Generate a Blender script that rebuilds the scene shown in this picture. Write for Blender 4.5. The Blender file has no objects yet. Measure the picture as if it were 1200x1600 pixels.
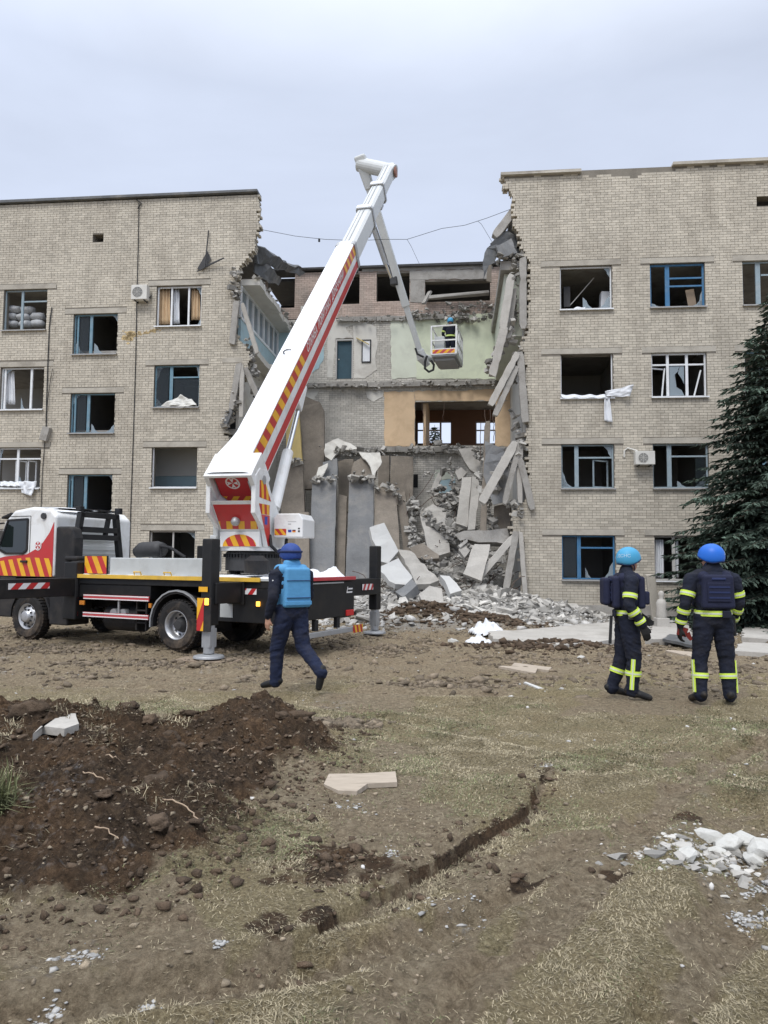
import bpy, math, random
import numpy as np
from mathutils import Vector, Matrix, noise as mnoise
random.seed(7); RNG = np.random.default_rng(7)
scn = bpy.context.scene
COL = scn.collection
PI = math.pi
rad = math.radians
# ------------------------------------------------------------------ camera
CAM_Z, FPX, PITCH, ROLL = 1.7, 1150.0, rad(3.88), rad(0.5)
cam_d = bpy.data.cameras.new('camera'); cam = bpy.data.objects.new('camera', cam_d); COL.objects.link(cam)
cam_d.sensor_fit = 'VERTICAL'; cam_d.sensor_height = 36; cam_d.lens = FPX/1600*36
cam_d.clip_start = 0.1; cam_d.clip_end = 3000
CAM_R = Matrix.Rotation(PI/2+PITCH, 3, 'X') @ Matrix.Rotation(ROLL, 3, 'Z')
cam.matrix_world = Matrix.Translation((0, 0, CAM_Z)) @ CAM_R.to_4x4()
scn.camera = cam
# ------------------------------------------------------------------ sky, sun, exposure
SUN_EL, SUN_AZ = rad(52), rad(205)      # azimuth clockwise from +Y: behind the camera
world = bpy.data.worlds.new('World'); scn.world = world; world.use_nodes = True
nt = world.node_tree; nt.nodes.clear()
def N_(nt, t, **kw):
    n = nt.nodes.new(t)
    for k, v in kw.items():
        if k == 'inp':
            for a, b in v.items(): n.inputs[a].default_value = b
        else: setattr(n, k, v)
    return n
w_out = N_(nt, 'ShaderNodeOutputWorld'); w_bg = N_(nt, 'ShaderNodeBackground', inp={'Strength': 0.09})
sky = N_(nt, 'ShaderNodeTexSky'); sky.sky_type = 'NISHITA'; sky.sun_disc = False
sky.sun_elevation = SUN_EL; sky.sun_rotation = SUN_AZ; sky.altitude = 100; sky.dust_density = 3
# overcast layer: smooth luminance rise from horizon to zenith plus soft cloud streaks
tc = N_(nt, 'ShaderNodeTexCoord'); sep = N_(nt, 'ShaderNodeSeparateXYZ')
nt.links.new(tc.outputs['Generated'], sep.inputs[0])
mp = N_(nt, 'ShaderNodeMapping', inp={'Scale': (1.1, 1.1, 3.2), 'Rotation': (0.2, 0.3, 0.5)}); nt.links.new(tc.outputs['Generated'], mp.inputs['Vector'])
nz = N_(nt, 'ShaderNodeTexNoise', inp={'Scale': 1.7, 'Detail': 6.0, 'Roughness': 0.5, 'Distortion': 0.3}); nt.links.new(mp.outputs[0], nz.inputs['Vector'])
ram = N_(nt, 'ShaderNodeValToRGB'); e = ram.color_ramp.elements
e[0].position = 0.0; e[0].color = (6.5, 7.3, 9.2, 1); e[1].position = 1.0; e[1].color = (19.5, 20.2, 21.5, 1)
q = ram.color_ramp.elements.new(0.30); q.color = (6.2, 6.9, 8.5, 1)
q = ram.color_ramp.elements.new(0.55); q.color = (6.0, 6.65, 8.1, 1)
nt.links.new(sep.outputs['Z'], ram.inputs[0])
cr = N_(nt, 'ShaderNodeMapRange', inp={'From Min': 0.3, 'From Max': 0.7, 'To Min': 0.89, 'To Max': 1.11}); nt.links.new(nz.outputs[0], cr.inputs[0])
mul = N_(nt, 'ShaderNodeVectorMath', operation='SCALE'); nt.links.new(ram.outputs[0], mul.inputs[0]); nt.links.new(cr.outputs[0], mul.inputs['Scale'])
mx = N_(nt, 'ShaderNodeMix', data_type='RGBA'); mx.inputs[0].default_value = 0.93
nt.links.new(sky.outputs[0], mx.inputs[6]); nt.links.new(mul.outputs[0], mx.inputs[7])
nt.links.new(mx.outputs[2], w_bg.inputs[0]); nt.links.new(w_bg.outputs[0], w_out.inputs[0])
sun_d = bpy.data.lights.new('sun', 'SUN'); sun_d.energy = 1.5; sun_d.angle = rad(24); sun_d.color = (1, 0.975, 0.94)
sun = bpy.data.objects.new('sun', sun_d); COL.objects.link(sun)
_sd = Vector((math.sin(SUN_AZ)*math.cos(SUN_EL), math.cos(SUN_AZ)*math.cos(SUN_EL), math.sin(SUN_EL)))
sun.rotation_euler = _sd.to_track_quat('Z', 'Y').to_euler()
vs = scn.view_settings; vs.view_transform = 'Standard'; vs.look = 'None'; vs.gamma = 1; vs.use_curve_mapping = False; vs.exposure = 0.38
scn.cycles.use_denoising = True
scn.cycles.max_bounces = 5; scn.cycles.diffuse_bounces = 3; scn.cycles.glossy_bounces = 2; scn.cycles.transparent_max_bounces = 6; scn.cycles.transmission_bounces = 3
scn.cycles.caustics_reflective = False; scn.cycles.caustics_refractive = False
# ------------------------------------------------------------------ pixel -> plane (used to read positions on real planes)
def ray(px, py): return CAM_R @ Vector(((px-600)/FPX, -(py-800)/FPX, -1))
def on_plane(px, py, p0, n):
    d = ray(px, py); c = Vector((0, 0, CAM_Z)); t = (Vector(p0)-c).dot(n)/d.dot(n); return c+d*t
def at_depth(px, py, Y): return on_plane(px, py, (0, Y, 0), Vector((0, 1, 0)))
# ------------------------------------------------------------------ tags
def tag(o, label=None, cat=None, group=None, kind=None):
    if label: o['label'] = label
    if cat: o['category'] = cat
    if group: o['group'] = group
    if kind: o['kind'] = kind
    return o
def empty(name, loc=(0, 0, 0), rot=(0, 0, 0), parent=None):
    o = bpy.data.objects.new(name, None); COL.objects.link(o); o.location = loc; o.rotation_euler = rot
    o.empty_display_size = 0.2
    if parent: o.parent = parent
    return o
# ------------------------------------------------------------------ materials
def mat(name, col, rough=0.8, var=0.12, scale=3.0, bump=0.0, bscale=30.0, metal=0.0, dirt=None, dirt_amt=0.5, dirt_scale=1.2,
        tint=False, objrand=0.0, spec=0.3, fine=0.0, emit=0.0, dirt_lo=0.48, dirt_hi=0.66, stretch=(1, 1, 1)):
    m = bpy.data.materials.new(name); m.use_nodes = True; t = m.node_tree; b = t.nodes['Principled BSDF']
    b.inputs['Roughness'].default_value = rough; b.inputs['Metallic'].default_value = metal
    b.inputs['Specular IOR Level'].default_value = spec
    L = t.links.new
    co = N_(t, 'ShaderNodeTexCoord'); mpn = N_(t, 'ShaderNodeMapping', inp={'Scale': stretch}); L(co.outputs['Object'], mpn.inputs[0]); P = mpn.outputs[0]
    n1 = N_(t, 'ShaderNodeTexNoise', inp={'Scale': scale, 'Detail': 5.0, 'Roughness': 0.6}); L(P, n1.inputs['Vector'])
    v = N_(t, 'ShaderNodeMapRange', inp={'From Min': 0.25, 'From Max': 0.75, 'To Min': 1-var, 'To Max': 1+var}); L(n1.outputs[0], v.inputs[0])
    val = v.outputs[0]
    def mulv(a, bsock):
        k = N_(t, 'ShaderNodeMath', operation='MULTIPLY'); L(a, k.inputs[0]); L(bsock, k.inputs[1]); return k.outputs[0]
    if fine:
        n3 = N_(t, 'ShaderNodeTexNoise', inp={'Scale': scale*14, 'Detail': 3.0, 'Roughness': 0.7}); L(P, n3.inputs['Vector'])
        v3 = N_(t, 'ShaderNodeMapRange', inp={'From Min': 0.3, 'From Max': 0.7, 'To Min': 1-fine, 'To Max': 1+fine}); L(n3.outputs[0], v3.inputs[0])
        val = mulv(val, v3.outputs[0])
    if tint:
        a = N_(t, 'ShaderNodeAttribute', attribute_name='tint'); val = mulv(val, a.outputs['Fac'])
    if objrand:
        oi = N_(t, 'ShaderNodeObjectInfo'); v4 = N_(t, 'ShaderNodeMapRange', inp={'To Min': 1-objrand, 'To Max': 1+objrand}); L(oi.outputs['Random'], v4.inputs[0]); val = mulv(val, v4.outputs[0])
    sc = N_(t, 'ShaderNodeVectorMath', operation='SCALE'); sc.inputs[0].default_value = col; L(val, sc.inputs['Scale'])
    out = sc.outputs[0]
    if dirt is not None:
        n2 = N_(t, 'ShaderNodeTexNoise', inp={'Scale': dirt_scale, 'Detail': 7.0, 'Roughness': 0.65, 'Distortion': 0.4}); L(P, n2.inputs['Vector'])
        f = N_(t, 'ShaderNodeMapRange', inp={'From Min': dirt_lo, 'From Max': dirt_hi, 'To Min': 0.0, 'To Max': dirt_amt}); L(n2.outputs[0], f.inputs[0])
        mm = N_(t, 'ShaderNodeMix', data_type='RGBA'); L(f.outputs[0], mm.inputs[0]); L(out, mm.inputs[6]); mm.inputs[7].default_value = (*dirt, 1); out = mm.outputs[2]
    L(out, b.inputs['Base Color'])
    if emit:
        L(out, b.inputs['Emission Color']); b.inputs['Emission Strength'].default_value = emit
    if bump:
        nb = N_(t, 'ShaderNodeTexNoise', inp={'Scale': bscale, 'Detail': 4.0, 'Roughness': 0.6}); L(P, nb.inputs['Vector'])
        bn = N_(t, 'ShaderNodeBump', inp={'Strength': bump, 'Distance': 0.02}); L(nb.outputs[0], bn.inputs['Height']); L(bn.outputs[0], b.inputs['Normal'])
    return m
MT = {}
def mk(k, *a, **kw): MT[k] = mat(k, *a, **kw); return MT[k]
# ------------------------------------------------------------------ mesh collector
BOXF = [(0, 3, 2, 1), (4, 5, 6, 7), (0, 1, 5, 4), (1, 2, 6, 5), (2, 3, 7, 6), (3, 0, 4, 7)]
class MB:
    def __init__(s): s.v = []; s.f = []; s.mi = []; s.t = []
    def add(s, vs, fs, mi=0, tint=1.0):
        n = len(s.v); s.v.extend([tuple(p) for p in vs]); s.f.extend([tuple(i+n for i in f) for f in fs])
        s.mi.extend([mi]*len(fs)); s.t.extend([tint]*len(fs)); return s
    def box(s, c, d, R=None, mi=0, tint=1.0, jit=0.0, taper=(1, 1)):
        hx, hy, hz = d[0]/2, d[1]/2, d[2]/2; tx, ty = taper
        pts = [(-hx, -hy, -hz), (hx, -hy, -hz), (hx, hy, -hz), (-hx, hy, -hz), (-hx*tx, -hy*ty, hz), (hx*tx, -hy*ty, hz), (hx*tx, hy*ty, hz), (-hx*tx, hy*ty, hz)]
        o = []
        for p in pts:
            q = Vector(p)
            if jit: q += Vector((random.uniform(-jit, jit), random.uniform(-jit, jit), random.uniform(-jit, jit)))
            if R is not None: q = R @ q
            o.append(q+Vector(c))
        return s.add(o, BOXF, mi, tint)
    def span(s, x0, x1, y0, y1, z0, z1, mi=0, tint=1.0):
        return s.box(((x0+x1)/2, (y0+y1)/2, (z0+z1)/2), (abs(x1-x0), abs(y1-y0), abs(z1-z0)), None, mi, tint)
    def tube(s, pts, r, n=8, mi=0, tint=1.0, cap=True):
        pts = [Vector(p) for p in pts]; rs = r if isinstance(r, (list, tuple)) else [r]*len(pts)
        t0 = (pts[1]-pts[0]).normalized(); a = Vector((0, 0, 1)) if abs(t0.z) < 0.9 else Vector((1, 0, 0))
        nrm = (a-t0*a.dot(t0)).normalized(); rings = []
        for i, p in enumerate(pts):
            t = (pts[min(i+1, len(pts)-1)]-pts[max(i-1, 0)]).normalized()
            nrm = (nrm-t*nrm.dot(t)); nrm = nrm.normalized() if nrm.length > 1e-6 else t.orthogonal().normalized()
            bi = t.cross(nrm)
            rings.append([p+(nrm*math.cos(k*2*PI/n)+bi*math.sin(k*2*PI/n))*rs[i] for k in range(n)])
        v = [q for R_ in rings for q in R_]; f = []
        for i in range(len(pts)-1):
            for k in range(n): f.append((i*n+k, i*n+(k+1) % n, (i+1)*n+(k+1) % n, (i+1)*n+k))
        if cap: f.append(tuple(range(n-1, -1, -1))); f.append(tuple((len(pts)-1)*n+k for k in range(n)))
        return s.add(v, f, mi, tint)
    def cyl(s, a, b, r, n=16, mi=0, tint=1.0, r2=None): return s.tube([a, b], [r, r if r2 is None else r2], n, mi, tint)
    def bar(s, a, b, w, h, mi=0, tint=1.0, up=(0, 0, 1), w2=None, h2=None, jit=0):
        a, b = Vector(a), Vector(b); t = (b-a).normalized(); u = Vector(up); u = (u-t*u.dot(t))
        u = u.normalized() if u.length > 1e-4 else t.orthogonal().normalized(); r = t.cross(u)
        w2 = w if w2 is None else w2; h2 = h if h2 is None else h2
        P = []
        for p, ww, hh in ((a, w, h), (b, w2, h2)):
            for sx, sy in ((-1, -1), (1, -1), (1, 1), (-1, 1)):
                P.append(p+r*sx*ww/2+u*sy*hh/2+Vector((random.uniform(-jit, jit), random.uniform(-jit, jit), random.uniform(-jit, jit))))
        return s.add(P, [(0, 1, 2, 3), (7, 6, 5, 4), (0, 4, 5, 1), (1, 5, 6, 2), (2, 6, 7, 3), (3, 7, 4, 0)], mi, tint)
    def prism(s, poly, fn, t0, t1, mi=0, tint=1.0):
        n = len(poly); v = [fn(a, b, t0) for a, b in poly]+[fn(a, b, t1) for a, b in poly]
        f = [tuple(range(n-1, -1, -1)), tuple(range(n, 2*n))]+[(i, (i+1) % n, n+(i+1) % n, n+i) for i in range(n)]
        return s.add(v, f, mi, tint)
    def lathe(s, prof, c=(0, 0, 0), axis='Z', n=24, mi=0, R=None, tint=1.0):
        v = []; f = []
        for r, h in prof:
            for k in range(n):
                a = 2*PI*k/n
                p = Vector((r*math.cos(a), r*math.sin(a), h))
                if axis == 'Y': p = Vector((p.x, p.z, p.y))
                if axis == 'X': p = Vector((p.z, p.x, p.y))
                if R is not None: p = R @ p
                v.append(p+Vector(c))
        for i in range(len(prof)-1):
            for k in range(n): f.append((i*n+k, i*n+(k+1) % n, (i+1)*n+(k+1) % n, (i+1)*n+k))
        return s.add(v, f, mi, tint)
    def rock(s, c, r, R=None, mi=0, tint=1.0, n=9, seed=None, flat=1.0):
        # convex hull of random points: an angular chunk
        import bmesh
        rr = random.Random(seed if seed is not None else random.random()); bm = bmesh.new()
        for i in range(n):
            p = Vector((rr.gauss(0, 1), rr.gauss(0, 1), rr.gauss(0, 1))).normalized()*rr.uniform(0.8, 1.05)
            bm.verts.new((p.x*r[0], p.y*r[1], p.z*r[2]))
        res = bmesh.ops.convex_hull(bm, input=bm.verts)
        bmesh.ops.delete(bm, geom=[g for g in res['geom_interior'] if isinstance(g, bmesh.types.BMVert)], context='VERTS')
        bm.verts.index_update(); vs_ = []
        for v in bm.verts:
            q = v.co.copy()
            if R is not None: q = R @ q
            vs_.append(q+Vector(c))
        fs = [tuple(v.index for v in f.verts) for f in bm.faces]; bm.free()
        return s.add(vs_, fs, mi, tint)
    def mesh(s, name, mats, smooth=False):
        me = bpy.data.meshes.new(name); me.from_pydata([tuple(p) for p in s.v], [], s.f)
        for m in (mats if isinstance(mats, (list, tuple)) else [mats]): me.materials.append(MT[m] if isinstance(m, str) else m)
        me.polygons.foreach_set('material_index', s.mi)
        if any(x != 1.0 for x in s.t):
            a = me.attributes.new('tint', 'FLOAT', 'FACE'); a.data.foreach_set('value', s.t)
        else:
            a = me.attributes.new('tint', 'FLOAT', 'FACE'); a.data.foreach_set('value', [1.0]*len(s.f))
        if smooth: me.polygons.foreach_set('use_smooth', [True]*len(s.f))
        me.update(); return me
    def build(s, name, mats, parent=None, smooth=False, bevel=0.0, seg=2, loc=None, rot=None):
        o = bpy.data.objects.new(name, s.mesh(name, mats, smooth)); COL.objects.link(o)
        if parent: o.parent = parent
        if loc is not None: o.location = loc
        if rot is not None: o.rotation_euler = rot
        if bevel:
            m = o.modifiers.new('bevel', 'BEVEL'); m.width = bevel; m.segments = seg; m.limit_method = 'ANGLE'; m.angle_limit = rad(40); m.harden_normals = False
        return o
def link_mesh(name, me, parent=None, loc=None, rot=None):
    o = bpy.data.objects.new(name, me); COL.objects.link(o)
    if parent: o.parent = parent
    if loc is not None: o.location = loc
    if rot is not None: o.rotation_euler = rot
    return o
def copy_tree(o, parent=None):
    c = o.copy(); COL.objects.link(c); c.parent = parent
    for ch in list(o.children): copy_tree(ch, c)
    return c
def text_mb(txt, size, mi=0, thick=0.004, bold=0.0):
    cu = bpy.data.curves.new('lettering', 'FONT'); cu.body = txt; cu.size = size; cu.extrude = thick/2; cu.align_x = 'CENTER'; cu.align_y = 'CENTER'; cu.offset = bold; cu.resolution_u = 3
    o = bpy.data.objects.new('lettering', cu); COL.objects.link(o); dg = bpy.context.evaluated_depsgraph_get()
    me = bpy.data.meshes.new_from_object(o.evaluated_get(dg)); bpy.data.objects.remove(o); bpy.data.curves.remove(cu)
    vs_ = [v.co.copy() for v in me.vertices]; fs = [tuple(p.vertices) for p in me.polygons]; bpy.data.meshes.remove(me)
    return vs_, fs
# ------------------------------------------------------------------ numpy noise
def _h(ix, iy, s):
    n = (ix.astype(np.int64)*374761393+iy.astype(np.int64)*668265263+s*974634777) & 0xffffffff
    n = ((n ^ (n >> 13))*1274126177) & 0xffffffff
    return ((n ^ (n >> 16)) & 0xffff)/65535.0
def vn(x, y, s=0):
    ix = np.floor(x); iy = np.floor(y); fx = x-ix; fy = y-iy; ux = fx*fx*fx*(fx*(fx*6-15)+10); uy = fy*fy*fy*(fy*(fy*6-15)+10)
    a = _h(ix, iy, s); b = _h(ix+1, iy, s); c = _h(ix, iy+1, s); d = _h(ix+1, iy+1, s)
    return (a*(1-ux)+b*ux)*(1-uy)+(c*(1-ux)+d*ux)*uy
def fbm(x, y, o=4, s=0, lac=2.03, g=0.5):
    t = 0; a = 0.5; n = 0
    for i in range(o):
        t = t+a*vn(x, y, s+i*17); n += a; a *= g; x, y = x*lac*0.96-y*lac*0.28+3.1, x*lac*0.28+y*lac*0.96+1.7
    return t/n
def billow(x, y, o=4, s=0, g=0.5):
    t = 0; a = 0.5; n = 0
    for i in range(o):
        t = t+a*np.abs(vn(x, y, s+i*31)*2-1); n += a; a *= g; x, y = x*1.95-y*0.6+5.3, x*0.6+y*1.95+2.9
    return t/n
def sst(a, b, x): t = np.clip((x-a)/(b-a), 0, 1); return t*t*(3-2*t)
# ------------------------------------------------------------------ ground
def seg_dist(x, y, pts):
    best = np.full(np.shape(x), 1e9); side = np.zeros(np.shape(x)); par = np.zeros(np.shape(x))
    L = 0
    for (ax, ay), (bx, by) in zip(pts[:-1], pts[1:]):
        dx, dy = bx-ax, by-ay; l = math.hypot(dx, dy); t = np.clip(((x-ax)*dx+(y-ay)*dy)/(l*l), 0, 1)
        ex, ey = x-ax-t*dx, y-ay-t*dy; d = np.hypot(ex, ey); m = d < best
        best = np.where(m, d, best); side = np.where(m, np.sign(dx*(y-ay)-dy*(x-ax)), side); par = np.where(m, L+t*l, par); L += l
    return best, side, par
BLOBS = [  # dug soil mound: x, y, rx, ry, height
    (-1.15, 7.0, 0.55, 0.62, 0.34), (-1.75, 6.85, 0.6, 0.5, 0.20), (-2.6, 6.5, 0.75, 0.6, 0.38), (-3.5, 6.9, 0.8, 0.6, 0.36), (-2.1, 5.6, 0.9, 0.7, 0.30),
    (-1.35, 5.7, 0.5, 0.6, 0.22), (-3.0, 5.6, 0.9, 0.7, 0.30), (-1.7, 4.85, 0.6, 0.5, 0.18), (-2.4, 4.6, 0.7, 0.45, 0.2), (-4.4, 6.6, 0.9, 0.9, 0.4), (-3.6, 5.3, 0.9, 0.9, 0.3), (-5.4, 6.2, 1.2, 1.2, 0.35), (-1.05, 4.9, 0.35, 0.5, 0.10), (-1.75, 4.1, 0.55, 0.4, 0.16), (-2.6, 3.9, 0.7, 0.45, 0.20), (-1.25, 4.35, 0.35, 0.35, 0.12), (-2.2, 3.5, 0.5, 0.3, 0.10)]
def mound(x, y):
    h = np.zeros(np.shape(x))
    wx = x+0.22*(fbm(x*1.8, y*1.8, 3, 5)-0.5); wy = y+0.22*(fbm(x*1.8+9, y*1.8, 3, 6)-0.5)
    for bx, by, rx, ry, hh in BLOBS:
        d2 = ((wx-bx)/rx)**2+((wy-by)/ry)**2; h = np.maximum(h, 0.82*hh*np.exp(-d2*0.8))+0.16*hh*np.exp(-d2*0.7)
    return h
LEDGE = [(1.35, 6.2), (0.99, 5.22), (0.55, 4.68), (0.09, 4.05), (-0.2, 3.7), (-0.42, 3.3), (-0.75, 2.4)]
TRACKS = [[(-0.35, 2.1), (0.1, 2.7), (0.85, 3.7), (1.7, 4.9), (2.5, 6.0), (3.6, 7.2)], [(0.55, 2.1), (0.95, 2.7), (1.6, 3.6), (2.6, 4.9), (3.6, 6.0)], [(-2.6, 2.3), (-1.2, 2.9), (-0.2, 3.3), (0.6, 3.9), (1.25, 4.7)], [(1.6, 2.1), (2.3, 3.2), (3.4, 4.4), (4.6, 5.4)]]
RUT2 = [(1.1, 4.75), (0.5, 3.95), (0.28, 3.35), (-0.25, 2.4)]
def soilmask(x, y):
    m = mound(x, y); s = sst(0.05, 0.12, m+0.06*(fbm(x*3, y*3, 3, 11)-0.5))
    d, sd, par = seg_dist(x, y, LEDGE)
    n1 = fbm(x*4, y*4, 3, 21)
    s = np.maximum(s, 0.8*sst(0.13, 0.02, d+0.2*(n1-0.5)+np.where(sd < 0, 0.1, 0.0))*sst(4.0, 2.2, par))
    s = np.maximum(s, sst(0.45, 0.1, np.hypot((x+0.27)/0.72, (y-4.25)/1.0)+0.5*(n1-0.5))*0.95)
    # bare trampled mud: patches and wheel tracks
    s = np.maximum(s, 0.95*sst(0.4, 0.1, np.hypot((x-0.42)/1.15, (y-3.25)/0.95)+0.35*(n1-0.5)))
    s = np.maximum(s, 0.95*sst(0.5, 0.2, np.hypot((x-0.05)/0.9, (y-2.65)/0.7)+0.35*(n1-0.5)))
    s = np.maximum(s, 0.95*sst(0.5, 0.2, np.hypot((x+1.5)/0.9, (y-2.75)/0.5)+0.4*(n1-0.5)))
    s = np.maximum(s, 0.55*sst(0.6, 0.3, np.hypot((x-2.2)/1.2, (y-5.0)/0.9)+0.5*(n1-0.5)))
    s = np.maximum(s, sst(0.53, 0.66, fbm(x*0.9+4, y*0.9, 5, 41))*0.85)
    s = np.maximum(s, sst(8.3, 12.5, y+2.5*(fbm(x*0.45, y*0.45, 4, 43)-0.5)+np.clip(-x*0.25, -1, 1.2))*0.88)   # churned yard round the truck
    d2, _, p2 = seg_dist(x, y, RUT2); s = np.maximum(s, 0.8*sst(0.3, 0.05, d2+0.2*(n1-0.5)))
    for k, T_ in enumerate(TRACKS): s = np.maximum(s, 0.85*sst(0.24, 0.06, seg_dist(x, y, T_)[0]+0.28*(n1-0.5)+0.1*(fbm(x*0.9+k, y*0.9, 2, 47)-0.5)))
    return np.clip(s, 0, 1)
def ground_h(x, y, fine=True):
    x = np.asarray(x, float); y = np.asarray(y, float)
    base = -0.09*sst(9.5, 14, y)+0.05*(fbm(x*0.35, y*0.35, 3, 3)-0.5)*sst(2, 5, y)
    m = mound(x, y); rough = sst(0.03, 0.10, m)
    h = base+m
    d, sd, par = seg_dist(x, y, LEDGE)
    fade = sst(4.2, 2.4, par)*sst(0.0, 0.6, par)
    wd = d+0.16*(fbm(x*3, y*3, 4, 23)-0.5)
    cut = np.where(sd < 0, sst(0.03, -0.02, -wd+0.03)*0, 0)
    low = np.where(sd < 0, 0.0, 1.0)      # right-hand side lies lower than the turf
    stepv = np.where(sd < 0, sst(0.05, 0.0, wd)*0.35, 1.0)
    h = h-0.085*fade*stepv*sst(0.9, 0.0, np.where(sd > 0, d, 0.0))+0.02*fade*np.where(sd < 0, sst(0.35, 0.08, d), 0)
    d2, _, p2 = seg_dist(x, y, RUT2); h = h-0.055*sst(0.22, 0.02, d2)*sst(0, 0.4, p2)
    for k, T_ in enumerate(TRACKS):
        dt, _, pt_ = seg_dist(x, y, T_); dt = dt+0.07*(fbm(x*4+k*3, y*4, 3, 66)-0.5); on = 0.45+0.55*sst(0.4, 0.6, fbm(x*0.8+k*5, y*0.8, 2, 68))
        h = h+on*(-0.06*sst(0.15, 0.09, dt)+0.032*np.exp(-((dt-0.2)/0.05)**2)+0.012*sst(0.14, 0.1, dt)*np.sign(np.sin(pt_*42+dt*14)))
    # faint wheel ruts crossing the middle distance
    for k, (pp, w, dep) in enumerate((([(-12, 12.4), (-4, 11.6), (2, 11.2), (9, 11.6), (16, 12.4)], 0.26, 0.05), ([(-12, 10.6), (-3, 10.0), (3, 9.6), (9, 9.9), (16, 10.4)], 0.26, 0.04), ([(2.6, 5.4), (1.9, 4.2), (1.2, 2.2)], 0.22, 0.05), ([(-1.6, 9.6), (0.8, 7.6), (2.2, 6.4), (4.5, 5.6)], 0.2, 0.025))):
        dd, _, _ = seg_dist(x, y, pp); dd = dd+0.15*(fbm(x*2+k*7, y*2, 3, 60+k)-0.5)
        h = h-dep*sst(w, 0.05, dd)+dep*0.5*sst(w*0.9, 0, np.abs(dd-w*1.2))
    # brown heap and rubble slope in front of the gap
    h = h+0.55*np.exp(-(((x-1.2)/1.5)**2+((y-21.8)/1.0)**2))+0.28*np.exp(-(((x-2.9)/1.2)**2+((y-20.6)/0.7)**2))+0.16*np.exp(-(((x-3.5)/1.3)**2+((y-15.6)/0.55)**2))
    h = h+rubble_h(x, y)*0.85
    if fine:
        s = soilmask(x, y); near = sst(11, 5, y)
        amp = 0.018+0.036*s*(0.35+0.65*sst(0.55, 0.4, fbm(x*0.7, y*0.7, 2, 77)))
        yard = sst(8.5, 12, y)*sst(26, 20, y)
        h = h+amp*(0.4+0.6*near)*(fbm(x*7, y*7, 4, 51)-0.5)*1.2
        h = h+yard*0.12*(0.35-billow(x*2.6, y*2.6, 5, 55, 0.62))
        h = h+rough*(0.25*(0.42-billow(x*2.4, y*2.4, 4, 52, 0.55))+0.09*(0.4-billow(x*7.5, y*7.5, 3, 53))+0.06*(fbm(x*16, y*16, 2, 54)-0.5)+0.03*(fbm(x*31, y*31, 1, 59)-0.5))
        h = h+0.06*sst(0.5, 0.1, np.hypot((x+0.27)/0.8, (y-4.25)/1.0))*(0.65-billow(x*6, y*6, 3, 58))
    return h
def rubble_h(x, y):
    # heap of broken masonry filling the gap: slopes up from the yard to the back wall
    u = x*0.995-(y-26.2)*0.0995; d = x*0.0995+(y-26.2)*0.995
    a = 1.5*sst(-2.6, 4.5, d)*sst(-6.2, -4.2, u)*sst(6.0, 3.6, u)
    b = 0.75*np.exp(-(((u-2.9)/2.2)**2+((d+1.6)/1.8)**2))+0.45*np.exp(-(((u-5.2)/1.7)**2+((d+1.2)/1.0)**2))+0.5*np.exp(-(((u+0.4)/1.6)**2+((d+1.0)/1.5)**2))
    c = 3.3*sst(0.2, 6.0, d)*np.exp(-((u-2.3)/1.5)**2)
    return (a+b+c)*(0.75+0.5*fbm(x*0.8, y*0.8, 3, 71))
def gz(x, y): return float(ground_h(np.array([x]), np.array([y]))[0])
def steps(lst):
    out = [lst[0][0]]
    for a, b, st in lst:
        n = max(1, int(round((b-a)/st))); out.extend(list(a+(b-a)*(np.arange(1, n+1)/n)))
    return np.array(out)
gx = steps([(-600, -200, 100), (-200, -60, 20), (-60, -20, 4), (-20, -10, 0.4), (-10, -4.5, 0.09), (-4.5, -3, 0.035), (-3, 2.6, 0.022), (2.6, 4.5, 0.04), (4.5, 10, 0.1), (10, 20, 0.4), (20, 60, 4), (60, 200, 20), (200, 600, 100)])
gy = steps([(-60, -10, 10), (-10, 1.8, 1.2), (1.8, 2.3, 0.06), (2.3, 7.6, 0.022), (7.6, 12, 0.045), (12, 18, 0.08), (18, 29, 0.13), (29, 36, 0.35), (36, 60, 3), (60, 200, 20), (200, 900, 100)])
X, Y = np.meshgrid(gx, gy); Z = ground_h(X, Y); SO = soilmask(X, Y)
nx, ny = len(gx), len(gy)
me = bpy.data.meshes.new('ground')
me.vertices.add(nx*ny); me.vertices.foreach_set('co', np.stack([X, Y, Z], -1).reshape(-1).astype(np.float32))
ii = (np.arange(ny-1)[:, None]*nx+np.arange(nx-1)[None, :]).reshape(-1)
quads = np.stack([ii, ii+1, ii+nx+1, ii+nx], -1)
me.loops.add(quads.size); me.loops.foreach_set('vertex_index', quads.reshape(-1).astype(np.int32))
me.polygons.add(len(quads)); me.polygons.foreach_set('loop_start', np.arange(0, quads.size, 4, dtype=np.int32))
me.polygons.foreach_set('use_smooth', np.ones(len(quads), dtype=bool)); me.update(); me.validate()
MN = sst(0.03, 0.13, mound(X, Y)+0.09*(fbm(X*3.5, Y*3.5, 4, 27)-0.5))
MN = np.maximum(MN, sst(0.15, 0.45, 0.55*np.exp(-(((X-1.2)/1.5)**2+((Y-21.8)/1.0)**2))+0.3*np.exp(-(((X-2.9)/1.2)**2+((Y-20.6)/0.7)**2))+0.3*np.exp(-(((X-3.5)/1.3)**2+((Y-15.6)/0.55)**2))))
nq = fbm(X*5, Y*5, 3, 29)-0.5
for ax, ay, ar in ((-0.27, 4.25, 0.85), (0.83, 4.27, 0.28), (1.27, 4.2, 0.25), (-0.5, 3.5, 0.4), (-0.3, 3.62, 0.3), (2.05, 5.0, 0.25), (-1.9, 2.85, 0.7), (0.25, 2.75, 0.5), (-0.6, 7.6, 0.5), (-0.2, 7.4, 0.35)): MN = np.maximum(MN, 0.9*sst(0.55, 0.15, np.hypot(X-ax, (Y-ay)*1.1)/ar+0.7*nq))
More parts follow.
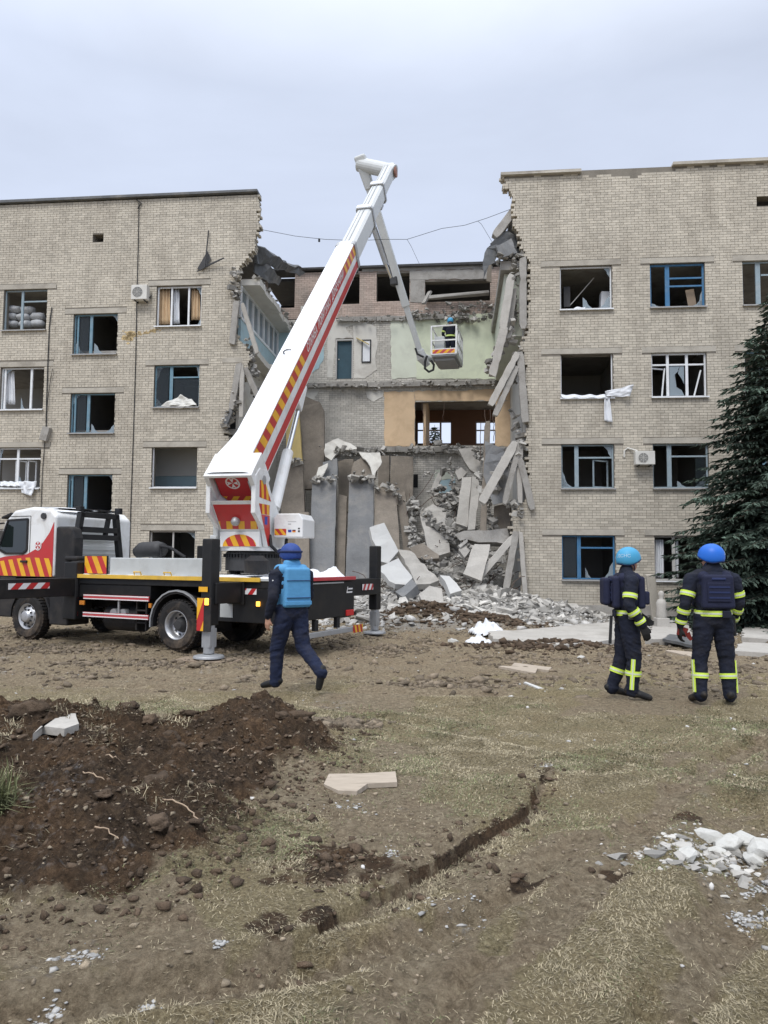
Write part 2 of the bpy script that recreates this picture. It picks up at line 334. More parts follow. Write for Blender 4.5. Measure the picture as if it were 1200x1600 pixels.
dL, sL, pL = seg_dist(X, Y, LEDGE); MN = np.maximum(MN, sst(0.05, 0.0, dL+0.12*nq)*sst(3.4, 2.0, pL)*0.7)
DU = np.clip(sst(0.05, 0.3, rubble_h(X, Y))*1.1, 0, 1)*(1-MN)
DU = np.maximum(DU, 0.62*sst(17.5, 20.5, Y-0.12*X)*sst(-2.5, 0.5, X)*sst(26, 25, Y)*(1-MN))
for nm, arr in (('soil', SO), ('dug', MN), ('dust', DU)):
    a = me.attributes.new(nm, 'FLOAT', 'POINT'); a.data.foreach_set('value', arr.reshape(-1).astype(np.float32))
def ground_mat():
    m = bpy.data.materials.new('muddy_turf'); m.use_nodes = True; t = m.node_tree; b = t.nodes['Principled BSDF']; L = t.links.new
    b.inputs['Roughness'].default_value = 0.9; b.inputs['Specular IOR Level'].default_value = 0.2
    co = N_(t, 'ShaderNodeTexCoord'); P = co.outputs['Object']
    def noise(sc, det=4, ro=0.6, st=None):
        n = N_(t, 'ShaderNodeTexNoise', inp={'Scale': sc, 'Detail': det, 'Roughness': ro})
        if st:
            mp = N_(t, 'ShaderNodeMapping', inp={'Scale': st}); L(P, mp.inputs[0]); L(mp.outputs[0], n.inputs['Vector'])
        else: L(P, n.inputs['Vector'])
        return n.outputs[0]
    def ramp(s, stops):
        r = N_(t, 'ShaderNodeValToRGB'); e = r.color_ramp.elements
        while len(e) < len(stops): e.new(0.5)
        for k, (p, c) in enumerate(stops): e[k].position = p; e[k].color = (*c, 1)
        L(s, r.inputs[0]); return r.outputs[0]
    def mix(f, a, c):
        k = N_(t, 'ShaderNodeMix', data_type='RGBA')
        L(f, k.inputs[0]); L(a, k.inputs[6]); L(c, k.inputs[7]); return k.outputs[2]
    def mr(s, a, c, lo=0.0, hi=1.0):
        k = N_(t, 'ShaderNodeMapRange', inp={'From Min': a, 'From Max': c, 'To Min': lo, 'To Max': hi}); L(s, k.inputs[0]); return k.outputs[0]
    def math_(op, a, c):
        k = N_(t, 'ShaderNodeMath', operation=op); L(a, k.inputs[0])
        if isinstance(c, float): k.inputs[1].default_value = c
        else: L(c, k.inputs[1])
        return k.outputs[0]
    grass = mix(mr(noise(1.6, 6, 0.65), 0.35, 0.65), ramp(noise(48, 8, 0.85), [(0.37, (0.097, 0.072, 0.041)), (0.5, (0.305, 0.243, 0.140)), (0.63, (0.595, 0.492, 0.308))]), ramp(noise(40, 8, 0.85), [(0.37, (0.089, 0.071, 0.041)), (0.5, (0.274, 0.231, 0.131)), (0.63, (0.515, 0.445, 0.274))]))  # dark stops of these three soil colours also paint in the shade of crevices
    mud = mix(mr(noise(2.3, 6), 0.35, 0.65), ramp(noise(26, 10, 0.82), [(0.37, (0.111, 0.083, 0.053)), (0.5, (0.283, 0.218, 0.143)), (0.63, (0.490, 0.402, 0.276))]), ramp(noise(17, 10, 0.82), [(0.37, (0.133, 0.105, 0.069)), (0.5, (0.304, 0.248, 0.166)), (0.63, (0.504, 0.423, 0.300))]))
    dug = mix(mr(noise(3.1, 6), 0.42, 0.62), ramp(noise(30, 10, 0.82), [(0.37, (0.025, 0.017, 0.012)), (0.5, (0.066, 0.045, 0.029)), (0.63, (0.144, 0.101, 0.063))]), ramp(noise(24, 10, 0.82), [(0.37, (0.040, 0.026, 0.014)), (0.5, (0.116, 0.071, 0.041)), (0.63, (0.232, 0.152, 0.087))]))
    sa = N_(t, 'ShaderNodeAttribute', attribute_name='soil').outputs['Fac']; da = N_(t, 'ShaderNodeAttribute', attribute_name='dug').outputs['Fac']
    br = noise(9, 6, 0.7)
    f1 = mr(math_('ADD', sa, math_('MULTIPLY', math_('SUBTRACT', br, 0.5), 1.1)), 0.35, 0.62)
    f2 = mr(math_('ADD', da, math_('MULTIPLY', math_('SUBTRACT', br, 0.5), 0.8)), 0.35, 0.6)
    c = mix(f2, mix(f1, grass, mud), dug)
    # thin frost and plaster dust lying in the hollows of the turf
    fr = math_('MULTIPLY', mr(noise(0.75, 6, 0.7), 0.58, 0.70), mr(noise(16, 5, 0.7), 0.5, 0.66)); fr = math_('MULTIPLY', fr, 0.85)
    white = N_(t, 'ShaderNodeRGB'); white.outputs[0].default_value = (0.50, 0.51, 0.53, 1)
    c = mix(fr, c, white.outputs[0])
    dust = N_(t, 'ShaderNodeAttribute', attribute_name='dust').outputs['Fac']
    c = mix(mr(math_('ADD', dust, math_('MULTIPLY', math_('SUBTRACT', br, 0.5), 0.9)), 0.3, 0.7), c, ramp(noise(14, 9, 0.8), [(0.25, (0.13, 0.12, 0.11)), (0.5, (0.30, 0.29, 0.27)), (0.8, (0.46, 0.45, 0.43))]))
    L(c, b.inputs['Base Color'])
    hgt = math_('ADD', noise(30, 9, 0.8), math_('MULTIPLY', noise(110, 4, 0.8), 0.5))
    bn = N_(t, 'ShaderNodeBump', inp={'Strength': 1.0, 'Distance': 0.05}); L(hgt, bn.inputs['Height']); L(bn.outputs[0], b.inputs['Normal'])
    return m
me.materials.append(ground_mat())
ground = bpy.data.objects.new('ground', me); COL.objects.link(ground); tag(ground, kind='structure')
# ------------------------------------------------------------------ building materials
mk('brick', (0.515, 0.472, 0.395), rough=0.9, var=0.12, scale=0.55, fine=0.08, tint=True, dirt=(0.24, 0.21, 0.17), dirt_amt=0.6, dirt_scale=0.75, dirt_lo=0.47, dirt_hi=0.74, stretch=(1, 1, 0.4), bump=0.35, bscale=60)
mk('brick_loose', (0.515, 0.472, 0.395), rough=0.9, var=0.14, scale=3, fine=0.10, objrand=0.2, dirt=(0.15, 0.125, 0.10), dirt_amt=0.35, dirt_scale=3, bump=0.35, bscale=60)
mk('brick_back', (0.56, 0.535, 0.485), rough=0.9, var=0.15, scale=0.9, tint=True, dirt=(0.25, 0.235, 0.21), dirt_amt=0.4, dirt_scale=0.5, bump=0.3, bscale=50)
mk('brick_red', (0.46, 0.365, 0.31), rough=0.9, var=0.2, scale=0.9, tint=True, dirt=(0.35, 0.31, 0.27), dirt_amt=0.6, dirt_scale=0.8, bump=0.3, bscale=50)
mk('mortar', (0.21, 0.19, 0.16), rough=0.95, var=0.2, scale=2, bump=0.3, bscale=40)
mk('concrete', (0.34, 0.325, 0.30), rough=0.9, var=0.16, scale=1.6, fine=0.1, dirt=(0.14, 0.125, 0.11), dirt_amt=0.55, dirt_scale=1.3, bump=0.4, bscale=25, tint=True)
mk('lintel_concrete', (0.42, 0.39, 0.335), rough=0.9, var=0.14, scale=2.5, fine=0.08, dirt=(0.14, 0.12, 0.10), dirt_amt=0.4, dirt_scale=1.0, bump=0.3, bscale=35)
mk('slab_grey', (0.20, 0.205, 0.21), rough=0.85, var=0.2, scale=1.1, fine=0.08, dirt=(0.33, 0.31, 0.28), dirt_amt=0.5, dirt_scale=0.9, bump=0.25, bscale=18, objrand=0.12)
mk('slab_brown', (0.235, 0.205, 0.17), rough=0.9, var=0.22, scale=1.2, fine=0.10, dirt=(0.10, 0.088, 0.075), dirt_amt=0.55, dirt_scale=1.0, bump=0.35, bscale=18, objrand=0.12)
mk('slab_pale', (0.43, 0.41, 0.375), rough=0.9, var=0.12, scale=1.5, fine=0.08, dirt=(0.27, 0.25, 0.22), dirt_amt=0.5, dirt_scale=1.2, bump=0.3, bscale=20)
mk('slab_white', (0.54, 0.54, 0.525), rough=0.9, var=0.06, scale=1.5, dirt=(0.45, 0.43, 0.40), dirt_amt=0.4, dirt_scale=1.6, bump=0.15, bscale=20)
mk('rubble', (0.42, 0.405, 0.375), rough=0.92, var=0.15, scale=3, tint=True, dirt=(0.24, 0.22, 0.19), dirt_amt=0.5, dirt_scale=2.0, bump=0.3, bscale=25)
mk('plaster', (0.60, 0.585, 0.54), rough=0.9, var=0.08, scale=1.2, dirt=(0.36, 0.33, 0.29), dirt_amt=0.5, dirt_scale=1.0)
mk('plaster_green', (0.60, 0.64, 0.49), rough=0.85, var=0.07, scale=1.0, dirt=(0.36, 0.38, 0.31), dirt_amt=0.5, dirt_scale=0.9)
mk('plaster_pale', (0.60, 0.63, 0.53), rough=0.85, var=0.06, scale=1.0, dirt=(0.44, 0.44, 0.38), dirt_amt=0.4, dirt_scale=0.9)
mk('plaster_orange', (0.66, 0.49, 0.32), rough=0.85, var=0.08, scale=1.0, dirt=(0.42, 0.29, 0.17), dirt_amt=0.4, dirt_scale=1.2)
mk('plaster_brown', (0.20, 0.11, 0.07), rough=0.9, var=0.1, scale=1.0)
mk('plaster_blue', (0.38, 0.52, 0.57), rough=0.85, var=0.08, scale=1.0, dirt=(0.30, 0.33, 0.33), dirt_amt=0.5)
mk('plaster_yellow', (0.60, 0.47, 0.20), rough=0.85, var=0.08, scale=1.0, dirt=(0.4, 0.33, 0.18), dirt_amt=0.5)
mk('room_wall', (0.42, 0.42, 0.41), rough=0.9, var=0.08, scale=1.0)
mk('room_white', (0.62, 0.61, 0.58), rough=0.9, var=0.06, scale=1.0)
mk('roof_felt', (0.10, 0.10, 0.10), rough=0.9, var=0.2, scale=3, bump=0.2)
mk('sheet_dark', (0.11, 0.115, 0.12), rough=0.6, var=0.2, scale=3, dirt=(0.25, 0.24, 0.22), dirt_amt=0.6)
mk('blue_wood', (0.14, 0.25, 0.32), rough=0.6, var=0.15, scale=5, dirt=(0.30, 0.33, 0.34), dirt_amt=0.4, dirt_scale=3)
mk('blue_bright', (0.055, 0.165, 0.31), rough=0.5, var=0.12, scale=5, dirt=(0.2, 0.27, 0.33), dirt_amt=0.3, dirt_scale=3)
mk('blue_grey_wood', (0.26, 0.33, 0.37), rough=0.6, var=0.12, scale=5, dirt=(0.4, 0.42, 0.42), dirt_amt=0.4, dirt_scale=3)
mk('white_pvc', (0.74, 0.76, 0.78), rough=0.4, var=0.04, scale=4, dirt=(0.5, 0.49, 0.46), dirt_amt=0.3, dirt_scale=3)
mk('grey_trim', (0.45, 0.44, 0.42), rough=0.7, var=0.1, scale=4)
mk('sill_metal', (0.34, 0.335, 0.33), rough=0.6, var=0.15, scale=4)
mk('cloth_white', (0.70, 0.72, 0.75), rough=0.9, var=0.06, scale=3)
mk('curtain_tan', (0.55, 0.40, 0.25), rough=0.9, var=0.1, scale=4)
mk('sack', (0.45, 0.46, 0.47), rough=0.8, var=0.15, scale=4, tint=True)
mk('dark_metal', (0.02, 0.021, 0.023), rough=0.5, var=0.2, scale=4)
mk('shade_black', (0.015, 0.015, 0.017), rough=0.9)  # near-black colour standing in for unlit depth
mk('door_blue', (0.035, 0.075, 0.10), rough=0.5, var=0.15, scale=3)
mk('ac_white', (0.62, 0.61, 0.57), rough=0.5, var=0.05, scale=3, dirt=(0.4, 0.37, 0.31), dirt_amt=0.4)
mk('stain_yellow', (0.52, 0.40, 0.22), rough=0.95, var=0.3, scale=6)
g = bpy.data.materials.new('window_glass'); g.use_nodes = True; bb = g.node_tree.nodes['Principled BSDF']
bb.inputs['Base Color'].default_value = (0.03, 0.04, 0.045, 1); bb.inputs['Roughness'].default_value = 0.05; bb.inputs['Alpha'].default_value = 0.35; bb.inputs['Specular IOR Level'].default_value = 0.6; MT['glass'] = g
# ------------------------------------------------------------------ facade frame: x = along, y = into the building, z = up
TH = math.atan(-0.1); FO = Vector((0, 26.2, 0)); FU = Vector((math.cos(TH), math.sin(TH), 0)); FN = Vector((-math.sin(TH), math.cos(TH), 0))
def fac(px, py, d=0.0):
    P = on_plane(px, py, FO+FN*d, FN); return (P-FO).dot(FU), P.z
def fw(u, d, z): return FO+FU*u+FN*d+Vector((0, 0, z))
DL, DR, DB = 1.11, 0.0, 7.66
CH, BL = 0.094, 0.26
WT = 0.40   # wall thickness
def brick_wall(root, u0, u1, z0, z1, d, holes, skips, left_edge=None, right_edge=None, key='brick', nparts=0, sel=None, seed=1, mass='brickwork', back=True, name='facade_wall', topf=None):
    """courses of single bricks on a mortar core; left_edge/right_edge(z) give a ragged end; holes go through, skips only leave bricks out"""
    rr = random.Random(seed); core = MB(); bk = MB(); cand = []
    nc = int((z1-z0)/CH)
    for k in range(nc):
        za = z0+k*CH; zb = za+CH; zm = (za+zb)/2
        a = u0 if left_edge is None else left_edge(zm); b = u1 if right_edge is None else right_edge(zm)
        def cut(iv, hs, lo, hi):
            for h in hs:
                if h[2] < hi-1e-3 and h[3] > lo+1e-3:
                    o = []
                    for s, t in iv:
                        if h[1] <= s or h[0] >= t: o.append((s, t)); continue
                        if h[0]-s > 0.01: o.append((s, h[0]))
                        if t-h[1] > 0.01: o.append((h[1], t))
                    iv = o
            return iv
        ae = a+(0.22 if left_edge else 0); be = b-(0.22 if right_edge else 0)
        if back:
            # mortar core split at hole edges inside this course
            zs = sorted({za, zb}|{h[q] for h in holes for q in (2, 3) if za < h[q] < zb})
            for s0, s1 in zip(zs[:-1], zs[1:]):
                for s, t in cut([(ae, be)], holes, s0, s1): core.span(s, t, d+0.012, d+WT, s0, s1)
        off = (k % 2)*BL/2+rr.uniform(-0.01, 0.01)
        header = (k % 6 == 3)
        bl = BL/2 if header else BL
        hs = holes+skips
        s0 = math.floor((u0-1-off)/bl)*bl+off; n = int((u1-u0+2.5)/bl)+2
        for i in range(n):
            x0 = s0+i*bl; x1 = x0+bl-0.012
            if x1 < a or x0 > b: continue
            if (left_edge and x0 < a) or (right_edge and x1 > b):
                x0 = max(x0, a); x1 = min(x1, b)
            x0 = max(x0, u0); x1 = min(x1, u1)
            if x1-x0 < 0.03: continue
            for p, q2 in cut([(x0, x1)], hs, za+0.02, zb-0.02):
                if q2-p < 0.03: continue
                if topf and zb > topf((p+q2)/2)+rr.uniform(-0.05, 0.05): continue
                pr = rr.uniform(-0.003, 0.003); tn = rr.choice((0.86, 0.92, 0.96, 1.0, 1.0, 1.04, 1.08))*rr.uniform(0.97, 1.03)
                edge = (left_edge and p < a+0.55) or (right_edge and q2 > b-0.55)
                if nparts and not edge and q2-p > 0.2 and (sel is None or sel(p, zm)): cand.append((p, q2, d+pr, za, tn)); continue
                if edge:
                    for w, (ya, yb) in enumerate(((0, 0.115), (0.128, 0.243), (0.256, WT))):
                        e0, e1 = p, q2
                        if w:
                            jg = rr.uniform(-0.13, 0.13)
                            if left_edge: e0 = max(a, p+jg)
                            else: e1 = min(b, q2+jg)
                        if e1-e0 > 0.03: bk.span(e0, e1, d+pr+ya, d+pr+yb, za+0.006, zb-0.006, 0, tn)
                else: bk.span(p, q2, d+pr, d+0.03, za+0.006, zb-0.006, 0, tn)
    if back: core.build(name, 'mortar', root)
    if nparts:
        cand.sort(key=lambda c: (fw(c[0], c[2], c[3])-Vector((0, 0, CAM_Z))).length); meshes = []
        for tv in (0.82, 0.9, 0.97, 1.03, 1.1):
            m_ = MB(); m_.span(-(BL-0.012)/2, (BL-0.012)/2, 0, 0.03, 0, CH-0.012, 0, tv); meshes.append(m_.mesh('brick', key))
        for c in cand[:nparts]: link_mesh('brick', rr.choice(meshes), root, ((c[0]+c[1])/2, c[2], c[3]+0.006))
        for p, q2, dd, za, tn in cand[nparts:]: bk.span(p, q2, dd, d+0.03, za+0.006, za+CH-0.006, 0, tn)
    o = bk.build(mass, key, root); tag(o, kind='stuff'); return o
def interp(pts):
    zs = [p[0] for p in pts]; us = [p[1] for p in pts]; rr = random.Random(len(pts)*3+int(us[0]*10)); cache = {}
    def f(z):
        k = round(z/CH)
        if k not in cache: cache[k] = rr.choice((-0.11, -0.06, 0, 0.05, 0.1, 0.13))*0.7+rr.uniform(-0.03, 0.03)
        return float(np.interp(z, zs, us))+cache[k]
    return f
def window(root, u0, u1, z0, z1, d, m, mull=(), trans=(), fr=0.055, sill='sill_metal', depth=0.06, inset=0.12, panes=(), label=None, open_sash=None, top=True):
    """frame with mullions [(u fraction, width)], transoms [(z fraction, from fraction, to fraction)], panes [(u0,u1,z0,z1 fractions)]"""
    w, h = u1-u0, z1-z0; y0, y1 = d+inset, d+inset+depth; f = MB(); g_ = 0.004
    f.span(u0+g_, u0+fr, y0, y1, z0+g_, z1-g_); f.span(u1-fr, u1-g_, y0, y1, z0+g_, z1-g_)
    f.span(u0+fr, u1-fr, y0, y1, z0+g_, z0+fr)
    if top: f.span(u0+fr, u1-fr, y0, y1, z1-fr, z1-g_)
    for fx, ww in mull: f.span(u0+w*fx-ww/2, u0+w*fx+ww/2, y0-0.004, y1-0.004, z0+fr, z1-fr)
    for fz, fa, fb in trans: f.span(u0+max(fr, w*fa), u0+min(w-fr, w*fb), y0+0.004, y1-0.008, z0+h*fz-0.03, z0+h*fz+0.03)
    o = f.build('window', m, root, bevel=0.004, seg=1)
    if label: o['label'] = label
    if sill:
        s = MB(); s.box(((u0+u1)/2, d+0.02, z0-0.012), (w+0.06, 0.26, 0.02)); s.box(((u0+u1)/2, d-0.105, z0-0.035), (w+0.06, 0.012, 0.03)); s.build('sill', sill, o)
    for (a, b, c, e_) in panes:
        p = MB(); p.span(u0+w*a, u0+w*b, y0+0.025, y0+0.029, z0+h*c, z0+h*e_); p.build('pane', 'glass', o)
    if open_sash:
        for (fx, fz0, fz1, ww, ang, hinge) in open_sash:      # a casement swung into the room
            s = MB(); sw = w*ww; sh = h*(fz1-fz0); t = 0.045
            for aa in ((0, t, 0, sh), (sw-t, sw, 0, sh), (t, sw-t, 0, t), (t, sw-t, sh-t, sh)): s.span(aa[0], aa[1], 0, 0.04, aa[2], aa[3])
            s.build('sash', m, o, loc=(u0+w*fx, y1+0.005, z0+h*fz0), rot=(0, 0, ang))
    return o
def lintel(root, u0, u1, z, d, h=0.21, thick=WT, pad=(0.25, 0.25)):
    o = MB().box(((u0+u1)/2+(pad[1]-pad[0])/2, d+thick/2-0.002, z+h/2), (u1-u0+pad[0]+pad[1], thick+0.012, h-0.006), jit=0.006).build('lintel', 'lintel_concrete', root, bevel=0.01, seg=1); return o
def rooms(root, u0, u1, d, floors, walls, deep=5.5, dado=None, ceil=None):
    for z in floors:
        MB().span(u0, u1, d+WT+0.01, d+deep, z-0.22, z).build('floor_slab', 'concrete', root)
    for u, za, zb in walls: MB().span(u-0.06, u+0.06, d+WT+0.02, d+deep-0.02, za, zb).build('partition', 'room_wall', root)
    MB().span(u0, u1, d+deep+0.01, d+deep+0.25, floors[0]-0.3, floors[-1]+0.2).build('rear_wall', 'room_wall', root)
# ================================================================== RIGHT WING
rw = empty('brick_building', FO, (0, 0, TH)); tag(rw, 'pale brick building wing on the right behind the spruce, torn along its left edge', 'building')
ru1 = 16.5
def pts_edge(pl, d): return sorted([(fac(x, y, d)[1], fac(x, y, d)[0]) for x, y in pl])
R_EDGE = interp(pts_edge([(783, 270), (788, 290), (802, 312), (804, 345), (812, 378), (824, 412), (823, 470), (821, 520), (812, 545), (820, 575), (823, 650), (822, 690), (823, 740), (824, 775), (797, 800), (797, 828), (812, 842), (814, 900), (812, 990)], 0))
cA, cB, cC = (6.22, 8.03), (9.33, 11.2), (12.45, 14.3)
zt = [2.68, 5.87, 9.07, 12.26]; zb_ = [1.15, 4.32, 7.5, 10.68]
wins = [(c[0], c[1], zb_[k], zt[k]) for c in (cA, cB, cC) for k in range(4)]
vent = (*sorted((fac(1182, 307)[0], fac(1215, 307)[0])), fac(1182, 322)[1], fac(1182, 307)[1])
holes = [h for h in wins]+[vent]
skips = [(h[0]-0.32-(0.35 if h[0] < 7 else 0), h[1]+0.32, h[3], h[3]+0.21) for h in wins]
def rtop(u):
    za = 15.68
    return za if u < fac(908, 268)[0] else (za-0.10-0.12*math.sin(u*3)*0.5 if u < fac(1050, 262)[0] else 15.78)
brick_wall(rw, 4.2, ru1, -0.3, 15.85, 0.0, holes, skips, left_edge=R_EDGE, nparts=300, sel=lambda u, z: u > 7.3 and u < 10.6 and z < 6.5, seed=3, topf=rtop)
for i, h in enumerate(wins): lintel(rw, h[0], h[1], h[3], 0.0, pad=(0.32+(0.35 if h[0] < 7 else 0), 0.32))
MB().box(((4.15+fac(908, 268)[0])/2, 0.15, 15.70), (fac(908, 268)[0]-4.15, 0.62, 0.10), jit=0.02).build('coping', 'lintel_concrete', rw)
MB().box(((fac(1050, 262)[0]+ru1)/2, 0.15, 15.82), (ru1-fac(1050, 262)[0], 0.62, 0.12), jit=0.02).build('coping', 'lintel_concrete', rw)
MB().span(4.6, ru1, 0.42, 8.0, 12.9, 13.1).build('floor_slab', 'concrete', rw); MB().span(4.6, ru1, 0.45, 8.0, 15.0, 15.2).build('roof', 'roof_felt', rw)
rooms(rw, 5.05, ru1, 0.0, [0.35, 3.5, 6.7, 9.9, 12.6], [(5.0, 0.35, 12.4), (8.7, 0.35, 3.28), (8.7, 3.5, 6.48), (8.7, 6.7, 9.68), (8.7, 9.9, 12.38), (11.8, 0.35, 3.28), (11.8, 3.5, 6.48), (11.8, 6.7, 9.68), (11.8, 9.9, 12.38)])
MB().span(5.0, ru1, -0.04, 0.42, -0.6, 0.28).build('plinth', 'concrete', rw)
W = [wins[i] for i in range(12)]
# col A bottom..top, col B, col C
window(rw, *W[0][:2], *W[0][2:], 0.0, 'blue_bright', mull=[(0.33, 0.13)], trans=[(0.72, 0.36, 1.0)], panes=[(0.04, 0.28, 0.05, 0.95)])
window(rw, *W[1][:2], *W[1][2:], 0.0, 'blue_grey_wood', mull=[(0.30, 0.14)], trans=[(0.70, 0.33, 1.0)], open_sash=[(0.62, 0.03, 0.66, 0.36, rad(28), 0)])
window(rw, *W[2][:2], *W[2][2:], 0.0, 'white_pvc', fr=0.045, sill='white_pvc', top=False)
window(rw, *W[3][:2], *W[3][2:], 0.0, 'white_pvc', fr=0.05, sill='white_pvc')
window(rw, *W[4][:2], *W[4][2:], 0.0, 'grey_trim', mull=[(0.36, 0.10)], sill='white_pvc')
window(rw, *W[5][:2], *W[5][2:], 0.0, 'blue_grey_wood', mull=[(0.31, 0.15)], trans=[(0.72, 0.34, 1.0)], panes=[(0.78, 0.97, 0.05, 0.68)])
wB3 = window(rw, *W[6][:2], *W[6][2:], 0.0, 'white_pvc', mull=[(0.31, 0.09), (0.655, 0.09)], trans=[(0.74, 0.0, 1.0)], fr=0.06, sill='white_pvc')
window(rw, *W[7][:2], *W[7][2:], 0.0, 'blue_bright', mull=[(0.33, 0.15)], trans=[(0.68, 0.37, 1.0), (0.5, 0.37, 1.0)], fr=0.07)
for k in (8, 9, 10): window(rw, *W[k][:2], *W[k][2:], 0.0, 'blue_wood', mull=[(0.33, 0.13)], trans=[(0.7, 0.36, 1.0)], panes=[(0.4, 0.96, 0.05, 0.66)])
window(rw, *W[11][:2], *W[11][2:], 0.0, 'blue_grey_wood', mull=[(0.30, 0.16)], trans=[(0.7, 0.36, 1.0)])
gl2 = bpy.data.materials.new('dusty_glass'); gl2.use_nodes = True; b2 = gl2.node_tree.nodes['Principled BSDF']; b2.inputs['Base Color'].default_value = (0.30, 0.36, 0.40, 1); b2.inputs['Roughness'].default_value = 0.2; b2.inputs['Alpha'].default_value = 0.7; MT['dusty_glass'] = gl2
# broken pane and leaning sashes of the white three-part window
u0, u1, z0, z1 = W[6]; w_, h_ = u1-u0, z1-z0
pb = MB()
for poly in ([(0.345, 0.05), (0.61, 0.05), (0.56, 0.17), (0.47, 0.24), (0.46, 0.36), (0.345, 0.3)], [(0.345, 0.3), (0.46, 0.36), (0.44, 0.52), (0.52, 0.62), (0.40, 0.72), (0.345, 0.71)], [(0.61, 0.3), (0.61, 0.71), (0.54, 0.71), (0.5, 0.55), (0.57, 0.42)], [(0.40, 0.71), (0.54, 0.71), (0.50, 0.63)]):
    pb.prism([(u0+w_*a, z0+h_*b) for a, b in poly], lambda a, b, t: Vector((a, t, b)), 0.15, 0.154)
pb.build('broken_pane', 'dusty_glass', wB3)
for (a, b) in (((0.03, 0.68), (0.24, 0.66)), ((0.27, 0.68), (0.22, 0.05)), ((0.92, 0.62), (0.80, 0.05))):
    MB().bar((u0+w_*a[0], 0.22, z0+h_*a[1]), (u0+w_*b[0], 0.26, z0+h_*b[1]), 0.05, 0.05).build('loose_sash', 'white_pvc', wB3)
# ================================================================== LEFT WING
lw = empty('brick_building', FO, (0, 0, TH)); tag(lw, 'pale brick building wing on the left behind the truck, torn along its right edge', 'building')
L_EDGE = interp(pts_edge([(408, 296), (401, 318), (407, 345), (399, 380), (386, 405), (370, 425), (366, 470), (364, 520), (386, 545), (392, 560), (381, 590), (366, 615), (362, 650), (350, 665), (356, 700), (352, 830), (362, 990)], DL))
lP, lQ, lR = (-15.5, -13.66), (-12.53, -10.70), (-9.15, -7.33)
ltR = [2.82, 6.04, 9.26, 12.42]; lbR = [1.3, 4.48, 7.6, 10.8]
ltQ = [1.8, 5.0, 8.2, 11.38]; lbQ = [0.2, 3.3, 6.62, 9.75]
lwins = [(*lR, lbR[k], ltR[k]) for k in range(4)]+[(*lP, lbR[k]-0.02, ltR[k]+0.03) for k in range(4)]+[(*lQ, lbQ[k], ltQ[k]) for k in range(1, 4)]
lvent = (*sorted((fac(145, 366, DL)[0], fac(162, 366, DL)[0])), fac(150, 378, DL)[1], fac(150, 366, DL)[1])
lskips = [(h[0]-0.36, h[1]+0.36, h[3], h[3]+0.21) for h in lwins]
brick_wall(lw, -19.5, -4.4, -0.3, 16.0, DL, lwins+[lvent], lskips, right_edge=L_EDGE, nparts=300, sel=lambda u, z: -12 < u < -6.0 and 3.2 < z < 12, seed=4)
for h in lwins: lintel(lw, h[0], h[1], h[3], DL, pad=(0.36, 0.36))
lintel(lw, lR[1]+0.9, lR[1]+1.5, 9.3, DL, pad=(0.0, 0.2)); lintel(lw, lR[1]+0.9, lR[1]+1.2, 6.06, DL, pad=(0, 0.2))
MB().box((-12.3, DL+0.15, 16.05), (14.3, 0.6, 0.09), jit=0.015).build('coping', 'sheet_dark', lw)
rooms(lw, -19.5, -5.9, DL, [0.35, 3.6, 6.8, 10.0, 12.75], [(u, a, b) for u in (-13.2, -10.1) for a, b in ((0.35, 3.38), (3.6, 6.58), (6.8, 9.78), (10.0, 12.53))])
MB().span(-19.5, -6.0, DL+0.45, DL+7, 15.1, 15.3).build('roof', 'roof_felt', lw)
MB().span(-19.5, -6, DL-0.04, DL+0.42, -0.6, 0.25).build('plinth', 'concrete', lw)
# the lit white room with a blue dado on the second floor
MB().span(-9.9, -6.4, DL+2.0, DL+2.1, 3.62, 5.15).build('painted_dado', 'plaster_blue', lw); MB().span(-9.9, -6.4, DL+2.0, DL+2.1, 5.16, 6.5).build('plaster_panel', 'room_white', lw)
V = lwins
window(lw, *V[0][:2], *V[0][2:], DL, 'grey_trim', mull=[(0.5, 0.06)], sill=None)
window(lw, *V[1][:2], *V[1][2:], DL, 'white_pvc', fr=0.045, sill='white_pvc', top=False)
window(lw, *V[2][:2], *V[2][2:], DL, 'blue_wood', mull=[(0.36, 0.13)], trans=[(0.72, 0.39, 1.0)], panes=[(0.04, 0.3, 0.05, 0.95), (0.42, 0.96, 0.05, 0.68)])
window(lw, *V[3][:2], *V[3][2:], DL, 'white_pvc', mull=[(0.32, 0.07), (0.70, 0.07)], fr=0.06, sill='white_pvc')
window(lw, *V[4][:2], *V[4][2:], DL, 'white_pvc', mull=[(0.4, 0.08)], trans=[(0.7, 0, 1.0)], sill='white_pvc')
window(lw, *V[5][:2], *V[5][2:], DL, 'white_pvc', mull=[(0.45, 0.1)], trans=[(0.73, 0, 1.0)], sill='white_pvc', open_sash=[(0.38, 0.05, 0.7, 0.22, rad(40), 0), (0.66, 0.05, 0.7, 0.2, rad(60), 0)])
window(lw, *V[6][:2], *V[6][2:], DL, 'white_pvc', mull=[(0.08, 0.08), (0.68, 0.09)], sill='white_pvc')
window(lw, *V[7][:2], *V[7][2:], DL, 'blue_grey_wood', mull=[(0.4, 0.1)], trans=[(0.72, 0.43, 1.0)])
for k in (8, 9, 10): window(lw, *V[k][:2], *V[k][2:], DL, 'blue_wood', mull=[(0.08, 0.07), (0.38, 0.12)], panes=[(0.12, 0.32, 0.05, 0.95)])

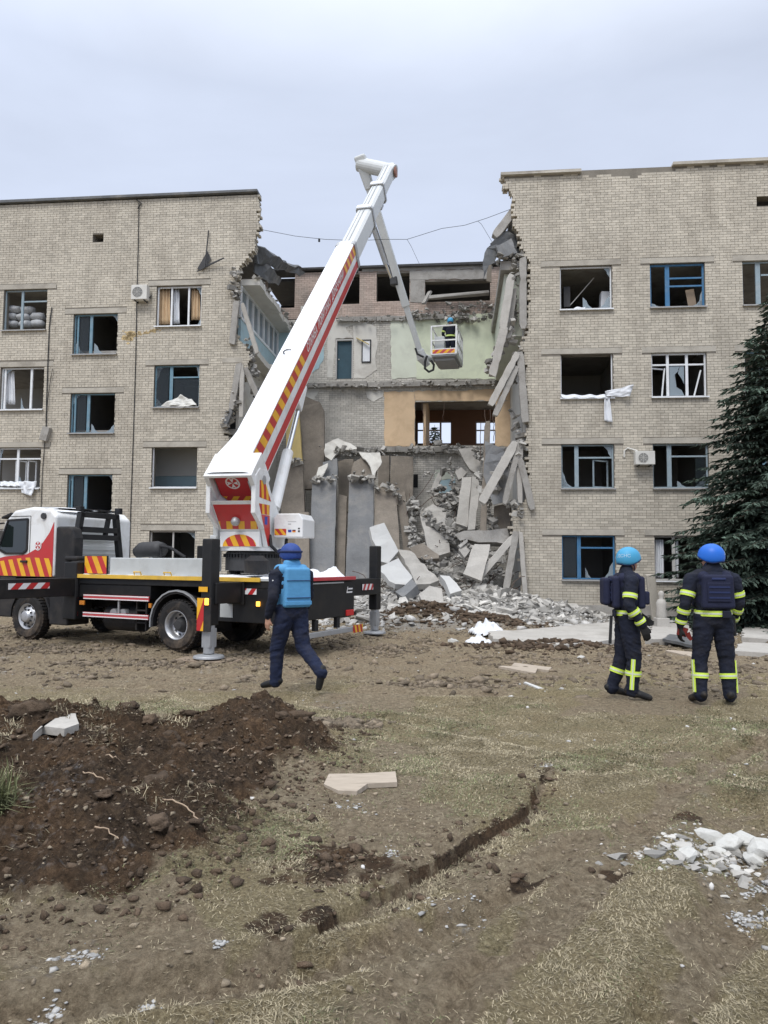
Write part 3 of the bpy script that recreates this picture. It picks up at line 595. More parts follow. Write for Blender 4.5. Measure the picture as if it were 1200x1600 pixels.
# shards of glass still caught in the frames
sh_r = random.Random(5)
for root, ws_, d in ((rw, [wins[k] for k in (0, 1, 5, 7, 3, 8)], 0.0), (lw, [lwins[k] for k in (0, 2, 3, 5, 6, 8, 9, 10)], DL)):
    for (a, b, c, e_) in ws_:
        for q_ in range(3):
            mb = MB(); w_, h_ = b-a, e_-c; cx, cz = sh_r.choice(((a+0.06, c+0.06), (b-0.06, c+0.06), (a+0.06, e_-0.06), (b-0.06, e_-0.06), (a+w_*0.45, c+0.06))); sx = 1 if cx < (a+b)/2 else -1; sz = 1 if cz < (c+e_)/2 else -1
            L1_, L2_ = sh_r.uniform(0.12, 0.4), sh_r.uniform(0.15, 0.6); mb.prism([(cx, cz), (cx+sx*L1_, cz), (cx+sx*L1_*0.5, cz+sz*L2_*0.35), (cx+sx*L1_*0.35, cz+sz*L2_*0.7), (cx, cz+sz*L2_)], lambda x, z, t: Vector((x, t, z)), d+0.15, d+0.154); fixs = mb.build('glass_shard', 'dusty_glass', root)
# ================================================================== COLLAPSED MIDDLE
cm = empty('collapsed_building', FO, (0, 0, TH)); tag(cm, 'gutted middle section standing behind the gap, rear wall with green and orange rooms', 'building')
def fl(px, py, d): u, z = fac(px, py, d); return Vector((u, d, z))
def rect(x0, y0, x1, y1, d): a = fac(x0, y1, d); b = fac(x1, y0, d); return (a[0], b[0], a[1], b[1])
hd = rect(524, 530, 552, 592, DB); ho = rect(648, 626, 774, 696, DB)
hl = [(h[0], h[1], h[2], h[3]) for h in (hd, ho)]
uL, uR = -6.1, 6.0
def facepanel(name, m, pl, d, th=0.02, parent=cm, sub=6, rough=0.03):
    """plaster or paint layer with a ragged outline"""
    P = [fac(x, y, d) for x, y in pl]; out = []
    for (a, b), (c, e_) in zip(P, P[1:]+P[:1]):
        n = max(1, int(math.hypot(c-a, e_-b)/0.16))
        for k in range(n):
            t = k/n; j = rough if k else 0
            out.append((a+(c-a)*t+random.uniform(-j, j), b+(e_-b)*t+random.uniform(-j, j)))
    mb = MB(); mb.prism(out, lambda a, b, t: Vector((a, t, b)), d-th, d-0.001); return mb.build(name, m, parent)
Z2, Z3, Z4, Z5 = 3.65, 6.86, 10.05, 13.2
brick_wall(cm, uL, uR, 0.0, Z5, DB, hl, [], key='brick_back', seed=8, mass='brickwork', name='rear_wall')
att = [rect(530, 428, 562, 475, DB), rect(588, 426, 640, 471, DB), rect(664, 437, 766, 472, DB), rect(418, 426, 461, 482, DB)]
brick_wall(cm, -6.6, uR, Z5, 15.5, DB+0.02, att, [], key='brick_red', seed=9, mass='brickwork', name='attic_wall')
facepanel('grey_band', 'concrete', [(640, 423), (765, 421), (768, 436), (640, 437)], DB+0.01, 0.03)
facepanel('plaster_panel', 'plaster', [(470, 478), (528, 478), (524, 488), (470, 488)], DB+0.01, 0.02); facepanel('plaster_panel', 'concrete', [(641, 426), (664, 426), (664, 474), (641, 472)], DB+0.01, 0.02)
facepanel('grey_band', 'concrete', [(566, 417), (650, 414), (770, 412), (770, 420), (640, 423), (566, 425)], DB+0.01, 0.025)
MB().box((-0.2, DB+0.3, 15.58), (13.2, 1.0, 0.1), jit=0.03).build('roof_edge', 'roof_felt', cm)
MB().span(-6.8, uR, DB+0.8, DB+6.2, 15.35, 15.5).build('roof', 'roof_felt', cm); MB().span(-6.8, uR, DB+4.0, DB+4.1, Z5, 15.3).build('attic_rear', 'shade_black', cm)  # closing wall coloured black in place of the attic's own darkness
for z in (Z3, Z4, Z5): MB().span(-6.8, uR, DB+WT, DB+5.5, z-0.24, z).build('floor_slab', 'concrete', cm)
MB().span(-6.8, uR, DB+WT, DB+5.5, Z2-0.24, Z2).build('floor_slab', 'concrete', cm)
# rear rooms: outer wall with windows that look through to the sky
DO = DB+5.2
ow = [rect(651, 658, 706, 694, DO), rect(743, 658, 792, 694, DO)]
mb = MB()
xs = [-6.8, ow[0][0], ow[0][1], ow[1][0], ow[1][1], uR]
for i in range(5):
    if i in (1, 3):
        o_ = ow[i//2]; mb.span(xs[i], xs[i+1], DO, DO+0.3, Z3, o_[2]); mb.span(xs[i], xs[i+1], DO, DO+0.3, o_[3], Z4-0.25)
    else: mb.span(xs[i], xs[i+1], DO, DO+0.3, Z3, Z4-0.25)
mb.build('outer_wall', 'plaster_brown', cm)
MB().span(-6.8, uR, DO, DO+0.3, 0, Z3-0.25).build('outer_wall', 'room_wall', cm); MB().span(-6.8, uR, DO, DO+0.3, Z4, Z5-0.25).build('outer_wall', 'room_wall', cm)
for o_ in ow:
    w_ = MB(); f = 0.06
    for s in ((o_[0], o_[0]+f, o_[2], o_[3]), (o_[1]-f, o_[1], o_[2], o_[3]), (o_[0], o_[1], o_[2], o_[2]+f), (o_[0], o_[1], o_[3]-f, o_[3])): w_.span(s[0], s[1], DO+0.1, DO+0.16, s[2], s[3])
    c_ = o_[0]+(o_[1]-o_[0])*0.68; w_.span(c_-0.05, c_+0.05, DO+0.098, DO+0.162, o_[2], o_[3]); zz = o_[2]+(o_[3]-o_[2])*0.62; w_.span(o_[0], c_, DO+0.104, DO+0.156, zz-0.035, zz+0.035)
    w_.build('window', 'grey_trim', cm)
MB().span(1.0, 1.12, DB+WT, DO, Z3, Z4-0.25).build('partition', 'plaster_orange', cm)
# painted wall faces that the collapse laid open
facepanel('plaster_panel', 'plaster_pale', [(610, 500), (651, 497), (651, 590), (612, 592)], DB)
facepanel('plaster_panel', 'plaster_green', [(651, 492), (700, 496), (776, 488), (800, 488), (800, 592), (651, 592)], DB, 0.024)
facepanel('plaster_panel', 'plaster_blue', [(430, 505), (470, 512), (508, 520), (506, 560), (498, 576), (470, 592), (430, 592)], DB)
facepanel('plaster_panel', 'plaster', [(552, 506), (566, 500), (588, 512), (590, 540), (586, 560), (589, 578), (570, 591), (553, 591), (553, 530)], DB)
facepanel('plaster_panel', 'plaster', [(512, 500), (548, 498), (560, 506), (540, 512), (552, 528), (524, 529), (520, 590), (511, 590)], DB, 0.016)
facepanel('plaster_panel', 'plaster_orange', [(600, 612), (648, 612), (648, 697), (601, 697)], DB)
facepanel('plaster_panel', 'plaster_orange', [(648, 611), (740, 610), (800, 606), (800, 626), (648, 626)], DB)
facepanel('plaster_panel', 'plaster_orange', [(774, 626), (802, 626), (802, 697), (774, 697)], DB)
facepanel('plaster_panel', 'plaster', [(572, 612), (600, 610), (598, 620), (584, 628), (574, 622)], DB)
facepanel('plaster_panel', 'plaster', [(466, 604), (500, 602), (498, 612), (480, 640), (466, 650)], DB)
facepanel('plaster_panel', 'plaster_blue', [(678, 752), (711, 748), (711, 768), (678, 772)], DB, 0.03); facepanel('plaster_panel', 'plaster_pale', [(680, 735), (711, 733), (711, 748), (679, 751)], DB, 0.026)
MB().span(*rect(646, 741, 653, 762, DB)[:2], DB-0.01, DB-0.002, *rect(646, 741, 653, 762, DB)[2:]).build('niche_shade', 'shade_black', cm)  # flat black panel on the wall, painted shade instead of a real recess
# door and mirror on the fourth floor
dr = MB(); dr.span(hd[0]+0.06, hd[1]-0.06, DB+0.12, DB+0.16, hd[2]+0.02, hd[3]-0.06); do = dr.build('door', 'door_blue', cm)
df = MB()
for s in ((hd[0], hd[0]+0.06, hd[2], hd[3]), (hd[1]-0.06, hd[1], hd[2], hd[3]), (hd[0]+0.06, hd[1]-0.06, hd[3]-0.06, hd[3])): df.span(s[0], s[1], DB-0.03, DB+0.2, s[2], s[3])
df.build('door_frame', 'grey_trim', do)
MB().cyl((hd[0]+0.14, DB+0.07, hd[2]+0.95), (hd[0]+0.14, DB+0.12, hd[2]+0.95), 0.03, 8).build('handle', 'grey_trim', do)
mrr = rect(565, 531, 580, 567, DB); mo = MB()
for s in ((mrr[0], mrr[0]+0.05, mrr[2], mrr[3]), (mrr[1]-0.05, mrr[1], mrr[2], mrr[3]), (mrr[0]+0.05, mrr[1]-0.05, mrr[2], mrr[2]+0.05), (mrr[0]+0.05, mrr[1]-0.05, mrr[3]-0.05, mrr[3])): mo.span(s[0], s[1], DB-0.07, DB-0.025, s[2], s[3])
mirror = mo.build('wall_mirror', 'dark_metal', None, loc=FO, rot=(0, 0, TH)); tag(mirror, 'small framed mirror still hanging beside the dark door on the fourth floor', 'mirror')
MB().span(mrr[0]+0.05, mrr[1]-0.05, DB-0.05, DB-0.03, mrr[2]+0.05, mrr[3]-0.05).build('mirror_glass', 'cloth_white', mirror)
pk = fl(557, 528, DB-0.1); MB().bar(pk, pk+Vector((0.6, -0.1, -0.35)), 0.1, 0.04).build('broken_shelf', 'plaster_yellow', cm)
# stumps of the floor slabs along the rear wall, their hollow cores showing, with a ragged fringe
def fringe(name, u0, u1, d, z, n, size, parent=cm, m='rubble', drop=0.25, out=0.5):
    mb = MB()
    for i in range(n):
        u = random.uniform(u0, u1); s = size*random.uniform(0.4, 1.3)
        mb.rock((u, d-random.uniform(0, out), z+random.uniform(-drop, 0.08)), (s, s*0.8, s*0.6), Matrix.Rotation(random.uniform(0, 6), 3, 'Z'), tint=random.choice((0.45, 0.6, 0.75, 0.9, 1.05)), n=8)
    o = mb.build(name, m, parent); tag(o, kind='stuff'); return o
def slab_stub(u0, u1, z, dep):
    mb = MB(); u = u0
    while u < u1:
        w = random.uniform(0.5, 1.3); e_ = min(u1, u+w); dd = dep*random.uniform(0.5, 1.2)
        mb.box(((u+e_)/2, DB-dd/2, z-0.11), (e_-u-0.015, dd, 0.22), jit=0.02, tint=random.uniform(0.75, 1.05)); u = e_
    mb.build('slab_stub', 'concrete', cm)
    hv = MB(); u = u0+0.1
    while u < u1: hv.cyl((u, DB-dep*1.25, z-0.11), (u, DB-dep*1.2+0.02, z-0.11), 0.05, 8); u += 0.22
slab_stub(-6.0, 4.8, Z4, 0.35); slab_stub(-3.4, 4.4, Z3+0.1, 0.35); slab_stub(-3.0, 2.0, Z5, 0.2)
fringe('broken_edge', -6.0, 4.9, DB-0.1, Z4-0.12, 150, 0.11); fringe('broken_edge', -3.4, 4.6, DB-0.1, Z3-0.05, 150, 0.12); fringe('broken_edge', -3.2, 5.0, DB-0.05, Z5-0.15, 130, 0.10, drop=0.2)
fringe('hanging_rubble', fac(700, 470, DB)[0], 5.2, DB+0.1, 13.55, 90, 0.2, drop=0.75, out=0.7); fringe('hanging_rubble', fac(640, 470, DB)[0], fac(720, 470, DB)[0], DB, 13.3, 40, 0.16, drop=0.35)
MB().bar(fl(664, 466, DB-0.2), fl(764, 457, DB-0.4), 0.25, 0.14, jit=0.03).build('broken_beam', 'concrete', cm)
MB().bar(fl(662, 474, DB-0.5), fl(672, 456, DB-0.1), 0.2, 0.1, jit=0.02).build('broken_beam', 'concrete', cm)
# left inner cross wall of the left wing with its glazed partition, slab stubs and hanging roof sheets
xw = -5.88
lwp = MB(); lwp.span(xw-0.12, xw, DL+0.5, DB, 10.0, 11.25); lwp.build('cross_wall', 'plaster_blue', lw)
MB().span(xw-0.12, xw, DL+0.5, DB, 0.2, 9.75).build('cross_wall', 'plaster', lw)
gw = MB(); zA, zB2 = 11.25, 12.5
for k in range(8):
    dd = DL+0.5+k*(DB-DL-0.6)/7; gw.span(xw-0.1, xw+0.02, dd-0.06, dd+0.06, zA, zB2)
gw.span(xw-0.1, xw+0.03, DL+0.5, DB-0.02, zA-0.06, zA+0.06); gw.span(xw-0.1, xw+0.03, DL+0.5, DB-0.02, zB2-0.06, zB2+0.03); gwo = gw.build('glazed_partition', 'white_pvc', lw)
MB().span(xw-0.06, xw-0.05, DL+0.5, DB-0.05, zA, zB2).build('pane', 'dusty_glass', gwo)
def edge_slab(z, u_a, u_b, d0, d1, parent, m='plaster', th=0.24, side=1):
    mb = MB(); d = d0
    while d < d1:
        e_ = min(d1, d+random.uniform(0.5, 0.9)); ub = u_b+random.uniform(-0.08, 0.08); mb.box(((u_a+ub)/2, (d+e_)/2, z-th/2), (abs(ub-u_a), e_-d, th), jit=0.012); d = e_
    return mb.build('floor_slab', m, parent)
edge_slab(12.78, -6.1, -5.2, DL+0.5, DB, lw); edge_slab(10.0, -6.1, -5.25, DL+0.5, DB-2.2, lw); edge_slab(6.8, -6.1, -5.5, DL+0.5, DB-2, lw)
mb = MB()
for i in range(60):
    d = random.uniform(DL+0.3, DB); s = random.uniform(0.06, 0.16); mb.rock((-5.2+random.uniform(-0.2, 0.1), d, 12.82+random.uniform(-0.05, 0.06)), (s, s, s*0.7), tint=random.uniform(0.5, 1), n=8)
o = mb.build('broken_edge', 'rubble', lw); tag(o, kind='stuff')
def panel3(name, m, pl, th, parent=None, label=None, cat=None, group=None, bevel=0.0, jit=0.0, sub=True, rough=0.0):
    """pl: outline [(px, py, depth)] of the near face; it gets real thickness away from the viewer"""
    P = [fw(*[(fac(x, y, d)[0]), d, fac(x, y, d)[1]][:1], d, fac(x, y, d)[1]) for x, y, d in pl]
    n = Vector((0, 0, 0))
    for i in range(len(P)): a, b = P[i], P[(i+1) % len(P)]; n += Vector(((a.y-b.y)*(a.z+b.z), (a.z-b.z)*(a.x+b.x), (a.x-b.x)*(a.y+b.y)))
    n.normalize(); c = sum(P, Vector())/len(P)
    if n.dot(c-Vector((0, 0, CAM_Z))) < 0: n = -n
    # ragged outline
    Q = []
    for a, b in zip(P, P[1:]+P[:1]):
        k = max(1, int((b-a).length/0.35)) if sub else 1
        for j in range(k):
            q = a.lerp(b, j/k)
            if sub: q += (P[0]-c).normalized()*random.uniform(-jit, jit)+Vector((0, 0, 1))*random.uniform(-jit, jit)
            Q.append(q)
    low = min(Q, key=lambda p: p.z); base = Vector((c.x, c.y, low.z))
    mb = MB(); k = len(Q); v = [q-base for q in Q]+[q+n*th-base for q in Q]
    mb.add(v, [tuple(range(k)), tuple(range(2*k-1, k-1, -1))]+[(i, k+i, k+(i+1) % k, (i+1) % k) for i in range(k)])
    o = mb.build(name, m, parent, loc=base)
    import bmesh
    bm = bmesh.new(); bm.from_mesh(o.data); bmesh.ops.recalc_face_normals(bm, faces=bm.faces); bmesh.ops.triangulate(bm, faces=[f for f in bm.faces if len(f.verts) > 4])
    if rough:
        bmesh.ops.subdivide_edges(bm, edges=[e_ for e_ in bm.edges if e_.calc_length() > 0.5], cuts=2, use_grid_fill=True); bmesh.ops.triangulate(bm, faces=bm.faces)
        sd = random.uniform(0, 50)
        for v in bm.verts: v.co += Vector((mnoise.noise(v.co*2.2+Vector((sd, 0, 0))), mnoise.noise(v.co*2.2+Vector((sd, 9, 0))), mnoise.noise(v.co*2.2+Vector((sd, 0, 9)))))*rough+Vector((mnoise.noise(v.co*7+Vector((sd, 3, 0))), mnoise.noise(v.co*7+Vector((sd, 12, 0))), mnoise.noise(v.co*7+Vector((sd, 0, 12)))))*rough*0.5
    bm.to_mesh(o.data); bm.free()
    if label: tag(o, label, cat, group, 'thing')
    return o
def beam3(name, m, a, b, w, h, label=None, cat='concrete beam', group=None, pieces=1):
    A = fw(fac(a[0], a[1], a[2])[0], a[2], fac(a[0], a[1], a[2])[1]); B = fw(fac(b[0], b[1], b[2])[0], b[2], fac(b[0], b[1], b[2])[1])
    base = B if B.z < A.z else A; mb = MB()
    w *= 0.86; n = max(4, int((B-A).length/0.16)); t = (B-A).normalized(); pts = [A.lerp(B, i/n)+Vector((random.gauss(0, 0.004), 0, 0)) for i in range(n+1)]
    up = FN-t*FN.dot(t); up.normalize(); r = t.cross(up)
    rings = []
    for i, p in enumerate(pts):
        s = (1 if 0 < i < n else random.uniform(0.6, 0.9))*(random.uniform(0.7, 0.88) if random.random() < 0.07 else 1)
        rings.append([p-base+r*(sx*w/2*s*random.uniform(0.93, 1.04))+up*(sy*h/2*random.uniform(0.93, 1.04))+t*(random.uniform(-0.06, 0.06) if i in (0, n) else 0) for sx, sy in ((-1, -1), (1, -1), (1, 1), (-1, 1))])
    v = [q for R_ in rings for q in R_]; f = [(3, 2, 1, 0), tuple(4*n+k for k in range(4))]
    for i in range(n):
        for k in range(4): f.append((i*4+k, i*4+(k+1) % 4, (i+1)*4+(k+1) % 4, (i+1)*4+k))
    mb.add(v, f); o = mb.build(name, m, None, loc=base, bevel=0.012, seg=1)
    if label: tag(o, label, cat, group, 'thing')
    return o
# roof sheets hanging over the left break
panel3('roof_sheet', 'sheet_dark', [(398, 386, 1.9), (418, 392, 2.2), (452, 412, 5.0), (474, 420, 7.0), (462, 428, 7.0), (430, 418, 4.0), (402, 412, 1.9)], 0.12, None, 'dark roof slab sagging from the left wing above the black attic opening', 'roof slab', jit=0.03, rough=0.09)
panel3('roof_sheet', 'slab_grey', [(440, 412, 5.5), (460, 414, 6.3), (478, 428, 6.8), (470, 430, 6.8), (452, 424, 6)], 0.05, None, 'bent grey roof sheet curling up at the left end of the rear attic', 'roof sheet', jit=0.03, rough=0.09)
panel3('roof_sheet', 'sheet_dark', [(399, 400, 2.4), (424, 420, 3.0), (440, 436, 5.0), (436, 446, 5.0), (416, 440, 3.0), (398, 424, 2.2)], 0.05, None, 'dark crumpled sheet drooping just below the sagging roof slab on the left', 'roof sheet', jit=0.04, rough=0.09)
# right attic: heap of sheets and a rolled beam on the ledge
MB().span(4.15, 5.0, 0.25, 7.6, 12.3, 12.62).build('floor_slab', 'concrete', rw); MB().span(4.3, 5.0, 0.6, 7.6, 9.95, 12.28).build('cross_wall', 'plaster_pale', rw)
MB().span(5.0, 5.1, 0.45, 7.6, 0.3, 12.3).build('cross_wall', 'plaster', rw)
beam3('fallen_beam', 'concrete', (804, 330, 0.4), (772, 372, 0.2), 0.36, 0.3, 'round edged concrete beam jutting from the top of the right wing break', 'concrete beam')
panel3('roof_sheet', 'sheet_dark', [(770, 380, 0.1), (790, 360, 0.2), (812, 372, 0.5), (808, 400, 0.3), (780, 402, 0.1)], 0.15, None, 'dark crumpled roof sheet piled on the ledge of the right wing', 'roof sheet', jit=0.07, rough=0.09)
panel3('roof_sheet', 'slab_grey', [(776, 384, -0.1), (800, 374, 0.0), (806, 394, 0.0), (782, 402, -0.1)], 0.06, None, 'lighter grey sheet lying over the dark one on the right ledge', 'roof sheet', jit=0.06, rough=0.09)
panel3('roof_sheet', 'sheet_dark', [(762, 388, -0.1), (774, 376, 0.0), (782, 398, 0.0), (766, 420, -0.15), (757, 432, -0.2), (756, 412, -0.2)], 0.04, None, 'dark torn felt dangling off the left end of the right ledge', 'roof felt', jit=0.05, rough=0.09)
mb = MB()
for i in range(45): s = random.uniform(0.07, 0.2); mb.rock(fw(random.uniform(4.1, 5.0), random.uniform(-0.1, 1.0), 12.66+random.uniform(-0.05, 0.25))-fw(4.5, 0.3, 12.6), (s, s, s*0.7), tint=random.uniform(0.4, 0.9), n=8)
o = mb.build('ledge_rubble', 'rubble', None, loc=fw(4.5, 0.3, 12.6)); tag(o, 'grey broken masonry heaped on the ledge of the right wing', 'rubble', kind='stuff')
# hanging lintels and beams, right break (top to bottom)
HB = 'concrete beams hanging down the right break'
for a, b, w, m, lab in [
    ((817, 403, -0.08), (817, 514, -0.08), 0.30, 'concrete', 'upright concrete lintel on end against the fourth floor of the right wing'),
    ((799, 430, -0.1), (786, 512, -0.3), 0.34, 'slab_pale', 'thick chipped lintel slanting beside the top window of the right wing'),
    ((803, 452, 0.1), (794, 530, 0.0), 0.26, 'concrete', 'narrower dark lintel tucked behind the thick chipped one at fourth floor'),
    ((788, 512, -0.3), (769, 588, -0.3), 0.34, 'slab_pale', 'broken lower half of the thick chipped lintel, above the third floor'),
    ((812, 550, -0.1), (821, 660, -0.1), 0.30, 'concrete', 'nearly upright lintel pressed against the third floor brickwork on the right'),
    ((808, 553, -0.15), (766, 634, -0.35), 0.28, 'slab_pale', 'upper of two parallel beams slanting left at the third floor break'),
    ((808, 572, -0.12), (773, 650, -0.3), 0.25, 'concrete', 'lower of two parallel beams slanting left at the third floor break'),
    ((812, 688, -0.1), (812, 722, -0.1), 0.27, 'concrete', 'short upright lintel stub at second floor right of the orange room'),
    ((812, 716, -0.14), (832, 796, -0.12), 0.27, 'concrete', 'lintel splayed to the right across the second floor brickwork'),
    ((809, 704, -0.12), (788, 787, -0.2), 0.24, 'concrete', 'lintel splayed to the left in the second floor fan of beams'),
    ((810, 728, -0.05), (813, 786, -0.05), 0.20, 'slab_pale', 'short pale lintel in the middle of the second floor fan of beams'),
    ((806, 690, -0.1), (752, 786, -0.6), 0.36, 'slab_pale', 'long rough edged beam slanting down left from the second floor fan'),
    ((813, 832, -0.1), (821, 934, -0.3), 0.19, 'slab_pale', 'thin upright lintel standing at the foot of the right wing edge'),
    ((806, 832, -0.15), (790, 922, -0.5), 0.27, 'concrete', 'straight lintel leaning left beside the thin upright one at the foot'),
    ((803, 838, -0.1), (745, 906, -0.9), 0.28, 'slab_pale', 'long lintel slanting far left over the rubble at ground floor'),
    ((762, 660, 1.5), (754, 850, 0.6), 0.26, 'slab_brown', 'tall thin column remnant standing between gap and right wing')]:
    beam3('fallen_beam', m, a, b, w, 0.16, lab, 'concrete beam', HB)
HL = 'concrete beams hanging down the left break'
for a, b, w, m, lab in [
    ((370, 470, DL-0.1), (363, 538, DL-0.1), 0.28, 'concrete', 'upright lintel hanging at the top floor edge of the left wing'),
    ((379, 476, DL-0.05), (402, 552, DL+0.1), 0.2, 'slab_pale', 'thin beam sagging right across the glazed partition on the left'),
    ((374, 568, DL-0.1), (362, 640, DL-0.12), 0.28, 'concrete', 'bent lintel hanging at third floor left edge'),
    ((379, 572, DL-0.08), (377, 650, DL-0.08), 0.2, 'slab_pale', 'pale upright lintel just right of the bent one at third floor'),
    ((383, 575, DL-0.05), (408, 632, DL+0.2), 0.24, 'concrete', 'beam slanting right toward the white boom at third floor'),
    ((362, 640, DL-0.14), (352, 664, DL-0.16), 0.22, 'sheet_dark', 'dark crushed end of beam with twisted metal, lowest on the left edge')]:
    beam3('fallen_beam', m, a, b, w, 0.15, lab, 'concrete beam', HL)
# tall floor slabs that slid down and stand on end in the gap
LS = 'floor slabs standing on end in the gap'
for m, pl, th, lab in [
    ('slab_brown', [(466, 634, 6.2), (478, 620, 6.2), (500, 628, 6.2), (506, 640, 6.2), (506, 762, 5.4), (470, 764, 5.4)], 0.22, 'dark tall slab below the pale blue fourth floor wall, behind the others'),
    ('plaster_yellow', [(446, 646, 5.6), (466, 640, 5.6), (472, 722, 5.2), (448, 722, 5.2)], 0.2, 'yellow painted wall piece standing beside the boom'),
    ('slab_brown', [(438, 724, 4.6), (472, 718, 4.6), (476, 800, 4.0), (474, 905, 3.2), (440, 905, 3.2)], 0.22, 'brownish slab on end below the yellow wall piece'),
    ('slab_brown', [(462, 800, 3.2), (482, 798, 3.2), (484, 915, 2.4), (458, 915, 2.4)], 0.2, 'short beige slab right behind the white counterweight box'),
    ('slab_grey', [(488, 746, 4.6), (502, 744, 4.6), (526, 748, 4.6), (521, 920, 2.6), (482, 920, 2.6)], 0.22, 'wide blue grey slab on end, left one of the two tallest'),
    ('slab_grey', [(504, 722, 5.2), (527, 716, 5.2), (527, 748, 5.0), (504, 748, 5.0)], 0.2, 'small broken slab top above the left of the two tallest slabs'),
    ('slab_brown', [(529, 772, 4.8), (542, 774, 4.8), (538, 920, 3.0), (524, 920, 3.0)], 0.2, 'narrow beige slab wedged between the two tallest blue grey slabs'),
    ('slab_grey', [(546, 747, 4.4), (584, 745, 4.4), (583, 925, 2.2), (539, 925, 2.2)], 0.22, 'wide blue grey slab on end, right one of the two tallest'),
    ('slab_brown', [(552, 722, 5.0), (566, 714, 5.0), (590, 718, 5.0), (586, 746, 4.7), (547, 748, 4.7)], 0.2, 'chipped brown slab top above the right of the two tallest slabs'),
    ('slab_brown', [(527, 722, 6.6), (552, 716, 6.6), (552, 800, 6.2), (530, 800, 6.2)], 0.2, 'dark slab far behind the gap of the two tallest slabs'),
    ('slab_brown', [(590, 712, 6.9), (608, 712, 6.9), (608, 770, 6.7), (592, 770, 6.7)], 0.2, 'narrow dark panel below the orange wall, left of its wider neighbour'),
    ('slab_brown', [(610, 712, 6.8), (645, 712, 6.8), (645, 790, 6.4), (610, 790, 6.4)], 0.2, 'wide brown panel upright under the orange wall'),
    ('slab_brown', [(586, 762, 4.4), (604, 754, 4.4), (618, 764, 4.4), (626, 872, 2.8), (584, 872, 2.8)], 0.22, 'broad beige slab right of the two tallest, with a blue white heap on top'),
    ('slab_brown', [(620, 772, 4.6), (633, 768, 4.6), (646, 870, 3.2), (632, 872, 3.2)], 0.2, 'thin dark slab leaning beside the broad beige one')]:
    panel3('floor_slab', m, pl, th, None, lab, 'concrete slab', LS, jit=0.03, rough=0.014)
LP = 'slabs lying over the rubble'
for m, pl, th, lab in [
    ('slab_white', [(577, 826, 0.6), (602, 816, 0.8), (622, 862, 0.4), (606, 876, 0.0), (594, 874, 0.0)], 0.3, 'white faced block tipped up behind the far outrigger post'),
    ('slab_white', [(588, 888, -0.6), (622, 872, -0.1), (645, 902, -0.6), (636, 912, -1.0), (618, 916, -1.2)], 0.22, 'broad white slab sloping just right of the far outrigger post'),
    ('slab_pale', [(621, 857, 0.8), (642, 860, 1.0), (686, 906, -0.6), (672, 912, -0.9), (650, 909, -0.9)], 0.22, 'long beige slab sloping right beside the broad white slab'),
    ('slab_pale', [(656, 800, 3.8), (676, 786, 4.0), (694, 794, 4.0), (704, 864, 2.2), (688, 870, 2.0), (668, 862, 2.2)], 0.25, 'dusty crumbled slab leaning in the middle of the gap'),
    ('slab_pale', [(722, 744, 4.0), (737, 742, 4.0), (730, 826, 2.4), (712, 822, 2.4)], 0.16, 'left plank of two pale planks leaning together right of the gap middle'),
    ('slab_pale', [(738, 742, 4.0), (751, 748, 4.0), (742, 828, 2.4), (731, 826, 2.4)], 0.16, 'right plank of two pale planks leaning together'),
    ('slab_pale', [(718, 704, 5.0), (742, 698, 5.0), (752, 716, 5.0), (748, 742, 4.8), (732, 730, 4.8)], 0.25, 'pale jagged chunk perched above the two leaning planks'),
    ('slab_pale', [(712, 740, 4.9), (722, 732, 4.9), (728, 740, 4.9), (722, 748, 4.8), (715, 748, 4.8)], 0.25, 'small pale chunk left of the jagged one'),
    ('concrete', [(709, 833, 0.8), (796, 826, 0.2), (799, 840, 0.2), (790, 847, 0.1), (716, 845, 0.7)], 0.6, 'level slab ledge jutting left from the right wing at ground floor'),
    ('slab_pale', [(741, 846, -0.3), (766, 850, -0.4), (760, 880, -0.9), (752, 906, -1.2), (724, 902, -1.2)], 0.12, 'blue tinged panel leaning under the level ledge'),
    ('slab_pale', [(656, 930, -3.6), (672, 914, -3.4), (690, 920, -3.4), (694, 950, -4.0), (680, 964, -4.2), (662, 950, -4.0)], 0.45, 'big crumpled grey block above the brown soil heap'),
    ('slab_white', [(688, 900, -1.6), (702, 896, -1.5), (722, 926, -2.2), (704, 930, -2.4)], 0.3, 'bright white chunk on the rubble right of the crumpled block'),
    ('slab_brown', [(640, 858, 1.2), (660, 850, 1.4), (688, 866, 0.9), (684, 876, 0.7), (646, 868, 1.0)], 0.16, 'brown plank lying at the foot of the crumbled slab'),
    ('slab_pale', [(714, 862, 0.4), (728, 848, 0.6), (738, 856, 0.5), (728, 868, 0.3)], 0.2, 'flat beige piece below the level ledge'),
    ('slab_grey', [(618, 928, -1.6), (640, 906, -1.2), (650, 918, -1.6), (628, 936, -2.2)], 0.3, 'dark grey block under the broad white slab')]:
    panel3('concrete_slab', m, pl, th, None, lab, 'concrete slab', LP, jit=0.08, rough=0.06 if 'crumbl' in lab else 0.022)
panel3('torn_sheet', 'slab_grey', [(758, 690, 0.9), (800, 700, 0.4), (792, 780, 0.4), (770, 786, 0.6), (756, 742, 0.9)], 0.04, None, 'grey sheet hanging behind the long rough edged beam', 'metal sheet', jit=0.05, rough=0.09)
panel3('wall_piece', 'slab_brown', [(772, 790, 1.4), (797, 786, 1.2), (798, 832, 1.0), (770, 832, 1.2)], 0.2, None, 'brown grey wall piece standing on the level ledge', 'wall piece', jit=0.02)
panel3('wall_piece', 'slab_brown', [(762, 405, 5.0), (768, 404, 5.0), (768, 440, 5.0), (760, 440, 5.0)], 0.1, None, 'small dark wall scrap at the far end of the right ledge', 'wall piece', jit=0.02)
beam3('fallen_beam', 'slab_pale', (676, 768, 6.0), (688, 742, 6.4), 0.28, 0.2, 'pale stub beam poking up left of the blue and white painted panel', 'concrete beam')
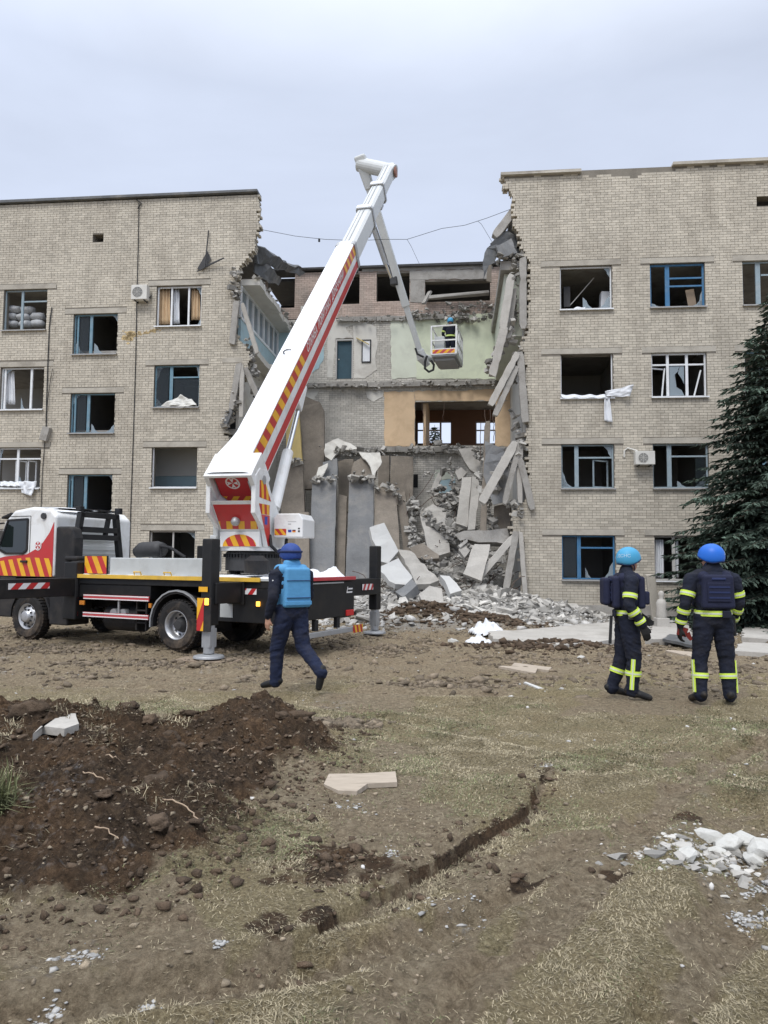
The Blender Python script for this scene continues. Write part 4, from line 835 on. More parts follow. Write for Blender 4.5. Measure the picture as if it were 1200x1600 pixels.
# torn plaster and insulation draped over the slab tops
panel3('torn_plaster', 'stain_cream' if 'stain_cream' in MT else 'plaster', [(508, 694, 5.6), (530, 688, 5.6), (548, 692, 5.4), (556, 700, 5.2), (544, 704, 5.2), (528, 702, 5.4), (516, 722, 5.2), (508, 714, 5.4)], 0.06, None, 'cream torn plaster sheet draped under the grey brick wall', 'plaster sheet', jit=0.05, rough=0.09)
panel3('torn_plaster', 'plaster', [(560, 706, 5.0), (594, 706, 5.0), (598, 722, 4.8), (588, 736, 4.5), (584, 748, 4.3), (578, 728, 4.5), (566, 716, 4.8)], 0.05, None, 'cream torn plaster hanging over the right tall slab top', 'plaster sheet', jit=0.05, rough=0.09)
panel3('torn_plaster', 'plaster', [(500, 730, 4.9), (512, 722, 4.9), (508, 738, 4.6), (498, 752, 4.4), (494, 748, 4.4)], 0.04, None, 'small cream plaster strip hanging over the left tall slab top', 'plaster sheet', jit=0.04, rough=0.09)
# ---------------------------------------------------------------- rubble
mb = MB(); k = 0
def gh(x, y): return ground_h(np.array(x), np.array(y))
pts = []
rr = random.Random(12)
while len(pts) < 8500:
    u = rr.uniform(-5.4, 7.6); d = rr.uniform(-5.6, 7.0)
    P = fw(u, d, 0)
    h = float(rubble_h(np.array([P.x]), np.array([P.y]))[0])
    front = math.exp(-((u-2.0)/3.2)**2-((d+2.4)/1.7)**2)+0.8*math.exp(-((u-5.2)/2.2)**2-((d+1.0)/0.8)**2)+0.5*math.exp(-((u-1.5)/3.5)**2-((d+5.0)/0.5)**2)
    if rr.random() > min(1, h*0.8+front): continue
    if math.hypot((P.x-1.2)/1.3, (P.y-21.7)/0.8) < 1 or math.hypot((P.x-2.9)/1.0, (P.y-20.6)/0.55) < 1: 
        if rr.random() < 0.9: continue
    if u > 4.0 and d > -0.1: continue
    pts.append((P.x, P.y))
hz = gh([p[0] for p in pts], [p[1] for p in pts])
for (x, y), z in zip(pts, hz):
    s = min(0.24, 0.032*math.exp(abs(rr.gauss(0, 0.8)))*1.2); R = Matrix.Rotation(rr.uniform(0, 6.3), 3, 'Z') @ Matrix.Rotation(rr.gauss(0, 0.5), 3, 'X') @ Matrix.Rotation(rr.gauss(0, 0.4), 3, 'Y')
    tn = rr.choice((0.6, 0.75, 0.9, 1.0, 1.0, 1.15, 1.3, 1.45))
    if rr.random() < 0.45: mb.box((x, y, z+s*0.12), (s*2.2, s*rr.uniform(0.9, 1.6), s*rr.uniform(0.25, 0.7)), R, 0, tn, jit=s*0.3)
    else: mb.rock((x, y, z+s*0.1), (s*1.2, s, s*0.7), R, 0, tn, n=9, seed=rr.random())
o = mb.build('rubble', 'rubble'); tag(o, kind='stuff', label='grey white heap of broken masonry spilling out of the gap', cat='rubble')
# masonry still clinging along the torn edges and caught on the slab tops
def clinging(name, label, spots, n, size):
    mb = MB(); base = None
    for i in range(n):
        a, b_ = random.choice(spots); t = random.random(); px, py, d = [a[k]+(b_[k]-a[k])*t for k in range(3)]
        u, z = fac(px+random.gauss(0, 3), py+random.gauss(0, 3), d); P_ = fw(u, d+random.uniform(-0.25, 0.3), z)
        if base is None: base = P_.copy()
        s = size*random.uniform(0.35, 1.4)
        if random.random() < 0.5: mb.box(P_-base, (s*2.2, s*1.2, s*0.8), Matrix.Rotation(random.uniform(0, 6), 3, 'Z') @ Matrix.Rotation(random.gauss(0, 0.6), 3, 'X') @ Matrix.Rotation(random.gauss(0, 0.6), 3, 'Y'), 0, random.choice((0.4, 0.6, 0.8, 1.0, 1.15)), jit=s*0.25)
        else: mb.rock(P_-base, (s, s*0.8, s*0.6), Matrix.Rotation(random.uniform(0, 6), 3, 'Z'), 0, random.choice((0.4, 0.6, 0.8, 1.0, 1.15)), n=8)
    o = mb.build(name, 'rubble', None, loc=base); tag(o, label, 'rubble', kind='stuff')
clinging('clinging_rubble', 'small broken masonry clinging along the right break', [((806, 400, 0.1), (800, 540, 0.1)), ((790, 520, 0.2), (765, 580, 0.2)), ((812, 540, 0.0), (795, 600, 0.2)), ((816, 690, 0.0), (800, 720, 0.2)), ((796, 785, 0.1), (815, 800, 0.0)), ((800, 640, 0.6), (816, 700, 0.1)), ((770, 770, 0.4), (800, 690, 0.2))], 190, 0.13)
clinging('clinging_rubble', 'small broken masonry clinging along the left break', [((372, 420, DL), (366, 470, DL)), ((388, 530, DL+0.2), (400, 590, DL+0.4)), ((380, 560, DL), (366, 640, DL)), ((395, 600, DL+1), (412, 640, DL+1.5)), ((360, 640, DL), (352, 664, DL))], 130, 0.12)
clinging('caught_rubble', 'crumbs and torn bits caught on the slab tops in the gap', [((486, 748, 4.3), (526, 748, 4.3)), ((548, 746, 4.1), (584, 746, 4.1)), ((586, 760, 4.1), (618, 762, 4.1)), ((500, 700, 5.4), (600, 708, 5.2)), ((620, 770, 4.4), (650, 800, 4.2)), ((440, 724, 4.4), (474, 720, 4.4)), ((690, 820, 2.6), (712, 836, 2.2)), ((640, 700, 6.9), (720, 700, 6.9))], 230, 0.12)
clinging('crushed_debris', 'dark crushed debris filling the hollows between the slabs in the gap', [((640, 780, 4.2), (700, 840, 2.6)), ((690, 760, 4.6), (712, 850, 2.0)), ((600, 870, 1.4), (700, 880, 0.8)), ((716, 850, 0.8), (790, 870, 0.4)), ((740, 880, 0.0), (800, 900, -0.2)), ((640, 800, 4.0), (650, 870, 2.0)), ((752, 740, 1.4), (770, 830, 1.0))], 420, 0.13)
clinging('clinging_rubble', 'dusty masonry bits hanging around the blue and white painted panel', [((660, 740, 6.2), (720, 735, 5.6)), ((700, 720, 5.6), (712, 790, 4.4)), ((740, 700, 5), (760, 720, 3)), ((670, 770, 5), (712, 776, 4.6))], 120, 0.12)
# bent reinforcement and dangling wires
mk('rust', (0.10, 0.07, 0.055), rough=0.8, var=0.3, scale=8)
def curve3(p, q, sag, n=10, wob=0.0):
    p, q = Vector(p), Vector(q); out = []
    for i in range(n+1):
        t = i/n; v = p.lerp(q, t); v.z -= sag*4*t*(1-t); v += Vector((random.uniform(-wob, wob), random.uniform(-wob, wob), random.uniform(-wob, wob))); out.append(v)
    return out
mb = MB()
for (a, b, s) in [((660, 628, 7.4), (664, 696, 7.2), 0), ((694, 628, 7.4), (692, 655, 7.4), 0), ((758, 640, 2.5), (762, 706, 2.2), 0), ((766, 640, 2.5), (764, 700, 2.2), 0), ((770, 650, 2.5), (772, 690, 2.2), 0), ((752, 660, 2), (750, 720, 1.8), 0), ((700, 770, 4.5), (664, 808, 3.5), 0.1), ((648, 780, 4.5), (676, 740, 5.2), 0.1), ((650, 800, 4), (690, 770, 4.6), -0.1), ((640, 770, 4.8), (636, 804, 4), 0), ((696, 830, 2.6), (712, 800, 3), 0.2)]:
    mb.tube(curve3(fw(fac(*a)[0], a[2], fac(*a)[1]), fw(fac(*b)[0], b[2], fac(*b)[1]), s, 6, 0.03), 0.014, 5)
for i in range(110):
    u = random.uniform(-0.8, 4.8); d = random.uniform(-1.4, 5.5); P = fw(u, d, 0); z = gz(P.x, P.y); a = random.uniform(0, 6.3); l = random.uniform(0.3, 1.1)
    mb.tube(curve3((P.x, P.y, z), (P.x+l*math.cos(a), P.y+l*0.6*math.sin(a), z+random.uniform(0.1, 0.7)), -0.1, 5, 0.05), 0.013, 5)
o = mb.build('rebar', 'rust'); tag(o, 'thin bent reinforcing rods and wires sticking out of the collapse', 'rebar', kind='stuff')
# cable strung across the gap with drooping branches
cb = MB(); A = fw(fac(405, 358, 1.2)[0], 1.2, fac(405, 358, 1.2)[1]); B = fw(fac(800, 326, 0.3)[0], 0.3, fac(800, 326, 0.3)[1])
key = [(405, 358), (462, 369), (508, 374), (560, 376), (600, 374), (636, 374), (690, 357), (726, 352), (760, 341), (800, 326)]
KP = [at_depth(x, y, A.y+(B.y-A.y)*i/(len(key)-1)) for i, (x, y) in enumerate(key)]
cb.tube(KP, 0.009, 5); cb.tube([KP[5], at_depth(642, 384, 27.4), at_depth(655, 412, 30), at_depth(664, 414, 33)], 0.007, 5); cb.tube([KP[7]+(KP[8]-KP[7])*0.6, at_depth(752, 350, 26.6), at_depth(770, 380, 26.4)], 0.007, 5); cb.tube([KP[2]+(KP[1]-KP[2])*0.2, KP[2]+(KP[1]-KP[2])*0.2-Vector((0, 0, 0.12))], 0.04, 6)
o = cb.build('cable', 'dark_metal'); tag(o, 'thin sagging cable strung across the gap behind the boom', 'cable')
# ================================================================== AERIAL PLATFORM TRUCK
mk('paint_white', (0.76, 0.77, 0.77), rough=0.38, var=0.04, scale=2, dirt=(0.42, 0.39, 0.34), dirt_amt=0.4, dirt_scale=2.2, spec=0.5)
mk('paint_red', (0.50, 0.025, 0.028), rough=0.35, var=0.06, scale=3, dirt=(0.25, 0.06, 0.05), dirt_amt=0.3, dirt_scale=3, spec=0.5)
mk('foil_yellow', (0.80, 0.42, 0.03), rough=0.35, var=0.06, scale=5, dirt=(0.5, 0.28, 0.06), dirt_amt=0.3, dirt_scale=3)
mk('edge_yellow', (0.70, 0.44, 0.06), rough=0.5, var=0.1, scale=5, dirt=(0.35, 0.25, 0.1), dirt_amt=0.4, dirt_scale=3)
mk('foil_white', (0.75, 0.75, 0.76), rough=0.4, var=0.03)
mk('rail_red', (0.50, 0.06, 0.07), rough=0.5, var=0.08, scale=4, dirt=(0.3, 0.16, 0.14), dirt_amt=0.4, dirt_scale=4)
mk('paint_black', (0.009, 0.0095, 0.011), rough=0.5, var=0.2, scale=3, dirt=(0.03, 0.027, 0.023), dirt_amt=0.5, dirt_scale=2.5, spec=0.4)
mk('plastic_black', (0.02, 0.02, 0.022), rough=0.7, var=0.2, scale=4, dirt=(0.07, 0.06, 0.05), dirt_amt=0.5, dirt_scale=2)
mk('tyre', (0.022, 0.021, 0.021), rough=0.9, var=0.25, scale=6, dirt=(0.13, 0.10, 0.075), dirt_amt=0.75, dirt_scale=3, bump=0.4, bscale=30)
mk('rim_silver', (0.50, 0.51, 0.53), rough=0.4, metal=0.6, var=0.1, scale=5, dirt=(0.2, 0.17, 0.14), dirt_amt=0.5, dirt_scale=4)
mk('hub_dark', (0.06, 0.06, 0.062), rough=0.6, metal=0.3, var=0.2, scale=5)
mk('galvanised', (0.40, 0.41, 0.42), rough=0.5, metal=0.5, var=0.12, scale=4)
mk('chrome', (0.65, 0.66, 0.68), rough=0.18, metal=1.0, var=0.03)
mk('boom_grey', (0.60, 0.62, 0.62), rough=0.45, var=0.05, scale=2, stretch=(1, 1, 1), dirt=(0.42, 0.43, 0.43), dirt_amt=0.3, dirt_scale=2)
mk('box_grey', (0.48, 0.50, 0.50), rough=0.5, var=0.05, scale=2, dirt=(0.3, 0.3, 0.29), dirt_amt=0.3, dirt_scale=3)
mk('snow', (0.84, 0.86, 0.89), rough=0.9, var=0.03, scale=5, bump=0.3, bscale=20)
mk('board_wood', (0.27, 0.21, 0.155), rough=0.9, var=0.2, scale=3, dirt=(0.13, 0.10, 0.075), dirt_amt=0.5)
mk('flag_blue', (0.02, 0.06, 0.35), rough=0.5); mk('sticker_red', (0.55, 0.03, 0.03), rough=0.5)
amb = mk('amber_lamp', (1.0, 0.45, 0.06), rough=0.3, var=0.0, emit=2.2); mk('amber_dull', (0.55, 0.2, 0.03), rough=0.3)
cabg = bpy.data.materials.new('cab_glass'); cabg.use_nodes = True; q = cabg.node_tree.nodes['Principled BSDF']; q.inputs['Base Color'].default_value = (0.012, 0.018, 0.018, 1); q.inputs['Roughness'].default_value = 0.04; q.inputs['Specular IOR Level'].default_value = 0.7; MT['cab_glass'] = cabg
TYAW = rad(154); TZ = -0.08; TO = Vector((-3.536, 15.73, TZ))
TF = Vector((math.cos(TYAW), math.sin(TYAW), 0)); TL = Vector((-math.sin(TYAW), math.cos(TYAW), 0))
truck = empty('aerial_platform_truck', TO, (0, 0, TYAW)); tag(truck, 'white and red rescue lift truck parked on outriggers, its boom raised over the gap', 'truck', kind='thing')
def T(name, mb, m, parent=None, **kw): return mb.build(name, m, parent or truck, **kw)
def clip_poly(p, w, h):
    for ax, lim, sg in ((0, 0, 1), (0, w, -1), (1, 0, 1), (1, h, -1)):
        o = []
        for i in range(len(p)):
            a, b = p[i], p[(i+1) % len(p)]; ia = sg*(a[ax]-lim) >= 0; ib = sg*(b[ax]-lim) >= 0
            if ia: o.append(a)
            if ia != ib: t = (lim-a[ax])/(b[ax]-a[ax]); o.append((a[0]+(b[0]-a[0])*t, a[1]+(b[1]-a[1])*t))
        p = o
        if len(p) < 3: return []
    return p
def clip_to(p, q):
    """clip polygon p to convex polygon q (counter-clockwise)"""
    for i in range(len(q)):
        c, d = q[i], q[(i+1) % len(q)]; o = []
        s = lambda v: (d[0]-c[0])*(v[1]-c[1])-(d[1]-c[1])*(v[0]-c[0])
        for k in range(len(p)):
            a, b = p[k], p[(k+1) % len(p)]; sa, sb = s(a), s(b)
            if sa >= 0: o.append(a)
            if (sa >= 0) != (sb >= 0): t = sa/(sa-sb); o.append((a[0]+(b[0]-a[0])*t, a[1]+(b[1]-a[1])*t))
        p = o
        if len(p) < 3: return []
    return p
def ccw(q): return q if sum(a[0]*b[1]-b[0]*a[1] for a, b in zip(q, q[1:]+q[:1])) > 0 else q[::-1]
def decal(o, ux, uy, shapes, m, name, parent, lift=0.003):
    """flat printed foil: polygons in the (ux, uy) plane at o"""
    o, ux, uy = Vector(o), Vector(ux), Vector(uy); n = ux.cross(uy).normalized(); mb = MB()
    for s in shapes: mb.add([o+ux*a+uy*b+n*lift for a, b in s], [tuple(range(len(s)))])
    return mb.build(name, m, parent)
def stripes(w, h, pitch, slant, frac=0.5, off=0.0, clip=None):
    out = []; x = -abs(slant)-pitch+off
    while x < w+abs(slant)+pitch:
        p = [(x, 0), (x+pitch*frac, 0), (x+pitch*frac+slant, h), (x+slant, h)]
        p = clip_to(p, clip) if clip else clip_poly(p, w, h)
        if p: out.append(p)
        x += pitch
    return out
def hazard(o, ux, uy, w, h, pitch, slant, parent, base='paint_red', top='foil_yellow', name='hazard_foil', clip=None, lift=0.003):
    pl = clip or [(0, 0), (w, 0), (w, h), (0, h)]
    b = decal(o, ux, uy, [pl], base, name, parent, lift); decal(o, ux, uy, stripes(w, h, pitch, slant, clip=clip), top, 'stripe', b, lift*2); return b
XA = (-1, 0, 0); ZA = (0, 0, 1)     # decals on the near (left) side of the truck: u runs towards the tail
# ---- chassis
c = MB()
for s in (0.42, -0.42): c.span(-2.5, 5.3, s-0.05, s+0.05, 0.72, 0.98)
for x in (-2.2, 0.9, 2.4, 4.9): c.span(x-0.06, x+0.06, -0.37, 0.37, 0.74, 0.96)
c.cyl((0, -0.9, 0.5), (0, 0.9, 0.5), 0.11, 10); c.cyl((4.3, -0.9, 0.5), (4.3, 0.9, 0.5), 0.08, 10); c.box((0, 0, 0.5), (0.45, 0.5, 0.42))
T('chassis_frame', c, 'plastic_black')
def wheel(x, y, rear):
    s = 1 if y > 0 else -1
    t = MB(); R = 0.495; prof = [(0.29, -0.14), (0.36, -0.155), (R-0.05, -0.15), (R-0.01, -0.11), (R, -0.05), (R, 0.05), (R-0.01, 0.11), (R-0.05, 0.15), (0.36, 0.155), (0.29, 0.14)]
    t.lathe(prof, (0, 0, 0), 'Y', 40)
    for k in range(40):      # tread blocks
        a = 2*PI*(k+0.5)/40
        for yy in (-0.085, 0.0, 0.085):
            Rm = Matrix.Rotation(-a, 3, 'Y'); t.box(Rm @ Vector((R+0.002, yy, 0)), (0.024, 0.07, 0.05), Rm)
    w = empty('wheel', (x, y, 0.5), (0, 0, 0 if s > 0 else PI), truck)
    o = t.build('tyre', 'tyre', w, smooth=False)
    r = MB()
    if not rear: r.lathe([(0.295, -0.14), (0.295, 0.13), (0.275, 0.135), (0.255, 0.05), (0.22, 0.08), (0.17, 0.12), (0.13, 0.13), (0.125, 0.19), (0.09, 0.2), (0.0, 0.2)], (0, 0, 0), 'Y', 32)
    else: r.lathe([(0.295, -0.14), (0.30, 0.135), (0.27, 0.14), (0.255, 0.0), (0.235, -0.06), (0.15, -0.06)], (0, 0, 0), 'Y', 32)
    ro = r.build('rim', 'rim_silver', w, smooth=True)
    h = MB()
    if rear: h.lathe([(0.16, -0.06), (0.14, 0.0), (0.12, 0.05), (0.09, 0.1), (0.0, 0.1)], (0, 0, 0), 'Y', 20)
    for k in range(10):
        a = 2*PI*k/10; rr_ = 0.155 if not rear else 0.2; yb = 0.125 if not rear else -0.06
        h.cyl((rr_*math.cos(a), yb-0.02, rr_*math.sin(a)), (rr_*math.cos(a), yb+0.035, rr_*math.sin(a)), 0.018, 6)
        if not rear: h.box((0.225*math.cos(a+0.3), 0.082, 0.225*math.sin(a+0.3)), (0.05, 0.03, 0.05))
    h.build('hub', 'hub_dark', w)
for (x, y, r_) in ((4.3, 1.08, 0), (4.3, -1.08, 0), (0, 1.1, 1), (0, -1.1, 1)): wheel(x, y, r_)
# inner twin tyres of the rear axle
for s in (0.74, -0.74): T('inner_tyre', MB().lathe([(0.2, -0.12), (0.46, -0.13), (0.495, -0.07), (0.495, 0.07), (0.46, 0.13), (0.2, 0.12)], (0, s, 0.5), 'Y', 28), 'tyre')
# ---- cab
cab = empty('cab', (0, 0, 0), (0, 0, 0), truck)
prof = [(3.62, 1.38), (3.62, 2.72), (3.8, 2.86), (4.4, 2.93), (5.0, 2.86), (5.3, 2.62), (5.62, 1.75), (5.68, 1.38)]
cb = MB(); n = len(prof)
rows = [(-1.12, 0.0, 1.0), (-1.05, 0.03, 1.0), (1.05, 0.03, 1.0), (1.12, 0.0, 1.0)]
v = []
for y, up, _ in rows:
    for i, (x, z) in enumerate(prof): v.append((x, y, z+(up if z > 2.6 else 0)))
f = [tuple(range(n)), tuple(3*n+i for i in range(n-1, -1, -1))]
for r_ in range(3):
    for i in range(n): f.append((r_*n+(i+1) % n, r_*n+i, (r_+1)*n+i, (r_+1)*n+(i+1) % n))
cb.add(v, f); cb.build('cab_shell', 'paint_white', cab, bevel=0.05, seg=3)
sk = MB(); sk.span(4.85, 5.66, -1.12, 1.12, 0.45, 1.375); sk.span(3.62, 3.78, -1.1, 1.1, 0.7, 1.37); sk.span(3.62, 4.85, -0.55, 0.55, 0.75, 1.37); sk.build('lower_skirt', 'plastic_black', cab, bevel=0.03)
d_ = MB(); yy = 1.123
win = [(4.50, 1.98), (4.50, 2.68), (5.16, 2.66), (5.46, 2.0), (5.2, 1.9), (4.62, 1.9)]
d_.prism(win, lambda a, b, t: Vector((a, t, b)), yy, yy+0.012); wo = d_.build('side_window', 'cab_glass', cab)
fr = MB(); m_ = len(win)
for i in range(m_): a, b = win[i], win[(i+1) % m_]; fr.bar((a[0], yy+0.01, a[1]), (b[0], yy+0.01, b[1]), 0.045, 0.035, up=(0, 1, 0))
fr.build('window_seal', 'plastic_black', wo)
ws = MB(); ws.add([(5.335, -0.95, 2.56), (5.335, 0.95, 2.56), (5.605, 0.98, 1.83), (5.605, -0.98, 1.83)], [(0, 1, 2, 3)]); ws.build('windscreen', 'cab_glass', cab)
ds = MB()
for a, b in (((4.42, 1.45), (4.42, 2.75)), ((4.42, 2.75), (5.1, 2.75)), ((4.42, 1.45), (5.45, 1.45))): ds.bar((a[0], yy+0.001, a[1]), (b[0], yy+0.001, b[1]), 0.012, 0.006, up=(0, 1, 0))
dso = ds.build('door_seam', 'dark_metal', cab); MB().box((4.56, yy+0.03, 1.72), (0.2, 0.05, 0.05)).build('door_handle', 'plastic_black', cab, bevel=0.01)
DO_ = (5.64, 1.1235, 1.39)
red = [(0, 0), (1.98, 0), (1.98, 1.22), (1.85, 0.98), (1.65, 0.76), (1.4, 0.60), (1.13, 0.49), (0.42, 0.44), (0, 0.36)]
decal(DO_, XA, ZA, [red], 'paint_red', 'red_wave', cab, 0.004)
decal(DO_, XA, ZA, stripes(1.98, 0.42, 0.3, -0.2, clip=ccw([(0, 0), (1.96, 0), (1.96, 0.40), (1.3, 0.42), (1.0, 0.41), (0.5, 0.36), (0, 0.3)])), 'foil_yellow', 'stripe', cab, 0.008)
def emblem(o, ux, uy, r, parent, lift=0.012):
    ring = [(r*math.cos(2*PI*k/24), r*math.sin(2*PI*k/24)) for k in range(24)]
    e_ = decal(o, ux, uy, [ring], 'foil_white', 'emblem', parent, lift); s = []
    rin = [(r*0.8*math.cos(2*PI*k/24), r*0.8*math.sin(2*PI*k/24)) for k in range(24)]
    decal(o, ux, uy, [rin], 'paint_red', 'emblem_ring', e_, lift+0.002)
    for k in range(4):        # eight pointed cross: four flared notched arms
        a = k*PI/2; c_, s_ = math.cos(a), math.sin(a)
        arm = [(0.05, 0), (0.78, 0.32), (0.66, 0.0), (0.78, -0.32)]
        q_ = [((x*c_-y*s_)*r, (x*s_+y*c_)*r) for x, y in arm]; s.append([q_[0], q_[2], q_[1]]); s.append([q_[0], q_[3], q_[2]])
    s = [ccw(t) for t in s]
    decal(o, ux, uy, s, 'foil_white', 'emblem_cross', e_, lift+0.004); return e_
emblem((4.14, 1.1235, 2.08), XA, ZA, 0.11, cab)
iv = MB(); iv.prism([(3.02, 1.3), (3.02, 2.25), (3.1, 2.46), (3.22, 2.5), (3.6, 2.5), (3.6, 1.3)], lambda a, b, t: Vector((a, t, b)), 0.86, 1.12)
iv.build('air_intake', 'plastic_black', truck, bevel=0.04)
MB().cyl((4.0, 1.05, 2.74), (3.98, 1.16, 2.74), 0.07, 12).build('side_lamp', 'hub_dark', cab)
rp = MB(); rp.box((3.60, 0.1, 1.75), (0.03, 1.5, 0.7)); rp.box((3.6, 0.1, 2.35), (0.03, 1.4, 0.3)); rp.build('rear_panel', 'boom_grey', cab, bevel=0.01)
rl = MB()
for k in range(6): rl.box((3.58, 0.1, 1.5+k*0.1), (0.012, 1.4, 0.012))
rl.build('panel_rib', 'grey_trim', cab)
vz = MB(); vz.box((5.35, 0, 2.78), (0.35, 2.1, 0.05), Matrix.Rotation(0.3, 3, 'Y')); vz.build('sun_visor', 'plastic_black', cab, bevel=0.01)
mir = MB(); mir.bar((5.3, 1.12, 2.6), (5.55, 1.5, 2.55), 0.04, 0.04); mir.box((5.6, 1.46, 2.3), (0.1, 0.26, 0.5)); mir.build('wing_mirror', 'plastic_black', cab, bevel=0.02)
st = MB(); st.lathe([(0.66, -0.14), (0.70, -0.14), (0.70, 0.14), (0.66, 0.14)], (4.3, 1.02, 0.52), 'Y', 28)
st2 = MB()
for k in range(9):
    a0, a1 = PI*(-0.02+k*0.115), PI*(-0.02+(k+1)*0.115); st2.add([(4.3+0.62*math.cos(a), y, 0.5+0.62*math.sin(a)) for a in (a0, a1) for y in (0.85, 1.16)]+[(4.3+0.67*math.cos(a), y, 0.5+0.67*math.sin(a)) for a in (a0, a1) for y in (0.85, 1.16)], [(0, 1, 3, 2), (4, 6, 7, 5), (0, 4, 5, 1), (2, 3, 7, 6), (0, 2, 6, 4), (1, 5, 7, 3)])
st2.build('wheel_arch', 'plastic_black', truck)
T('step_box', MB().span(3.05, 3.62, 0.6, 1.2, 0.35, 1.05), 'plastic_black', bevel=0.03)
# ---- body and deck
b = MB(); b.span(-2.6, 2.95, -1.22, 1.22, 1.26, 1.40); b.span(0.72, 2.75, 0.62, 1.2, 0.98, 1.255); b.span(-2.6, -0.72, 0.7, 1.21, 0.62, 1.255); b.span(-2.6, -0.72, -1.2, -0.7, 0.62, 1.255); b.span(0.72, 2.75, -1.2, -0.62, 0.6, 1.255); b.span(-2.58, -0.9, -0.69, 0.69, 0.99, 1.255)
T('body', b, 'paint_black', bevel=0.01)
T('rear_panel', MB().span(-2.66, -2.61, -1.21, 1.21, 0.66, 1.36), 'paint_black', bevel=0.01)
T('deck', MB().span(-2.62, 2.95, -1.24, 1.24, 1.402, 1.45), 'box_grey', bevel=0.005)
T('deck_edge', MB().span(-2.0, 2.95, 1.243, 1.275, 1.385, 1.465), 'edge_yellow', bevel=0.004)
T('deck_edge', MB().span(-2.68, -2.63, -1.24, 1.27, 1.40, 1.47), 'rail_red', bevel=0.004); T('edge_strip', MB().span(-2.69, -2.665, -0.7, 1.2, 1.34, 1.365), 'galvanised')
# snow lying on the deck
sn = MB(); G = 46
for (x0, x1, y0, y1, hh, sd) in ((-2.55, -0.2, -1.15, 1.15, 0.10, 3), (-0.2, 2.8, 0.9, 1.2, 0.06, 4), (-2.55, -1.6, -1.1, 0.6, 0.28, 5)):
    nx_, ny_ = 30, 18; xs_ = np.linspace(x0, x1, nx_); ys_ = np.linspace(y0, y1, ny_); XX, YY = np.meshgrid(xs_, ys_)
    ed = np.minimum(np.minimum(XX-x0, x1-XX), np.minimum(YY-y0, y1-YY)); zz = 1.445+hh*(fbm(XX*2.5+sd, YY*2.5, 4, sd)*1.6-0.5)*np.clip(ed/0.12, 0, 1)
    sn.add(list(zip(XX.ravel(), YY.ravel(), zz.ravel())), [(j*nx_+i, j*nx_+i+1, (j+1)*nx_+i+1, (j+1)*nx_+i) for j in range(ny_-1) for i in range(nx_-1)])
o = sn.build('snow', 'snow', truck, smooth=True); tag(o, kind='stuff')
rs = MB()
for (x, y, z, a, b_, c_) in ((4.5, 0.2, 2.95, 0.7, 0.8, 0.035), (4.1, 0.9, 2.9, 0.3, 0.15, 0.03), (4.0, -0.5, 2.93, 0.4, 0.4, 0.04), (3.75, 0.5, 2.85, 0.1, 0.5, 0.04)): rs.lathe([(1.0, 0), (0.8, 0.6), (0.45, 0.9), (0, 1)], (0, 0, 0), 'Z', 14); vv = rs.v[-56:]; rs.v[-56:] = [(x+p[0]*a, y+p[1]*b_, z+p[2]*c_) for p in vv]
o = rs.build('snow', 'snow', truck, smooth=True); tag(o, kind='stuff')
# side guard rails
for x0, x1 in ((0.72, 2.55), (2.72, 3.02)):
    for z in (0.99, 0.62):
        r1 = T('side_rail', MB().span(x0, x1, 1.215, 1.245, z-0.05, z+0.05), 'rail_red', bevel=0.004); MB().span(x0+0.005, x1-0.005, 1.2455, 1.249, z+0.022, z+0.046).build('rail_stripe', 'foil_white', r1); MB().span(x0+0.005, x1-0.005, 1.2455, 1.249, z-0.046, z-0.026).build('rail_stripe', 'foil_white', r1)
T('rail_post', MB().span(1.55, 1.59, 1.18, 1.212, 0.62, 1.02), 'galvanised'); T('rail_post', MB().span(2.98, 3.0, 1.18, 1.212, 0.5, 1.1), 'galvanised')
tk = MB(); tk.cyl((1.2, 0.85, 0.55), (2.1, 0.85, 0.55), 0.27, 20); T('air_tank', tk, 'plastic_black', smooth=False)
for x in (1.5, 1.75): T('reservoir', MB().cyl((x, 1.0, 0.66), (x, 1.17, 0.66), 0.10, 14), 'galvanised')
lad = MB()
for x in (0.86, 1.12): lad.span(x-0.015, x+0.015, 1.12, 1.16, 0.35, 1.25)
for z in (0.5, 0.75, 1.0): lad.span(0.86, 1.12, 1.12, 1.16, z-0.015, z+0.015)
T('ladder', lad, 'plastic_black')
fa = MB(); ga = MB()
for k in range(12):
    a0, a1 = PI*(-0.04+k*0.09), PI*(-0.04+(k+1)*0.09)
    for mbx, r0, r1, ya, yb in ((fa, 0.60, 0.64, 0.5, 1.24), (ga, 0.645, 0.675, 1.2, 1.265)):
        mbx.add([(r*math.cos(a), y, 0.52+r*math.sin(a)) for r in (r0, r1) for a in (a0, a1) for y in (ya, yb)], [(0, 1, 3, 2), (4, 6, 7, 5), (0, 4, 5, 1), (2, 3, 7, 6), (0, 2, 6, 4), (1, 5, 7, 3)])
ma = T('mudguard', fa, 'plastic_black'); ga.build('mudguard_trim', 'galvanised', ma)
for x in (-1.55, ): T('locker_door', MB().span(-1.36, -1.06, 1.213, 1.225, 0.70, 1.12), 'box_grey', bevel=0.006)
pl = hazard((-1.24, 1.2225, 1.17), XA, ZA, 0.0001, 0.0001, 1, 0, truck) if False else None
cp = MB().span(-1.92, -1.22, 1.2125, 1.2185, 1.14, 1.27).build('marker_plate', 'plastic_black', truck); hazard((-1.24, 1.2185, 1.15), XA, ZA, 0.66, 0.11, 0.22, 0.09, cp, 'paint_red', 'foil_white')
for x, z, m in ((-1.0, 1.28, 'amber_dull'), (-1.95, 0.98, 'amber_lamp'), (0.68, 0.86, 'amber_dull'), (2.62, 0.86, 'amber_dull'), (2.55, 0.86, 'amber_dull')): T('marker_lamp', MB().box((x, 1.235, z), (0.07, 0.04, 0.09)), m, bevel=0.008)
